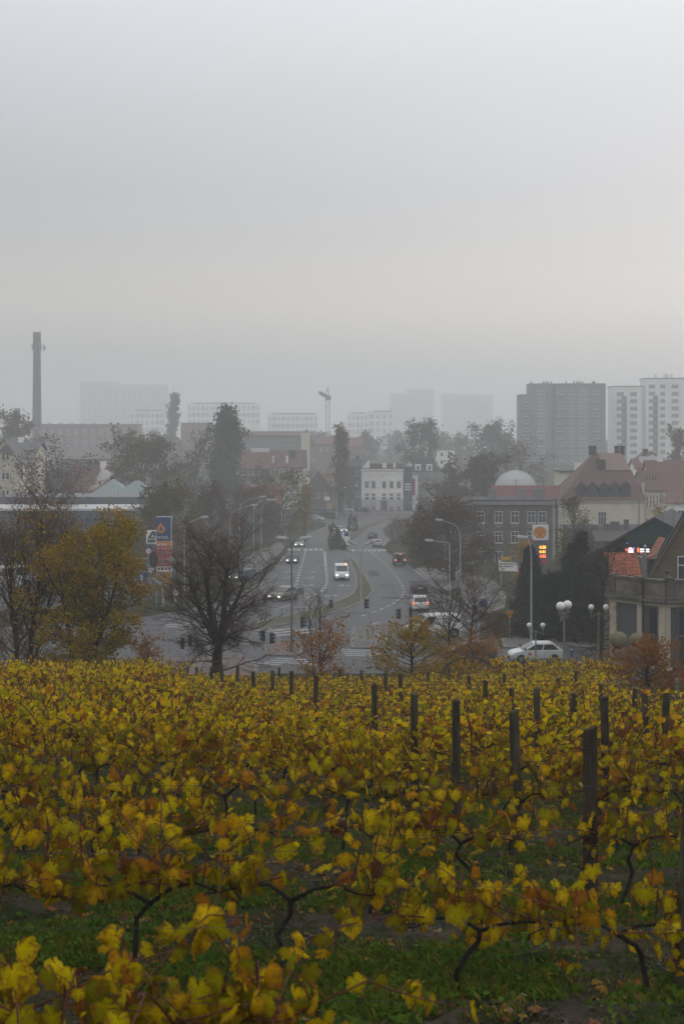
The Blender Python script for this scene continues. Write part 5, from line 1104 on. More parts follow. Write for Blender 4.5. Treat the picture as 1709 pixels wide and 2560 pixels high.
    for y in (yf + .78, yr - .78):
        for s in (-1, 1):
            wh = MB().xf(lambda m_: m_.lathe([(rw * .6, -.1), (rw * .94, -.11), (rw, -.07), (rw, .07), (rw * .94, .11), (rw * .6, .1)], 18), T((s * (W - .09), y, rw)) @ Matrix.Rotation(PI / 2, 4, 'Y')).build('wheel', M_tyre, t)
            MB().xf(lambda m_: m_.lathe([(rw * .58, 0), (rw * .5, .03), (.05, .02)], 14), T((s * (W + .012), y, rw)) @ Matrix.Rotation(s * PI / 2, 4, 'Y')).build('rim', M_rim, wh)
            MB().xf(lambda m_: m_.lathe([(rw * 1.22, -.008), (rw * 1.22, .004)], 18), T((s * W * .997, y, rw * 1.08)) @ Matrix.Rotation(PI / 2, 4, 'Y')).build('wheel_arch', M_trim, t)
    if style == 'offroad': MB().xf(lambda m_: m_.lathe([(.02, 0), (.33, 0), (.36, .06), (.36, .2), (.3, .24), (.02, .24)], 18), T((.12, yr, 1.02)) @ Matrix.Rotation(-PI / 2, 4, 'X')).build('spare_wheel', M_tyre, t)
    if brake and style == 'offroad': MB().box(-.12, c + .02, zr - .16, .12, c + .16, zr - .06).build('high_brake_light', M_tailon, t)
    if kw.get('beacon'): MB().lathe([(.09, 0), (.08, .18), (.03, .22)], 10, (W * .62, b + .3, zr)).build('beacon', M_amber, t)
    return t
RAD = math.radians
P_white = paint('white_car_paint', (.60, .61, .60)); P_black = paint('black_car_paint', (.018, .02, .022)); P_silver = paint('silver_car_paint', (.30, .31, .31)); P_blue = paint('blue_car_paint', (.03, .05, .10))
P_beige = paint('champagne_car_paint', (.22, .20, .18)); P_dkgreen = paint('dark_green_car_paint', (.03, .04, .036)); P_grey = paint('grey_car_paint', (.075, .08, .085))
def road_at(px, py): v = gp(px, py); v.z += .02; return v
car('van', 'white van with lit headlights and an amber roof beacon', 'van', P_white, road_at(853, 1448), RAD(2), lights=True, cat='van', beacon=True)
car('hatchback_car', 'champagne hatchback with headlights on turning at the left lane', 'hatch', P_beige, road_at(709, 1500), RAD(-30), lights=True)
car('old_sedan', 'dark old boxy saloon with headlights on in the left lane', 'sedan', P_dkgreen, road_at(731, 1408), RAD(-3), lights=True)
car('silver_car', 'silver car with headlights on at the far crossing', 'hatch', P_silver, road_at(749, 1367), RAD(-4), lights=True)
car('hatchback_car', 'dark car with bright headlights beyond the median hedge', 'hatch', P_grey, road_at(835, 1326), RAD(22), lights=True)
car('hatchback_car', 'pale car with lit headlights just right of the dark one', 'hatch', P_silver, road_at(852, 1331), RAD(22), lights=True)
car('grey_saloon', 'dark grey saloon driving away past the far median', 'sedan', P_grey, road_at(930, 1345), RAD(172))
car('silver_saloon', 'silver saloon driving away just past the far crossing', 'sedan', paint('pale_rose_silver', (.30, .275, .27)), road_at(943, 1367), RAD(183))
car('off_roader', 'dark off-road car with a spare wheel and brake lights lit', 'offroad', paint('dark_graphite', (.034, .034, .036)), road_at(997, 1412), RAD(183), brake=True)
car('black_estate', 'black hatchback driving away behind the white one', 'estate', P_black, road_at(1046, 1480), RAD(182))
car('white_hatchback', 'white estate car driving away with red lights lit', 'estate', P_white, road_at(1048, 1524), RAD(180), brake=True)
car('delivery_van', 'white delivery van half hidden by the golden young oak', 'van', P_white, gp(1082, 1592) + Vector((0, 0, .02)), RAD(-72), cat='van', panel_van=True)
car('blue_car', 'dark blue car behind the leafless arching tree', 'hatch', P_blue, gp(1172, 1652) + Vector((0, 0, .02)), RAD(-88))
wc = car('white_car', 'small white hatchback with an orange door badge on the right-hand street', 'hatch', P_white, gp(1338, 1655) + Vector((0, 0, .02)), RAD(-86))
MB().box(.865, -.72, .60, .872, -.50, .82).build('door_badge', mat('badge_orange', (.55, .12, .05), .5), wc); MB().box(-.872, -.72, .60, -.865, -.50, .82).build('door_badge', mat('badge_orange', (.55, .12, .05), .5), wc)
car('parked_car', 'silver parked car at the left kerb of the far junction', 'estate', P_silver, gp(790, 1302), RAD(60))
car('parked_car', 'white parked car in front of the dark grey tenement', 'sedan', P_white, gp(864, 1279), RAD(78))
car('parked_car', 'dark parked van beside the brown gabled shop', 'van', P_grey, gp(808, 1288), RAD(70), cat='van')
car('parked_car', 'dark parked car against the foot of the white tenement', 'hatch', P_black, gp(905, 1280), RAD(80))
car('blue_estate', 'dark blue car with one headlight lit behind the large leafless tree', 'estate', P_blue, road_at(608, 1452), RAD(-35), lights=True)
for i, (px, py) in enumerate([(1058, 1306), (1046, 1312), (1036, 1320)]):
    car('parked_car', ['pale car parked under the right-hand trees, farthest of three', 'grey car parked under the right-hand trees, middle of three', 'white car parked under the right-hand trees, nearest of three'][i], 'hatch', [P_silver, P_grey, P_white][i], gp(px, py), RAD(150))
car('parked_van', 'white high-roofed van behind the left-edge tree stems', 'van', P_white, gp(20, 1475) + Vector((0, 0, .1)), RAD(-60), cat='van').scale = (1.25, 1.25, 1.45)
car('parked_van', 'white van with blue stripe on the left forecourt', 'van', P_white, gp(75, 1455) + Vector((0, 0, .1)), RAD(80), cat='van', panel_van=True)
car('parked_car', 'pale car on the forecourt behind the bronze-leaved tree', 'hatch', P_silver, gp(150, 1490) + Vector((0, 0, .1)), RAD(70))
# ------------------------------------------------------------------ street lamps
def luminaire(par, p, dr):
    dr = dr.normalized(); sd_ = Vector((-dr.y, dr.x, 0)); up = Vector((0, 0, 1))
    def k(a, b, c): return p + dr * a + sd_ * b + up * c
    o = MB().hexa([k(-.1, -.08, -.02), k(.9, -.18, -.02), k(.9, .18, -.02), k(-.1, .09, -.02)], [k(0, -.05, .14), k(.75, -.12, .18), k(.75, .12, .18), k(0, .05, .14)]).build('luminaire', M_lamp, par, bevel=.02)
    MB().hexa([k(.15, -.10, -.13), k(.78, -.12, -.13), k(.78, .12, -.13), k(.15, .10, -.13)], [k(.1, -.12, -.021), k(.82, -.135, -.021), k(.82, .135, -.021), k(.1, .12, -.021)]).build('lens', M_lamp_glass, o)
def lamp(label, px, d, top_py, arms, kind='curve', m=None, name='street_lamp'):
    """arms: list of head positions in photo columns at the same distance"""
    b = at(px, d); h = (HY - top_py) * d / F - b.z; t = thing(name, label, 'street lamp', b, 0, 'road lamps'); m = m or M_metal
    first = True
    for hx in arms:
        rx = (hx - px) * d / F; s = 1 if rx > 0 else -1; rx = abs(rx) - .8
        if kind == 'curve':
            k = min(1.6, rx); pts = [(0, 0, h - 2.2)] + [(s * rx * (1 - math.cos(a)) * .55, 0, h - 2.2 + 1.75 * math.sin(a)) for a in np.linspace(.3, PI / 2, 6)] + [(s * rx, 0, h - .08)]
        elif kind == 'V': rx += .35; pts = [(0, 0, h - 1.35), (s * .08, 0, h - 1.0), (s * rx * .55, 0, h - .5), (s * rx, 0, h - .12)]
        else: pts = [(0, 0, h - .45), (s * .1, 0, h - .3), (s * rx, 0, h - .08)]
        if first: MB().tube([(0, 0, -.2), (0, 0, 1.2), (0, 0, 1.25), (0, 0, pts[0][2])], [.11, .11, .085, .062], 8).build('pole', m, t); first = False
        MB().tube(pts, [.058] + [.046] * (len(pts) - 1), 6).build('arm', m, t)
        luminaire(t, Vector(pts[-1]), Vector((s, -.25 if kind == 'V' else 0, .45 if kind == 'V' else .06)))
    return t
lamp('dark twin-arm road lamp standing at the crossing', 729, 112, 1344, [692, 775], 'T', M_pole_dark)
lamp('road lamp with a V of two heads on the traffic island', 902, 118, 1358, [877, 926], 'V')
lamp('grey curved road lamp right of the fuel sign', 461, 165, 1292, [520], 'curve')
lamp('grey curved road lamp, lowest of the row behind the bare tree', 575, 190, 1262, [642], 'curve')
lamp('tallest curved road lamp of the left row', 600, 236, 1241, [664], 'curve')
lamp('curved road lamp with a thick pole in the left row', 634, 232, 1248, [677], 'curve')
lamp('rightmost near curved road lamp of the left row', 653, 228, 1249, [691], 'curve')
lamp('distant curved road lamp before the birch', 705, 300, 1232, [734], 'curve')
lamp('distant double-headed road lamp before the birch', 712, 310, 1250, [738, 736], 'T')
lamp('distant curved lamp by the dark grey tenement', 841, 395, 1219, [865], 'curve')
lamp('thin straight lamp post in front of the white tenement', 898, 400, 1214, [886], 'T')
lamp('pale lamp on the right bending over the road near the white tenement', 1043, 258, 1250, [999], 'curve')
lamp('distant lamp on the right verge by the thin bare trees', 986, 310, 1250, [950], 'curve')
lamp('curved lamp with its head above the dense brown tree', 1128, 225, 1250, [1080], 'curve')
lamp('lamp with a straight arm above the brown tree by the signs', 1112, 215, 1270, [1064], 'T')
lamp('curved lamp in front of the dense brown tree', 1150, 175, 1299, [1089], 'curve')
lamp('square-armed lamp low in front of the dense brown tree', 1123, 152, 1350, [1063], 'T')
lamp('road lamp with a dark head left of the scallop sign', 1327, 118, 1342, [1293], 'curve')
lamp('thin lamp beyond the air dome', 1373, 330, 1172, [1358, 1394], 'T')
lamp('wall-side lamp by the mansion corner', 1646, 200, 1266, [1636], 'T')
# globe lamps
M_globe = mat('opal_globe', (.72, .72, .68), .3, .04, 2, spec=.4)
def globe_lamp(label, px, d, gpy, heads, r_):
    b = at(px, d); h = (HY - gpy) * d / F - b.z; t = thing('globe_lamp', label, 'lamp post', b, 0, 'globe park lamps')
    MB().lathe([(.09, -.2), (.09, .9), (.06, .95), (.05, h - .45), (.07, h - .44), (.07, h - .36), (.02, h - .30)], 10).build('pole', M_green_pole, t)
    for hx, hy in heads:
        x = (hx - px) * d / F; a_ = Vector((x, hy, 0)); dz = 0
        MB().tube([(0, 0, h - .42), tuple(a_ * .5 + Vector((0, 0, h - .52))), tuple(a_ * .95 + Vector((0, 0, h - .66)))], .035, 6).tube([tuple(a_ + Vector((0, 0, h - .68))), tuple(a_ + Vector((0, 0, h - r_ - .1)))], .03, 6).build('arm', M_green_pole, t)
        MB().lathe([(.09, -.16), (.11, -.13), (.11, 0), (.08, .03)], 12, (a_.x, a_.y, h - r_ - .02)).build('collar', M_green_pole, t)
        MB().ball((a_.x, a_.y, h), r_, 22, 14).build('globe', M_globe, t, smooth=True)
globe_lamp('tall park lamp with two white globes side by side, nearest one', 1409, 66, 1514, [(1398, -.25), (1420, .3)], .205)
globe_lamp('park lamp with two spread white globes beside the terraced house', 1495, 94, 1518, [(1476.5, 0), (1513.5, 0)], .195)
globe_lamp('park lamp with two small globes in front of the white hatchback', 1338, 101, 1563, [(1322, 0), (1356, 0)], .18)
# ------------------------------------------------------------------ traffic lights and signs
def pole(t, h, r_=.05, m=None): return MB().lathe([(r_ * 1.6, -.1), (r_ * 1.6, .08), (r_, .12), (r_, h)], 8).build('pole', m or M_metal, t)
def signal_head(par, x, y, z, rz, lit=None):
    M_ = T((x, y, z)) @ Matrix.Rotation(rz, 4, 'Z')
    M_ = M_ @ Matrix.Scale(.85, 4)
    o = MB().xf(lambda s_: s_.box(-.16, -.12, -.5, .16, .12, .5), M_).build('signal_head', M_black, par, bevel=.03)
    for k in range(3):
        MB().xf(lambda s_: s_.lathe([(.12, 0), (.125, .22), (.105, .22), (.10, .01)], 10), M_ @ T((0, -.12, .32 - .32 * k)) @ Matrix.Rotation(PI / 2, 4, 'X')).build('visor', M_black, o)
        MB().xf(lambda s_: s_.lathe([(.098, 0), (.02, .02)], 10), M_ @ T((0, -.121, .32 - .32 * k)) @ Matrix.Rotation(PI / 2, 4, 'X')).build('lens', M_tailon if lit == k else mat('signal_lens', (.03, .035, .03), .2), o)
def traffic_light(label, px, py, top_py, heads):
    b = gp(px, py); h = (py - top_py) * b.y / F; t = thing('traffic_light', label, 'traffic light', b + Vector((0, 0, .02)), 0, 'traffic lights'); pole(t, h, .055)
    for dx, rz, dz, lit in heads: signal_head(t, dx, 0, h - .55 + dz, rz, lit)
traffic_light('traffic light pole facing right, on the island by the twin-arm lamp', 745, 1637, 1538, [(.3, RAD(100), 0, None)])
traffic_light('traffic light with heads both sides, left of the twin-arm lamp', 668, 1645, 1568, [(-.3, RAD(-120), -.1, None), (.32, RAD(60), -.3, None)])
traffic_light('traffic light at the tip of the median, right of the V lamp', 915, 1585, 1494, [(-.05, RAD(80), 0, None)])
traffic_light('cluster of signal heads before the white estate car', 1013, 1612, 1512, [(-.5, RAD(-90), -.2, None), (.42, RAD(180), -.1, None), (.42, RAD(180), -1.1, None)])
traffic_light('small traffic light left of the champagne hatchback', 661, 1535, 1484, [(0, RAD(150), 0, None)])
traffic_light('traffic light behind the arching leafless tree', 1195, 1600, 1500, [(-.2, RAD(160), -.3, None)])
traffic_light('traffic light behind the trunk of the large leafless tree', 582, 1622, 1555, [(0, RAD(170), 0, None)])
traffic_light('traffic light half hidden left of the large leafless trunk', 466, 1660, 1580, [(-.28, RAD(170), -.3, None), (.3, RAD(170), -.1, None)])
traffic_light('low signal on the median left of the V lamp', 828, 1530, 1492, [(-.1, RAD(100), -.2, None)])
def sign(label, px, py, top_py, shape, size, m_face, m_edge=None, rz=0.0, d=None, extra=None, name='road_sign', ph=None):
    b = gp(px, py) if d is None else at(px, d); h = (py - top_py) * b.y / F if d is None else (HY - top_py) * d / F - b.z
    t = thing(name, label, 'sign', b, rz, 'road signs'); pole(t, h, .035)
    def pl(s_, k, y0, y1):
        if shape == 'round': return MB().xf(lambda m_: m_.lathe([(s_, 0), (s_, y1 - y0)], 24), T((0, y1, h - size)) @ Matrix.Rotation(PI / 2, 4, 'X'))
        if shape == 'yield': return MB().prism([(-s_, h - size * .25 + s_ * .25 * 0 + (s_ - size) * .3), (0, h - size * 1.95 - (s_ - size) * .7), (s_, h - size * .25 + (s_ - size) * .3)], y0, y1)
        if shape == 'diamond': return MB().prism([(-s_, h - size), (0, h - size - s_), (s_, h - size), (0, h - size + s_)], y0, y1)
        return MB().prism([(-s_, h - 2 * k), (s_, h - 2 * k), (s_, h), (-s_, h)], y0, y1)
    if shape == 'rect': sw, shh = size; o = MB().box(-sw, -.07, h - 2 * shh, sw, -.05, h).build('plate', m_face, t)
    else:
        o = pl(size, size, -.07, -.05).build('plate', m_edge or m_face, t)
        if m_edge: pl(size * .78, size, -.085, -.071).build('face', m_face, t)
    if extra: extra(t, h)
    return t
M_sblue = mat('sign_blue_face', (.02, .055, .21), .4, .08, 3); M_syel = mat('sign_amber_face', (.50, .23, .03), .45, .08, 3); M_sred = mat('sign_red_edge', (.42, .10, .06), .45, .08, 3); M_sback = mat('sign_back', (.13, .145, .15), .6, .12, 3)
sign('round sign seen from behind on the median', 751, 1528, 1469, 'round', .38, M_sback)
sign('amber give-way triangle beside the conifers', 1273, 1590, 1524, 'yield', .42, M_syel)
sign('amber give-way triangle by the signal cluster and white estate', 1037, 1600, 1536, 'yield', .40, M_syel)
def arrows(t, h):
    for k, dx in enumerate((-.68, 0, .66)):
        MB().prism([(dx - .06, h - 1.1), (dx + .06, h - 1.1), (dx + .06, h - .5), (dx + .17, h - .5), (dx, h - .2), (dx - .17, h - .5), (dx - .06, h - .5)] if k < 2 else [(dx - .2, h - 1.1), (dx - .08, h - 1.1), (dx - .08, h - .6), (dx + .22, h - .55), (dx + .22, h - .35), (dx - .2, h - .42)], -.085, -.071).build('arrow', M_white, t)
sign('blue lane sign with white arrows under the brown tree', 1050, 1402, 1361, 'rect', (.98, .62), M_sblue, extra=arrows)
sign('white board with a blue panel on the median behind the hedge', 864, 1374, 1330, 'rect', (.72, 1.2), M_plaster_w, extra=lambda t, h: MB().box(-.3, -.09, h - .8, .6, -.071, h - .05).build('panel', M_sblue, t))
def gl(t, h):
    MB().xf(lambda m_: m_.lathe([(.3, 0), (.3, .01)], 20), T((0, -.072, h - .42)) @ Matrix.Rotation(PI / 2, 4, 'X')).build('face', M_white, t); text('lettering', '30', .32, M_black, t, T((0, -.09, h - .42)), .004)
sign('round thirty speed sign behind the oval signal board', 372, 1470, 1369, 'round', .42, M_sred, extra=gl)
sign('white sign with a diagonal bar below the speed sign', 378, 1478, 1420, 'rect', (.34, .25), M_white, extra=lambda t, h: MB().hexa([(-.3, -.09, h - .46), (-.24, -.09, h - .46), (.3, -.09, h - .06), (.24, -.09, h - .06)], [(-.3, -.071, h - .46), (-.24, -.071, h - .46), (.3, -.071, h - .06), (.24, -.071, h - .06)]).build('bar', M_black, t))
sign('grey diamond sign seen from behind in front of the brown hedge', 391, 1518, 1455, 'diamond', .42, M_sback)
sign('red and white round sign right of the brown hedge', 440, 1505, 1474, 'round', .36, M_white, M_sred, extra=lambda t, h: [MB().box(-.22 + k * .16, -.1, h - .5, -.14 + k * .16, -.087, h - .3).build('mark', M_sred, t) for k in range(3)])
sign('blue round sign behind the arching leafless tree', 1207, 1572, 1496, 'round', .4, M_sblue)
sign('white notice post behind the large leafless tree', 539, 1452, 1386, 'rect', (.13, .9), M_white)
sign('small white pointed sign behind the leafless trunk', 532, 1468, 1415, 'yield', .3, M_white)
# overhead signal arm and blue one-way plate at left
b = gp(437, 1512); gs = thing('signal_gantry', 'overhead signal arm with two oval black backboards', 'traffic light', b, 0); d = b.y
def lx(px): return (px - 437) * d / F
def lz(py): return (HY - py) * d / F - b.z
MB().tube([(0, 0, -.1), (0, 0, lz(1395)), ], [.10, .08], 8).build('pole', M_metal, gs)
MB().tube([(lx(440), 0, lz(1398)), (lx(384), 0, lz(1397)), (lx(330), 0, lz(1395))], .05, 8).build('arm', M_metal, gs)
def oval(px, py, w_, h_):
    o = MB().xf(lambda s_: s_.lathe([(1, 0), (1.0, .06), (.9, .08)], 28), T((lx(px), -.06, lz(py))) @ Matrix.Rotation(PI / 2, 4, 'X') @ Matrix.Diagonal((w_ * d / F, h_ * d / F, 1, 1))).build('backboard', M_black, gs)
    MB().box(lx(px) - .12, -.22, lz(py) - .42, lx(px) + .12, -.145, lz(py) + .42).build('signal_case', M_black, gs); MB().box(lx(px) - .035, -.24, lz(py) - .48, lx(px) - .015, -.221, lz(py) + .48).build('bracket', M_metal, gs)
oval(384, 1398, 11.5, 20); oval(325, 1441, 11, 23)
b2 = gp(408, 1516); bs = thing('one_way_sign', 'blue one-way arrow plate on a curved grey arm', 'sign', b2, 0); d = b2.y
def lx(px): return (px - 408) * d / F
def lz(py): return (HY - py) * d / F - b2.z
MB().tube([(0, 0, -.1), (0, 0, lz(1490)), (lx(405), 0, lz(1470)), (lx(396), 0, lz(1456)), (lx(384), 0, lz(1447)), (lx(371), 0, lz(1443)), (lx(330), 0, lz(1441))], [.13, .12, .12, .11, .1, .09, .06], 10).build('arm', M_metal, bs)
MB().box(lx(342.5), -.17, lz(1456), lx(368), -.12, lz(1430.5)).build('plate', M_sblue, bs)
MB().prism([(lx(353.5), lz(1453)), (lx(356.5), lz(1453)), (lx(356.5), lz(1442)), (lx(358.6), lz(1442)), (lx(355), lz(1434)), (lx(351.4), lz(1442)), (lx(353.5), lz(1442))], -.185, -.171).build('arrow', mat('sign_white', (.62, .64, .66), .5), bs)
for px in (346, 358):
    t = thing('white_post', 'tall slim white marker post behind the blue one-way plate, ' + ('left' if px < 350 else 'right') + ' one', 'post', gp(px, 1478), 0, 'white marker posts'); pole(t, (1478 - (1405 if px < 350 else 1440)) * gp(px, 1478).y / F, .07, M_white)
# ------------------------------------------------------------------ left fuel pylon
D = 172; b = at(411, D); u = D / F
py_ = thing('fuel_sign', 'blue and orange fuel station price pylon with a flame drop', 'sign', b, RAD(4))
def z_(py): return (HY - py) * u - b.z
M_nav = mat('pylon_blue', (.022, .06, .17), .4, .08, 1); M_or = mat('pylon_orange', (.55, .21, .05), .45, .08, 1); M_rd = mat('pylon_red', (.40, .045, .05), .45, .1, 1); M_gold = mat('pylon_gold', (.42, .24, .05), .5, .25, 2)
M_lt = mat('pylon_letters', (.55, .58, .60), .5, .05)
W_ = 20 * u
MB().box(-W_ + .06, .1, -.2, W_ - .1, .5, z_(1292) - .05).build('core', M_sback, py_)
MB().box(-W_, 0, z_(1352), W_, .6, z_(1293)).build('panel', M_nav, py_); MB().box(-W_, -.01, z_(1366), W_ + .04, .61, z_(1352.3)).build('panel', M_or, py_)
MB().box(-W_, 0, z_(1416), W_, .6, z_(1366.3)).build('panel', M_rd, py_); MB().box(-W_, 0, z_(1429), W_, .6, z_(1416.3)).build('panel', M_plaster_w, py_); MB().box(-W_, 0, z_(1474), W_, .6, z_(1429.3)).build('panel', M_gold, py_)
MB().box(W_ - .2, -.03, z_(1474), W_ - .06, -.011, z_(1292)).build('edge_strip', M_lamp, py_); MB().box(-W_, -.02, z_(1293) + .003, W_ + .03, .62, z_(1291.3)).build('top_trim', M_lamp, py_)
def drop(s_, n=28):
    out = []
    for k in range(n):
        a = 2 * PI * k / n; r_ = 1.0 if math.cos(a) < .2 else 1 + .0
        x = math.sin(a) * (1 if math.cos(a) < 0 else (1 - math.cos(a)) ** .75); zz_ = -math.cos(a + PI)
        zz_ = math.cos(a) * (1.55 if math.cos(a) > 0 else 1.0); out.append((x * s_, zz_ * s_))
    return out
cxd, czd = (402.5 - 411) * u, z_(1322)
MB().prism([(cxd + x, czd + z) for x, z in drop(.52)], -.05, -.012).build('flame_drop', M_or, py_); MB().prism([(cxd + x, czd - .03 + z * 1.15) for x, z in drop(.19)], -.07, -.051).build('flame_core', M_nav, py_)
text('lettering', 'STATOIL', .46, M_lt, py_, T(((403.5 - 411) * u, -.02, z_(1344))), .01, bold=.006)
text('lettering', 'umiles', .48, M_lt, py_, T(((404.5 - 411) * u, -.03, z_(1360.5))), .01, bold=.01)
for k in range(2):
    zc_ = z_(1383 + 23 * k)
    MB().box(-.35, -.04, zc_ - .3, .2, -.011, zc_ + .3).build('price_window', M_sback, py_); text('lettering', '26' if k == 0 else '85', .55, mat('price_orange', (.60, .25, .08), .5), py_, T((.5, -.03, zc_)), .01, bold=.012)
for k in range(4): MB().xf(lambda s_: s_.lathe([(.09, 0), (.09, .02)], 12), T((-.68 + k * .42, -.011, z_(1371))) @ Matrix.Rotation(PI / 2, 4, 'X')).build('pictogram', M_lt, py_)
for k in range(4): MB().xf(lambda s_: s_.lathe([(.17, 0), (.17, .02)], 12), T((-.65 + k * .42, -.011, z_(1422.5))) @ Matrix.Rotation(PI / 2, 4, 'X')).build('pictogram', [M_sback, M_black, M_rd, M_sback][k], py_)
text('lettering', 'Lubi', .42, M_lt, py_, T((-.45, -.02, z_(1435))), .01, bold=.01); text('lettering', '20', .65, M_lt, py_, T((-.25, -.02, z_(1453))), .01, bold=.012); text('lettering', '%', .5, M_lt, py_, T((.12, -.02, z_(1461))), .01)
MB().ball((.55, -.02, z_(1455)), .38, 14, 8, (1, .08, 1.1)).build('picture', mat('pylon_fruit', (.55, .30, .04), .5, .2), py_)
# smaller white board left of it
D = 176; b = at(377, D); u = D / F
wb = thing('shop_board', 'white and green board with a mountain mark left of the fuel pylon', 'sign', b, 0); M_gm = mat('board_green', (.03, .075, .085), .5, .15, 2)
def z_(py): return (HY - py) * u - b.z
MB().box(-10 * u, .1, -.2, 10 * u, .35, z_(1340)).build('core', M_sback, wb); MB().box(-11.5 * u, 0, z_(1360), 13 * u, .4, z_(1326)).build('panel', M_plaster_w, wb)
MB().prism([(-8 * u, z_(1346)), (13 * u, z_(1346)), (13 * u, z_(1329)), (4 * u, z_(1327)), (-2 * u, z_(1336))], -.02, -.003).build('mark', M_gm, wb); MB().prism([(1 * u, z_(1343)), (8 * u, z_(1342)), (5 * u, z_(1335))], -.04, -.021).build('mark', M_white, wb)
MB().box(-8 * u, -.02, z_(1356), 12 * u, -.003, z_(1347)).build('band', M_gm, wb); text('lettering', 'NORDIC', .28, M_white, wb, T((2 * u, -.03, z_(1349.5))), .006); text('lettering', 'CENTRUM', .24, M_sback, wb, T((0, -.01, z_(1358))), .006)
MB().box(-9 * u, -.01, z_(1380), 5 * u, .09, z_(1364)).build('panel', M_nav, wb)
# ------------------------------------------------------------------ right scallop pylon
D = 170; b = at(1350.5, D); u = D / F
sp = thing('scallop_sign', 'white and yellow scallop emblem sign above lit fuel prices', 'sign', b, RAD(-3))
def z_(py): return (HY - py) * u - b.z
MB().box(-19.5 * u, 0, z_(1350.5), 19.5 * u, .5, z_(1312.5)).build('head_panel', mat('panel_white', (.66, .66, .64), .4, .04, 1), sp); MB().box(-19.5 * u, .06, -.2, 18 * u, .44, z_(1350.8)).build('price_panel', mat('pylon_grey', (.10, .115, .12), .5, .1, 1), sp)
M_shy = mat('scallop_yellow', (.62, .29, .02), .45, .06, 1); M_shr = mat('scallop_red', (.36, .06, .03), .45, .06, 1)
zc_ = z_(1332); xc_ = -1.5 * u
def scallop(k, y0, y1, m, nm):
    pts = []
    for i in range(0, 57):
        a = RAD(-38 + 256 * i / 56); rr = (15.2 + .5 * abs(math.cos(7 * (a - PI / 2) / 1.0))) * u * k
        pts.append((xc_ + rr * math.cos(a), zc_ + rr * math.sin(a) * .92 + 1.0 * u))
    pts += [(xc_ - 8.2 * u * k, zc_ - 13.2 * u * k), (xc_ + 8.2 * u * k, zc_ - 13.2 * u * k)]
    return MB().prism(pts, y0, y1).build(nm, m, sp)
scallop(1.0, -.04, -.003, M_shr, 'emblem'); scallop(.88, -.06, -.041, M_shy, 'emblem_face')
for i in range(7):
    a = RAD(90 + (i - 3) * 22); a1 = Vector((xc_ + 1.5 * u * (3 - i) * .35, 0, zc_ - 9 * u)); e_ = Vector((xc_ + 12.4 * u * math.cos(a), 0, zc_ + 1 * u + 11.6 * u * math.sin(a)))
    n_ = Vector((-(e_ - a1).z, 0, (e_ - a1).x)).normalized() * .035
    MB().hexa([(a1 + n_ * .4) + Vector((0, -.07, 0)), (a1 - n_ * .4) + Vector((0, -.07, 0)), (e_ - n_) + Vector((0, -.07, 0)), (e_ + n_) + Vector((0, -.07, 0))], [(a1 + n_ * .4) + Vector((0, -.061, 0)), (a1 - n_ * .4) + Vector((0, -.061, 0)), (e_ - n_) + Vector((0, -.061, 0)), (e_ + n_) + Vector((0, -.061, 0))]).build('emblem_ray', M_shr, sp)
for k, (tx, c_, s_) in enumerate([('4.28', (1.0, .40, .06), 3.0), ('4.41', (1.0, .40, .06), 3.0), ('2.02', (1.0, .16, .06), 2.6)]):
    MB().box(-4 * u, .04, z_(1373.5 + 11.2 * k), 13.6 * u, .059, z_(1363.5 + 11.2 * k)).build('price_window', M_black, sp)
    text('price_digits', tx, .46, em('led_price_%d' % (k == 2), c_, s_), sp, T((4.8 * u, .03, z_(1368.3 + 11.2 * k))), .006, bold=.016)
MB().box(-3 * u, .04, z_(1409), 13.6 * u, .059, z_(1399)).build('price_window', M_rd, sp)
# banner flags and white board
def banner(label, pts_px, d, m, wd):
    b = at(pts_px[0][0], d); t = thing('banner_flag', label, 'flag', b, 0, 'banner flags'); u = d / F
    P_ = [Vector(((x - pts_px[0][0]) * u, 0, (HY - y) * u - b.z)) for x, y in pts_px]
    MB().tube([Vector((P_[0].x, .06, 0))] + [p_ + Vector((-.03, .06, 0)) for p_ in P_], .03, 5).build('pole', M_metal, t)
    mb = MB()
    for a, c_ in zip(P_, P_[1:]): mb.hexa([a + Vector((0, -.01, 0)), a + Vector((wd, -.01, 0)), c_ + Vector((wd, -.01, 0)), c_ + Vector((0, -.01, 0))], [a + Vector((0, .01, 0)), a + Vector((wd, .01, 0)), c_ + Vector((wd, .01, 0)), c_ + Vector((0, .01, 0))])
    mb.build('cloth', m, t); return t
banner('tall leaning red banner flag left of the scallop sign', [(1304, 1402), (1308, 1388), (1314, 1370), (1320, 1355), (1325, 1348)], 166, M_rd, .42)
t = banner('short red banner flag with a printed figure beside the white board', [(1293, 1448), (1294, 1430), (1296, 1415), (1299, 1408)], 160, M_rd, .42)
MB().ball((.30, -.03, (HY - 1416) * 160 / F - at(0, 160).z), .16, 10, 6, (1, .1, 1)).build('print', mat('print_skin', (.40, .25, .18), .7), t)
t = banner('black banner flag with yellow lettering below the red ones', [(1280, 1505), (1284, 1488), (1289, 1470), (1293, 1458)], 152, M_black, .38)
for k, ch_ in enumerate('ZSU'): text('lettering', ch_, .42, mat('print_yellow', (.42, .36, .05), .6), t, T(((1287 - k * 2.4 - 1280) * 152 / F + .12, -.02, (HY - 1476 - k * 8.5) * 152 / F - at(0, 152).z)), .004)
D = 168; b = at(1271, D); u = D / F; t = thing('white_board', 'white roadside board with black lettering and yellow header', 'sign', b, 0)
def z_(py): return (HY - py) * u - b.z
for x in (-.9, 1.2): MB().box(x - .05, .05, -.1, x + .05, .12, z_(1426)).build('leg', M_metal, t)
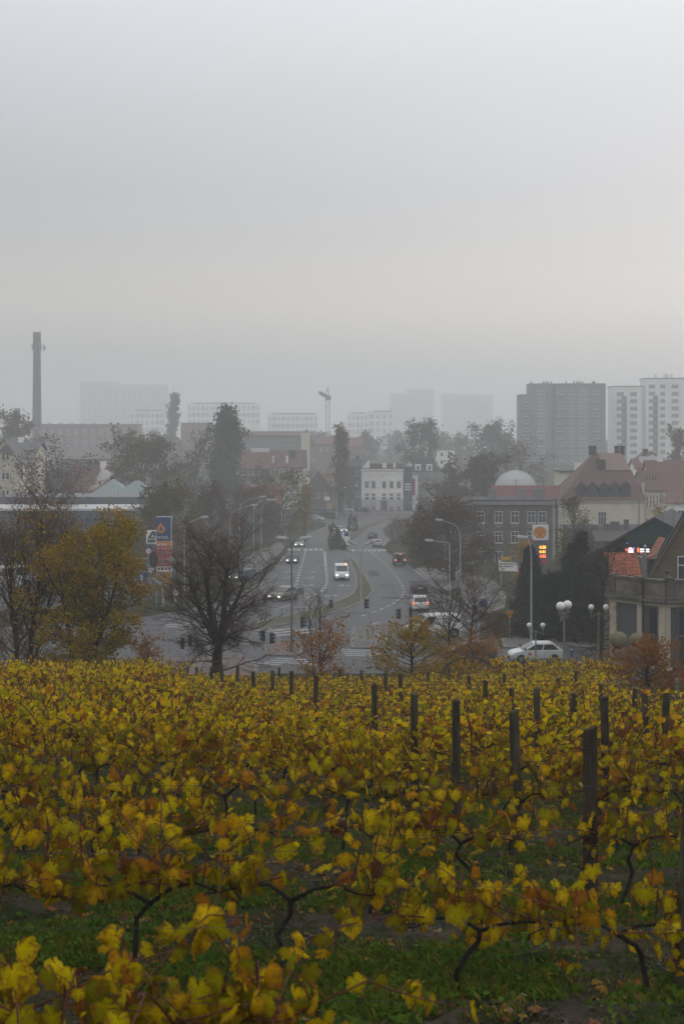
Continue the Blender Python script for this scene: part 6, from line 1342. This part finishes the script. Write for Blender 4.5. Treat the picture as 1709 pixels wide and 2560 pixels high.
MB().hexa([(-25 * u, 0, z_(1427)), (22 * u, 0, z_(1429)), (22 * u, .06, z_(1429)), (-25 * u, .06, z_(1427))], [(-25 * u, 0, z_(1404)), (22 * u, 0, z_(1407)), (22 * u, .06, z_(1407)), (-25 * u, .06, z_(1404))]).build('board', M_plaster_w, t)
MB().box(-24.5 * u, -.02, z_(1400.5), 3.5 * u, .05, z_(1392.5)).build('header', mat('header_yellow', (.50, .33, .05), .5), t); MB().box(-24.5 * u, -.03, z_(1400), -20 * u, -.021, z_(1393)).build('header_mark', M_rd, t); MB().box(-25.5 * u, -.01, z_(1404), -19 * u, .04, z_(1400.8)).build('bracket', M_white, t)
for k, s_ in enumerate(['Rozliczamy się', 'ze szkłem i', 'och']): text('lettering', s_, .36, mat('print_black', (.06, .055, .05), .7), t, T((-22 * u, -.012, z_(1409.5 + 6.3 * k))), .006, 'LEFT', .006)
# ------------------------------------------------------------------ tower crane
D = 820; b = at(819, D); u = D / F; cr_ = thing('tower_crane', 'small tower crane with a raised jib in the mist', 'crane', b, 0)
def z_(py): return (HY - py) * u - b.z
M_cr = mat('crane_steel', (.09, .11, .13), .6, .1, 2); M_crr = mat('crane_red', (.24, .12, .11), .6, .1, 2)
ht = z_(1001); mb = MB(); hw = 4.8 * u
for sx in (-1, 1):
    for sy in (-1, 1): mb.tube([(sx * hw, sy * hw, 0), (sx * hw, sy * hw, ht)], .13, 4)
k = 0; z = 0
while z < ht - 1.8:
    for sy in (-1, 1): mb.tube([(-hw, sy * hw, z), (hw, sy * hw, z)], .08, 4)
    mb.tube([((-1) ** k * hw, -hw, z), (-(-1) ** k * hw, -hw, z + 1.8)], .07, 4); z += 1.8; k += 1
mb.build('mast', M_crr, cr_)
MB().box(-6 * u, -1.2, ht, 7.5 * u, 1.2, ht + 1.6).box(-2 * u, -.9, ht + 1.601, 8 * u, .9, z_(990)).build('slewing_cab', M_cr, cr_)
def bar(name, pts, m, w_=.5): return MB().hexa([(x, -w_, z) for x, z in pts], [(x, w_, z) for x, z in pts]).build(name, m, cr_)
bar('jib', [(2 * u, z_(996)), (-12 * u, z_(992)), (-24 * u, z_(983)), (-21 * u, z_(977)), (-8 * u, z_(983)), (4 * u, z_(990))], M_cr)
MB().tube([(-3 * u, 0, z_(985)), (0, 0, z_(966))], .16, 4).tube([(3 * u, 0, z_(989)), (0, 0, z_(966))], .16, 4).build('apex', M_cr, cr_)
# ------------------------------------------------------------------ people far down by the white tenement
def person(label, px, py, coat, step):
    b = gp(px, py); t = thing('person', label, 'person', b + Vector((0, 0, .02)), RAD(90))
    vs = [(0, 0, .92), (0, 0, 1.18), (0, 0, 1.42), (0, .01, 1.52), (0, .02, 1.66), (0, .02, 1.76), (.1, 0, .88), (.1, step, .48), (.1, step * .7 - .05, .06), (.1, step * .7 + .14, .03), (-.1, 0, .88), (-.1, -step, .48), (-.1, -step * 1.2 - .1, .08), (-.1, -step * 1.2 + .08, .03),
          (.2, 0, 1.4), (.25, -step * .5, 1.14), (.24, -step * .3 + .1, .9), (-.2, 0, 1.4), (-.25, step * .5, 1.14), (-.24, step * .5 + .1, .9)]
    es = [(0, 1), (1, 2), (2, 3), (3, 4), (4, 5), (0, 6), (6, 7), (7, 8), (8, 9), (0, 10), (10, 11), (11, 12), (12, 13), (2, 14), (14, 15), (15, 16), (2, 17), (17, 18), (18, 19)]
    rr = [.15, .16, .17, .06, .10, .085, .10, .075, .05, .045, .10, .075, .05, .045, .075, .055, .04, .075, .055, .04]
    me = bpy.data.meshes.new('body'); me.from_pydata(vs, es, []); me.materials.append(coat); o = link('body', me, t)
    m = o.modifiers.new('skin', 'SKIN'); sv = me.skin_vertices[0].data
    for i, r_ in enumerate(rr): sv[i].radius = (r_, r_)
    sv[0].use_root = True; o.modifiers.new('sub', 'SUBSURF').levels = 1
    MB().ball((0, .02, 1.74), .11, 10, 8, (.95, 1.05, 1)).build('hair', M_black, t)
C_dk = mat('dark_coat', (.03, .034, .045), .9, .2, 4); C_br = mat('brown_coat', (.05, .04, .04), .9, .2, 4)
person('person in a dark coat crossing before the parked white car', 860, 1293, C_dk, .2); person('person in a dark coat, left of the pair by the white tenement', 916, 1287, C_br, .12); person('person in a dark jacket, right of the pair by the white tenement', 923, 1286, C_dk, .15)
# ------------------------------------------------------------------ things along the vineyard's lower edge
R = random.Random(17)
ar = thing('rose_arch', 'rusty hooped trellis arch at the lower edge of the vines', 'arch', at(1172, 58)); u = 58 / F
for k in range(3):
    rr = (74 - 7 * k) * u
    MB().tube([(rr * math.cos(a), k * .16, .15 + (HY - 1652) * u - at(0, 58).z - rr * .75 + rr * .75 * math.sin(a) - k * .03) for a in np.linspace(0.05, PI - .05, 22)], .022, 6).build('hoop', mat('rusty_bar', (.07, .05, .04), .8, .3, 6), ar)
for a in np.linspace(.1, PI - .1, 12): MB().tube([(74 * u * math.cos(a), 0, .15 + (HY - 1652) * u - at(0, 58).z - 74 * u * .75 + 74 * u * .75 * math.sin(a)), (60 * u * math.cos(a), .32, .09 + (HY - 1652) * u - at(0, 58).z - 74 * u * .75 + 60 * u * .75 * math.sin(a))], .014, 5).build('rung', mat('rusty_bar', (.07, .05, .04), .8, .3, 6), ar)
for s_ in (-1, 1): MB().tube([(s_ * 73.5 * u, .1, -.2), (s_ * 73.5 * u, .1, (HY - 1652) * u - at(0, 58).z - 74 * u * .70)], .03, 6).build('leg', mat('rusty_bar', (.07, .05, .04), .8, .3, 6), ar)
M_mossball = mat('mossy_concrete', (.15, .135, .075), .95, .25, 1.6, bump=.4, bscale=14, patch=((.10, .095, .085), 1.4, .56, .8))
for i, (px, py, r_, lab) in enumerate([(1545, 1601, 22, 'large mossy concrete ball on a plinth, left of the pair'), (1588, 1600, 17, 'large mossy concrete ball on a plinth behind the rust-red oak')]):
    d = 80 + i; b = at(px, d); u = d / F; t = thing('concrete_ball', lab, 'ornament', b, 0, 'concrete balls'); zc_ = (HY - py) * u - b.z
    MB().ball((0, 0, zc_), r_ * u, 24, 16).build('ball', M_mossball, t, smooth=True); MB().lathe([(r_ * u * .75, -.3), (r_ * u * .72, zc_ - r_ * u - .25), (r_ * u * .85, zc_ - r_ * u - .24), (r_ * u * .85, zc_ - r_ * u + .05)], 20).build('plinth', M_plaster_g, t)
for px, d, h_, lab in [(1473, 97, .75, 'short dark bollard by the street, left of two'), (1510, 96, .85, 'short dark bollard by the street, right of two'), (1690, 55, 1.0, 'green leaning post at the right edge below the terraced house'), (1428, 104, 1.6, 'slim blue and white marker post right of the white hatchback')]:
    t = thing('bollard', lab, 'post', at(px, d)); MB().lathe([(.09, -.1), (.085, h_ - .05), (.05, h_)], 10).build('shaft', M_green_pole if d != 104 else M_sblue, t); MB().lathe([(.095, h_ * .75), (.095, h_ * .82)], 10).build('band', M_dkstone if d != 104 else M_white, t)
gr = thing('guard_rail', 'dark metal guard rail along the near edge of the street', 'railing', at(1300, 98.6))
for k in range(9): MB().tube([(-4 + k * 1.6, 0, -.1), (-4 + k * 1.6, 0, .85)], .03, 6).build('post', M_black, gr)
MB().tube([(-4, 0, .85), (8.8, 0, .85)], .03, 6).build('top_rail', M_black, gr); MB().tube([(-4, 0, .45), (8.8, 0, .45)], .02, 6).build('lower_rail', M_black, gr)
t = thing('planter', 'low dark round planter in front of the rust-red oak', 'planter', at(1528, 60)); MB().lathe([(.5, -.2), (.62, .35), (.66, .36), (.66, .45), (.56, .45), (.5, .3), (.02, .28)], 20).build('bowl', M_dkstone, t)
t = thing('stone_marker', 'rounded pale stone beside the planter among the vines', 'stone', at(1507, 58)); MB().lathe([(.34, -.2), (.36, .4), (.3, .7), (.18, .88), (.02, .92)], 16).build('stone', M_plaster_g, t, smooth=True)
# ------------------------------------------------------------------ vineyard
V_STOPS = [(0, (.16, .165, .004)), (.18, (.30, .27, .003)), (.42, (.54, .43, .003)), (.68, (.68, .475, .003)), (.84, (.62, .34, .005)), (.92, (.40, .165, .008)), (1, (.17, .065, .012))]
M_vleaf = leafmat('vine_leaf', V_STOPS, None, .38, ((.20, .075, .018), 9.0)); M_vfar = leafmat('vine_foliage', V_STOPS, 'rnd', .38, vary=.34)
M_cane = mat('vine_cane', (.105, .032, .018), .7, .3, 8); M_vtrunk = mat('vine_trunk', (.027, .021, .016), .95, .35, 14, bump=.8, stretch=(1, 1, .3))
M_post = mat('weathered_post', (.055, .046, .035), .95, .3, 9, bump=.7, stretch=(1, 1, .2), spec=.05, patch=((.085, .082, .055), 4, .52, .8), grain=(14, .5)); M_wire = mat('fence_wire', (.04, .04, .04), .7, .1, 3)
# a grape leaf: lobed outline from a sunken stalk notch, folded along the ribs; tip hangs along -z, faces -y
def grape_leaf(seed):
    R = random.Random(seed); curl = R.uniform(.0, .55); fold = R.uniform(-.3, .75); out = []
    key = [(-168, .42), (-150, .58), (-130, .66), (-114, .64), (-100, .64), (-82, .74), (-66, .82), (-52, .74), (-38, .70), (-24, .78), (-10, .88), (0, .97)]
    key = [(a, r_ * R.uniform(.9, 1.08)) for a, r_ in key]; key2 = [(-a, r_ * R.uniform(.88, 1.1)) for a, r_ in key[:-1]][::-1]
    pts = key + key2; V = [(0, 0, 0)]; E = [0.0]; n = len(pts)
    for ring, k in ((0, .52), (1, 1.0)):
        for i, (a, r_) in enumerate(pts):
            an = RAD(a); rr = r_ * k * (1 if ring == 0 else R.uniform(.94, 1.05)); x, z = math.sin(an) * rr, -math.cos(an) * rr
            pl = .05 * math.cos(i * PI) * k; y = pl - fold * abs(x) * .6 - curl * rr * rr + (R.gauss(0, .035) if ring else 0)
            V.append((x, y, z)); E.append(k)
    Fc = []
    for i in range(n - 1):
        Fc.append((0, 1 + i, 2 + i)); Fc.append((1 + i, 1 + n + i, 2 + n + i, 2 + i))
    return V, Fc, E
LV = [grape_leaf(s_) for s_ in range(14)]
LMESH = []
for V, Fc, E in LV:
    me = bpy.data.meshes.new('leaf'); me.from_pydata([(x * .5, y * .5, z * .5) for x, y, z in V], [], Fc); me.materials.append(M_vleaf); me.polygons.foreach_set('use_smooth', [True] * len(Fc))
    a = me.attributes.new('edge', 'FLOAT', 'POINT'); a.data.foreach_set('value', E); n_ = (len(V) - 1) // 2; vn = [1.0] + [1.0 if i in (2, 6, 11, 16, 20) else 0.0 for i in range(n_)] * 2; a = me.attributes.new('vein', 'FLOAT', 'POINT'); a.data.foreach_set('value', vn); LMESH.append(me)
def vine_plan(seed, lush=1.0, spacing=1.1, cap=1.45, dens=1.0, head_z=.68):
    """trunk, canes and leaf placements of one vine; x runs along the row, z up"""
    R = random.Random(seed); lean = R.uniform(-.3, .3)
    trunk = [Vector((0, 0, -.12))]
    for k in range(1, 6): trunk.append(Vector((lean * k / 5 + R.gauss(0, .03), R.gauss(0, .03), .92 * head_z * k / 5)))
    canes, leaves = [], []; head = trunk[-1]; arms = []
    for s in (-1, 1):
        arm = [head.copy()]
        for k in range(1, 5): arm.append(Vector((head.x + s * spacing * .52 * k / 4, R.gauss(0, .02), head_z + .05 * math.sin(k) + R.gauss(0, .02))))
        arms.append(arm)
    nc = int(R.randint(12, 17) * lush)
    for i in range(nc):
        arm = arms[i % 2]; p, _ = on(arm, R.random())
        hor = R.random() < .42
        d = Vector((R.choice((-1, 1)) * R.uniform(.5, 1.4), R.gauss(0, .25), R.uniform(.15, .6))) if hor else Vector((R.gauss(0, .35), R.gauss(0, .22), 1))
        L_ = R.uniform(.7, 1.25); pts = [p.copy()]; d.normalize(); nseg = 9
        for k in range(nseg):
            sag = -.10 * (k / nseg) if not hor else -.03
            d = (d + Vector((R.gauss(0, .10), R.gauss(0, .10), R.gauss(0, .06) + sag))).normalized()
            nx_ = pts[-1] + d * (L_ / nseg)
            if nx_.z > cap * R.uniform(.85, 1.05): d.z = -abs(d.z) * .5; nx_ = pts[-1] + d * (L_ / nseg)
            if nx_.z < .2: nx_.z = .2
            pts.append(nx_)
        canes.append(pts)
        nleaf = int(L_ / .062 * dens * R.uniform(.75, 1.1))
        for k in range(nleaf):
            f = (k + R.random()) / nleaf
            if R.random() < .16: continue
            c_, t_ = on(pts, min(.999, f)); az = R.random() * 2 * PI
            pe = Vector((math.cos(az), math.sin(az) * .9, R.uniform(-.3, .5))) * R.uniform(.04, .10); lp = c_ + pe
            size = R.choice((.07, .10, .125, .145, .165, .19)) * R.uniform(.85, 1.15) * (1.05 - .35 * f)
            leaves.append((lp, math.atan2(pe.y, pe.x) + PI / 2 + R.gauss(0, .7), R.gauss(.35, .38), R.gauss(0, .35), size, R.randrange(14), c_))
    return trunk, arms, canes, leaves
def vine_wood(trunk, arms, sides=7):
    mb = MB(); R = random.Random(len(trunk)); mb.tube(trunk, [.028, .020, .018, .019, .017, .018], sides)
    for a in arms: mb.tube(a, [.016, .012, .010, .008, .006], max(4, sides - 2))
    return mb
def leaf_M(lf): return T(lf[0]) @ Matrix.Rotation(lf[1], 4, 'Z') @ Matrix.Rotation(lf[2], 4, 'X') @ Matrix.Rotation(lf[3], 4, 'Y') @ Matrix.Scale(lf[4] * 1.25, 4)
ROWS = [6.3, 9.3, 12.3, 15.3, 18.6, 21.3, 24.0, 26.6, 29.8, 33.0, 36.0, 39.0, 42.0, 45.2, 48.4, 51.6, 55.0, 58.5, 63.0, 67.0, 71.0]
# far rows: a few vines repeated, their leaves joined
far_protos = []
for s_ in range(9):
    trunk, arms, canes, leaves = vine_plan(900 + s_, 1.35, dens=.8)
    cm_ = MB()
    for c_ in canes: cm_.tube(c_[::2] + [c_[-1]], [.009] * (len(c_[::2]) + 1), 4, cap=False)
    R = random.Random(s_)
    for k in range(9):       # bare reddish canes standing through the leaves
        p = Vector((R.uniform(-.55, .55), R.gauss(0, .08), .7)); cm_.tube(path(p, Vector((R.gauss(0, .8), R.gauss(0, .3), 1)), R.uniform(.5, .95), 5, .22, -.05, R), .008, 4, cap=False)
    V, Fc, rn, n0 = [], [], [], 0
    for lf in leaves:
        M_ = leaf_M(lf); lv = LV[lf[5]][0]; nn = (len(lv) - 1) // 2
        ring = [lv[0]] + [lv[1 + nn + i] for i in range(0, nn, 2)]       # coarse outline: centre plus every other rim point
        V += [tuple(M_ @ (Vector(p) * .55)) for p in ring]; k = len(ring)
        Fc += [(n0, n0 + i, n0 + i + 1) for i in range(1, k - 1)]; rn += [R.random()] * k; n0 += k
    me = bpy.data.meshes.new('foliage'); me.from_pydata(V, [], Fc); me.materials.append(M_vfar); a = me.attributes.new('rnd', 'FLOAT', 'POINT'); a.data.foreach_set('value', rn)
    far_protos.append((vine_wood(trunk, arms, 5).mesh('trunk', M_vtrunk), cm_.mesh('cane_cluster', M_cane), me))
CANE_R = [.0062, .006, .0058, .0055, .005, .0046, .0042, .0038, .0032, .0025]
R = random.Random(44); vid = 0
for ri, y in enumerate(ROWS):
    hw = .24 * y + .75; sp_ = 1.08 if y < 20 else 1.12 if y < 40 else 1.3
    x = -hw - R.random() * .5; k = 0
    while x < hw:
        px = CX + x * F / y
        if (px > 1500 and 35 < y < 60) or (y > 60 and not 1190 < px < 1545) or (ri == 0 and px > 1050): x += sp_; continue
        lab = 'yellowing grapevine in the %s row from the camera, %s from the left of its row' % (ORD[ri], ORD[min(k, 32)])
        z = G(y + .0)
        v = thing('grapevine', lab, 'grapevine', (x + R.gauss(0, .06), y + R.gauss(0, .05), z), 0, 'grapevines in rows')
        if y < 19.5:
            right = px > (860 if ri < 2 else 980)
            cap, dn, hz0 = [(1.0, .95, .5), ((1.3, .72, .66) if not right else (.8, .78, .42)), ((1.3, .64, .66) if not right else (1.0, .52, .6)), ((1.4, .72, .68) if not right else (1.1, .6, .64)), ((1.45, .82, .7) if not right else (1.15, .72, .66))][ri]
            trunk, arms, canes, leaves = vine_plan(3000 + vid, 1.0, 1.1, cap, dn, hz0)
            vine_wood(trunk, arms).build('trunk', M_vtrunk, v, smooth=True)
            for ci, c_ in enumerate(canes):
                mb = MB(); mb.tube(c_, CANE_R, 5, cap=False)
                for lf in leaves:
                    pass
                mb.build('cane', M_cane, v)
            st_ = MB()
            for lf in leaves: st_.tube([lf[6], lf[0].lerp(lf[6], .4) + Vector((0, 0, .012)), lf[0]], [.0022, .0018, .0016], 3, cap=False)
            tag(st_.build('leaf_stalk', M_cane, v), kind='stuff')
            for lf in leaves[:290]: link('leaf', LMESH[lf[5]], v, leaf_M(lf))
        else:
            tm_, cm_, lm_ = far_protos[R.randrange(9)]
            link('trunk', tm_, v); link('cane_cluster', cm_, v); tag(link('foliage', lm_, v), kind='stuff')
            sx = R.choice((-1, 1)) * R.uniform(.95, 1.2); kz = R.uniform(.9, 1.08) if px < 600 else R.uniform(.78, .95)
            if px < 400 and y > 38: kz *= 1.18
            elif 430 < px < 1150: kz *= .86
            kz *= 1.28 if y > 60 else 1; v.scale = (abs(sx), R.uniform(.9, 1.3), kz); v.rotation_euler = (0, 0, R.choice((0, PI)) + R.gauss(0, .12))
        x += sp_ * R.uniform(.88, 1.12); k += 1; vid += 1
# posts, placed where the photo shows them
POSTS = [(1474, 1822, 12.3), (1293, 1780, 15.3), (1140, 1750, 18.6), (1037, 1735, 21.3), (937, 1711, 26.6), (788, 1690, 33.0), (727, 1679, 36.0), (682, 1677, 39.0), (638, 1680, 42), (592, 1667, 45.2), (556, 1667, 48.4), (527, 1668, 51.6), (1702, 1872, 9.3),
         (1344, 1722, 24.0), (1514, 1744, 18.6), (1655, 1733, 21.3), (1432, 1738, 26.6), (1275, 1722, 29.8), (1214, 1702, 33), (1000, 1686, 36), (967, 1684, 39), (1438, 1678, 48.4), (1396, 1700, 39), (1259, 1690, 45.2), (1170, 1700, 42), (1620, 1738, 24), (1580, 1735, 29.8),
         (495, 1668, 55), (465, 1670, 58.5), (300, 1668, 48.4), (1065, 1692, 48.4), (905, 1690, 51.6), (850, 1682, 55), (1310, 1700, 55), (1120, 1690, 58.5), (1500, 1720, 33), (380, 1672, 55), (700, 1676, 58.5), (785, 1678, 58.5)]
rowcount = {}
for px, tp, y in sorted(POSTS, key=lambda p_: (p_[2], p_[0])):
    k = rowcount.get(y, 0); rowcount[y] = k + 1; ri = ROWS.index(y) if y in ROWS else 0
    b = at(px, y + .04); h = max(1.35, min(1.85, (HY - tp) * y / F - b.z)); R2 = random.Random(px)
    big = y < 17
    t = thing('vineyard_post', 'weathered dark wooden post in the %s vine row, %s post from the left' % (ORD[ri], ORD[k]), 'post', b, R2.random(), 'vineyard posts'); t.rotation_euler = (R2.gauss(0, .015), R2.gauss(.02, .02), R2.random() * 3)
    r_ = .062 if y < 14 else .055
    mb = MB(); mb.lathe([(r_, -.3), (r_ * R2.uniform(.98, 1.05), h * .3), (r_ * R2.uniform(.95, 1.02), h * .7), (r_ * .97, h - .015), (r_ * .9, h)], 18)
    gro = [1 + R2.gauss(0, .05) - (.16 if R2.random() < .14 else 0) for _ in range(18)]; tx, ty = R2.gauss(0, .2), R2.gauss(0, .2)
    mb.v = [(x_ * gro[i % 18], y_ * gro[i % 18], z__ + ((x_ * tx + y_ * ty) if z__ > h - .1 else 0)) for i, (x_, y_, z__) in enumerate(mb.v)]
    mb.build('shaft', M_post, t)
    for z in (.72, 1.05, 1.38): MB().lathe([(r_ + .004, z), (r_ + .004, z + .006)], 12).build('staple_wire', M_wire, t)
for ri, y in enumerate(ROWS):
    if y > 60: continue
    hw = .25 * y + 1.2
    for nm, z in (('bottom', .72), ('middle', 1.05), ('top', 1.38)):
        mb = MB(); n = 9; pts = [(x, y - .065 + .01 * math.sin(x * 3), G(y) + z - .015 * abs(math.sin(x * .8))) for x in np.linspace(-hw, hw if y < 35 else min(hw, .18 * y), n)]
        mb.tube(pts, .0015 if y < 25 else .0022, 4); tag(mb.build('trellis_wire', M_wire), 'taut %s trellis wire along the %s row of vines from the camera' % (nm, ORD[ri]), 'wire', 'trellis wires')
# plastic ties on near rows
M_tie = mat('green_tie', (.008, .09, .07), .4, .05, 3); M_tieb = mat('blue_tie', (.012, .03, .10), .4, .05, 3)
tie = MB(); tie.tube([(0, 0, -.035), (.008, 0, -.015), (0, .004, 0), (-.010, 0, .015), (.006, 0, .035)], .005, 5)
tms = [tie.mesh('plant_tie', M_tie), tie.mesh('plant_tie', M_tieb)]
for i, (px, py, y, k) in enumerate(sorted([(485, 2445, 9.2, 0), (1090, 2305, 9.2, 0), (1270, 2300, 9.2, 0), (1170, 2300, 9.2, 1), (1540, 2115, 12.2, 0), (1380, 2150, 12.2, 1), (1370, 1955, 15.2, 0), (590, 1870, 15.2, 0), (1650, 2280, 9.2, 0), (720, 2130, 12.2, 1), (1200, 2150, 12.2, 1)])):
    o = link('plant_tie', tms[k], None, T(P(px, py, y)) @ Matrix.Rotation(i, 4, 'Y')); tag(o, ('green' if k == 0 else 'blue') + ' plastic tie in the %s vine row, %s tie from the left of all' % (ORD[ROWS.index(min(ROWS, key=lambda r_: abs(r_ - y)))], ORD[i]), 'plant tie', 'plastic vine ties')
# ------------------------------------------------------------------ grass, weeds and fallen leaves between the rows
def ground_pts(n, y0, y1, r, clump=0, power=1.0):
    y = y0 + (y1 - y0) * r.random(n) ** power; x = (r.random(n) * 2 - 1) * (.25 * y + .4)
    if clump:
        keep = (np.sin(x * 1.7 + 2 * np.sin(y * .9)) + np.sin(y * 2.1 + x * .6) + .7 * np.sin(x * 5.1 + y * 3.3) * np.sin(y * 6.3 - x * 2.2) + .5 * r.normal(size=len(x))) > clump
        x, y = x[keep], y[keep]
    return x, y
def blades(name, x, y, hmin, hmax, r, m, wd=.006, label=None):
    n = len(x); z = np.where(y < 98, -2.27 - .15 * y, -16.97) - .01
    az = r.random(n) * 2 * PI; ln = hmin + (hmax - hmin) * r.random(n) ** 1.5; be = ln * (.15 + .75 * r.random(n))
    c, s = np.cos(az), np.sin(az); w_ = wd * (.7 + .6 * r.random(n))
    v = np.stack([np.stack([x - s * w_, y + c * w_, z], 1), np.stack([x + s * w_, y - c * w_, z], 1), np.stack([x + c * be * .35 + s * w_ * .7, y + s * be * .35 - c * w_ * .7, z + ln * .62], 1), np.stack([x + c * be, y + s * be, z + ln * .95], 1)], 1).reshape(-1, 3)
    me = bpy.data.meshes.new(name); me.vertices.add(4 * n); me.vertices.foreach_set('co', v.astype(np.float32).ravel()); me.loops.add(4 * n); me.loops.foreach_set('vertex_index', np.arange(4 * n, dtype=np.int32))
    me.polygons.add(n); me.polygons.foreach_set('loop_start', np.arange(0, 4 * n, 4, dtype=np.int32)); me.update(calc_edges=True)
    a = me.attributes.new('rnd', 'FLOAT', 'POINT'); a.data.foreach_set('value', np.repeat(r.random(n), 4).astype(np.float32)); me.materials.append(m)
    return tag(link(name, me), label, 'grass', kind='stuff')
M_grass = leafmat('grass_blades', [(0, (.042, .07, .007)), (.45, (.078, .118, .012)), (.75, (.13, .14, .018)), (1, (.21, .16, .045))], 'rnd', .25)
r = np.random.default_rng(5)
x, y = ground_pts(300000, 7.5, 24, r, .3, 1.3); blades('grass', x, y, .02, .11, r, M_grass, .0042, 'short green grass between the near vine rows')
x, y = ground_pts(26000, 24, 60, r, -.6); blades('grass', x, y, .06, .2, r, M_grass, .012, 'rough grass under the far vine rows')
# low broad-leaved weeds
M_weed = leafmat('weed_leaves', [(0, (.034, .08, .010)), (.6, (.068, .128, .015)), (.9, (.11, .15, .02)), (1, (.19, .155, .03))], 'rnd', .25)
x, y = ground_pts(7000, 7.5, 22, r, .1, 1.3); n = len(x); k = 8
cx_ = np.repeat(x, k) + r.normal(size=n * k) * .05; cy_ = np.repeat(y, k) + r.normal(size=n * k) * .05; cz_ = -2.27 - .15 * cy_ + .015 + .05 * r.random(n * k)
tag(link('weeds', leaf_mesh('weeds', np.stack([cx_, cy_, cz_], 1), .05, M_weed, r, 0, .75)), 'low broad-leaved weeds between the vine rows', 'weeds', kind='stuff')
# fallen leaves
M_fall = leafmat('fallen_leaves', [(0, (.30, .20, .04)), (.35, (.36, .25, .05)), (.6, (.28, .12, .03)), (.85, (.20, .075, .03)), (1, (.30, .22, .14))], 'rnd', .15)
V, Fc, rn, n0 = [], [], [], 0; R = random.Random(8); x, y = ground_pts(4200, 7.5, 26, r, -.6, 1.2)
for a, b in zip(x, y):
    lv, lf_, _ = LV[R.randrange(8)]; M_ = T((a, b, G(b) + .03)) @ Matrix.Rotation(R.random() * 6.28, 4, 'Z') @ Matrix.Rotation(PI / 2 + R.gauss(0, .35), 4, 'X') @ Matrix.Scale(R.uniform(.06, .12), 4)
    V += [tuple(M_ @ Vector((p[0] * .55, p[1] * 1.4, p[2] * .55))) for p in lv]; Fc += [tuple(n0 + i for i in f) for f in lf_]; rn += [R.random()] * len(lv); n0 += len(lv)
me = bpy.data.meshes.new('fallen_leaves'); me.from_pydata(V, [], Fc); me.materials.append(M_fall); a = me.attributes.new('rnd', 'FLOAT', 'POINT'); a.data.foreach_set('value', rn)
tag(link('fallen_leaves', me), 'fallen yellow and brown vine leaves strewn on the soil', 'leaf litter', kind='stuff')
# dry bits and crumbs on the soil
M_lit = leafmat('dry_bits', [(0, (.04, .032, .025)), (.5, (.085, .068, .052)), (.8, (.14, .11, .08)), (1, (.22, .15, .08))], 'rnd', .05)
x, y = ground_pts(42000, 7.5, 21, r, 0, 1.3); tag(link('soil_litter', leaf_mesh('soil_litter', np.stack([x, y, -2.27 - .15 * y + .012 * r.random(len(x)) + .01], 1), .024, M_lit, r, 0, .7)), 'dry crumbs and plant bits on the vineyard soil', 'litter', kind='stuff')
# clods of soil
mb = MB(); x, y = ground_pts(900, 7.5, 20, r, 0, 1.2)
for a, b in zip(x, y):
    s_ = R.uniform(.008, .028)
    mb.xf(lambda m_: m_.lathe([(.02, -.5), (.7, -.3), (1, .1), (.6, .45), (.02, .55)], 6), T((a, b, G(b) + s_ * .1)) @ Matrix.Rotation(R.random() * 6, 4, 'Z') @ Matrix.Diagonal((s_ * R.uniform(.8, 1.5), s_ * R.uniform(.8, 1.3), s_ * .7, 1)))
tag(mb.build('soil_clods', mat('soil', (.05, .041, .032), .95, .3, 5, bump=.5), smooth=True), 'loose grey-brown soil clods in the vine rows', 'soil', kind='stuff')
# shrubby weeds and ground cover at the bottom of the slope
x, y = ground_pts(9000, 60, 97, r, -1.2); z = -2.27 - .15 * y + .25 * r.random(len(x)) ** 2
tag(link('undergrowth', leaf_mesh('undergrowth', np.stack([x * 1.05, y, z], 1), .22, LEAF['gold_olive'], r)), 'olive and ochre undergrowth at the foot of the slope', 'undergrowth', kind='stuff')
# ------------------------------------------------------------------ the haze
hm = bpy.data.materials.new('haze'); hm.use_nodes = True; ht_ = hm.node_tree; ht_.nodes.clear()
ho = ht_.nodes.new('ShaderNodeOutputMaterial'); hv = ht_.nodes.new('ShaderNodeVolumePrincipled')
hv.inputs['Color'].default_value = (.945, .968, .99, 1); hv.inputs['Density'].default_value = .00086; hv.inputs['Anisotropy'].default_value = .25
ht_.links.new(hv.outputs[0], ho.inputs['Volume'])
hz_o = MB().box(-1490, -55, -25.2, 1490, 2980, 70).build('haze', hm); tag(hz_o, kind='stuff')
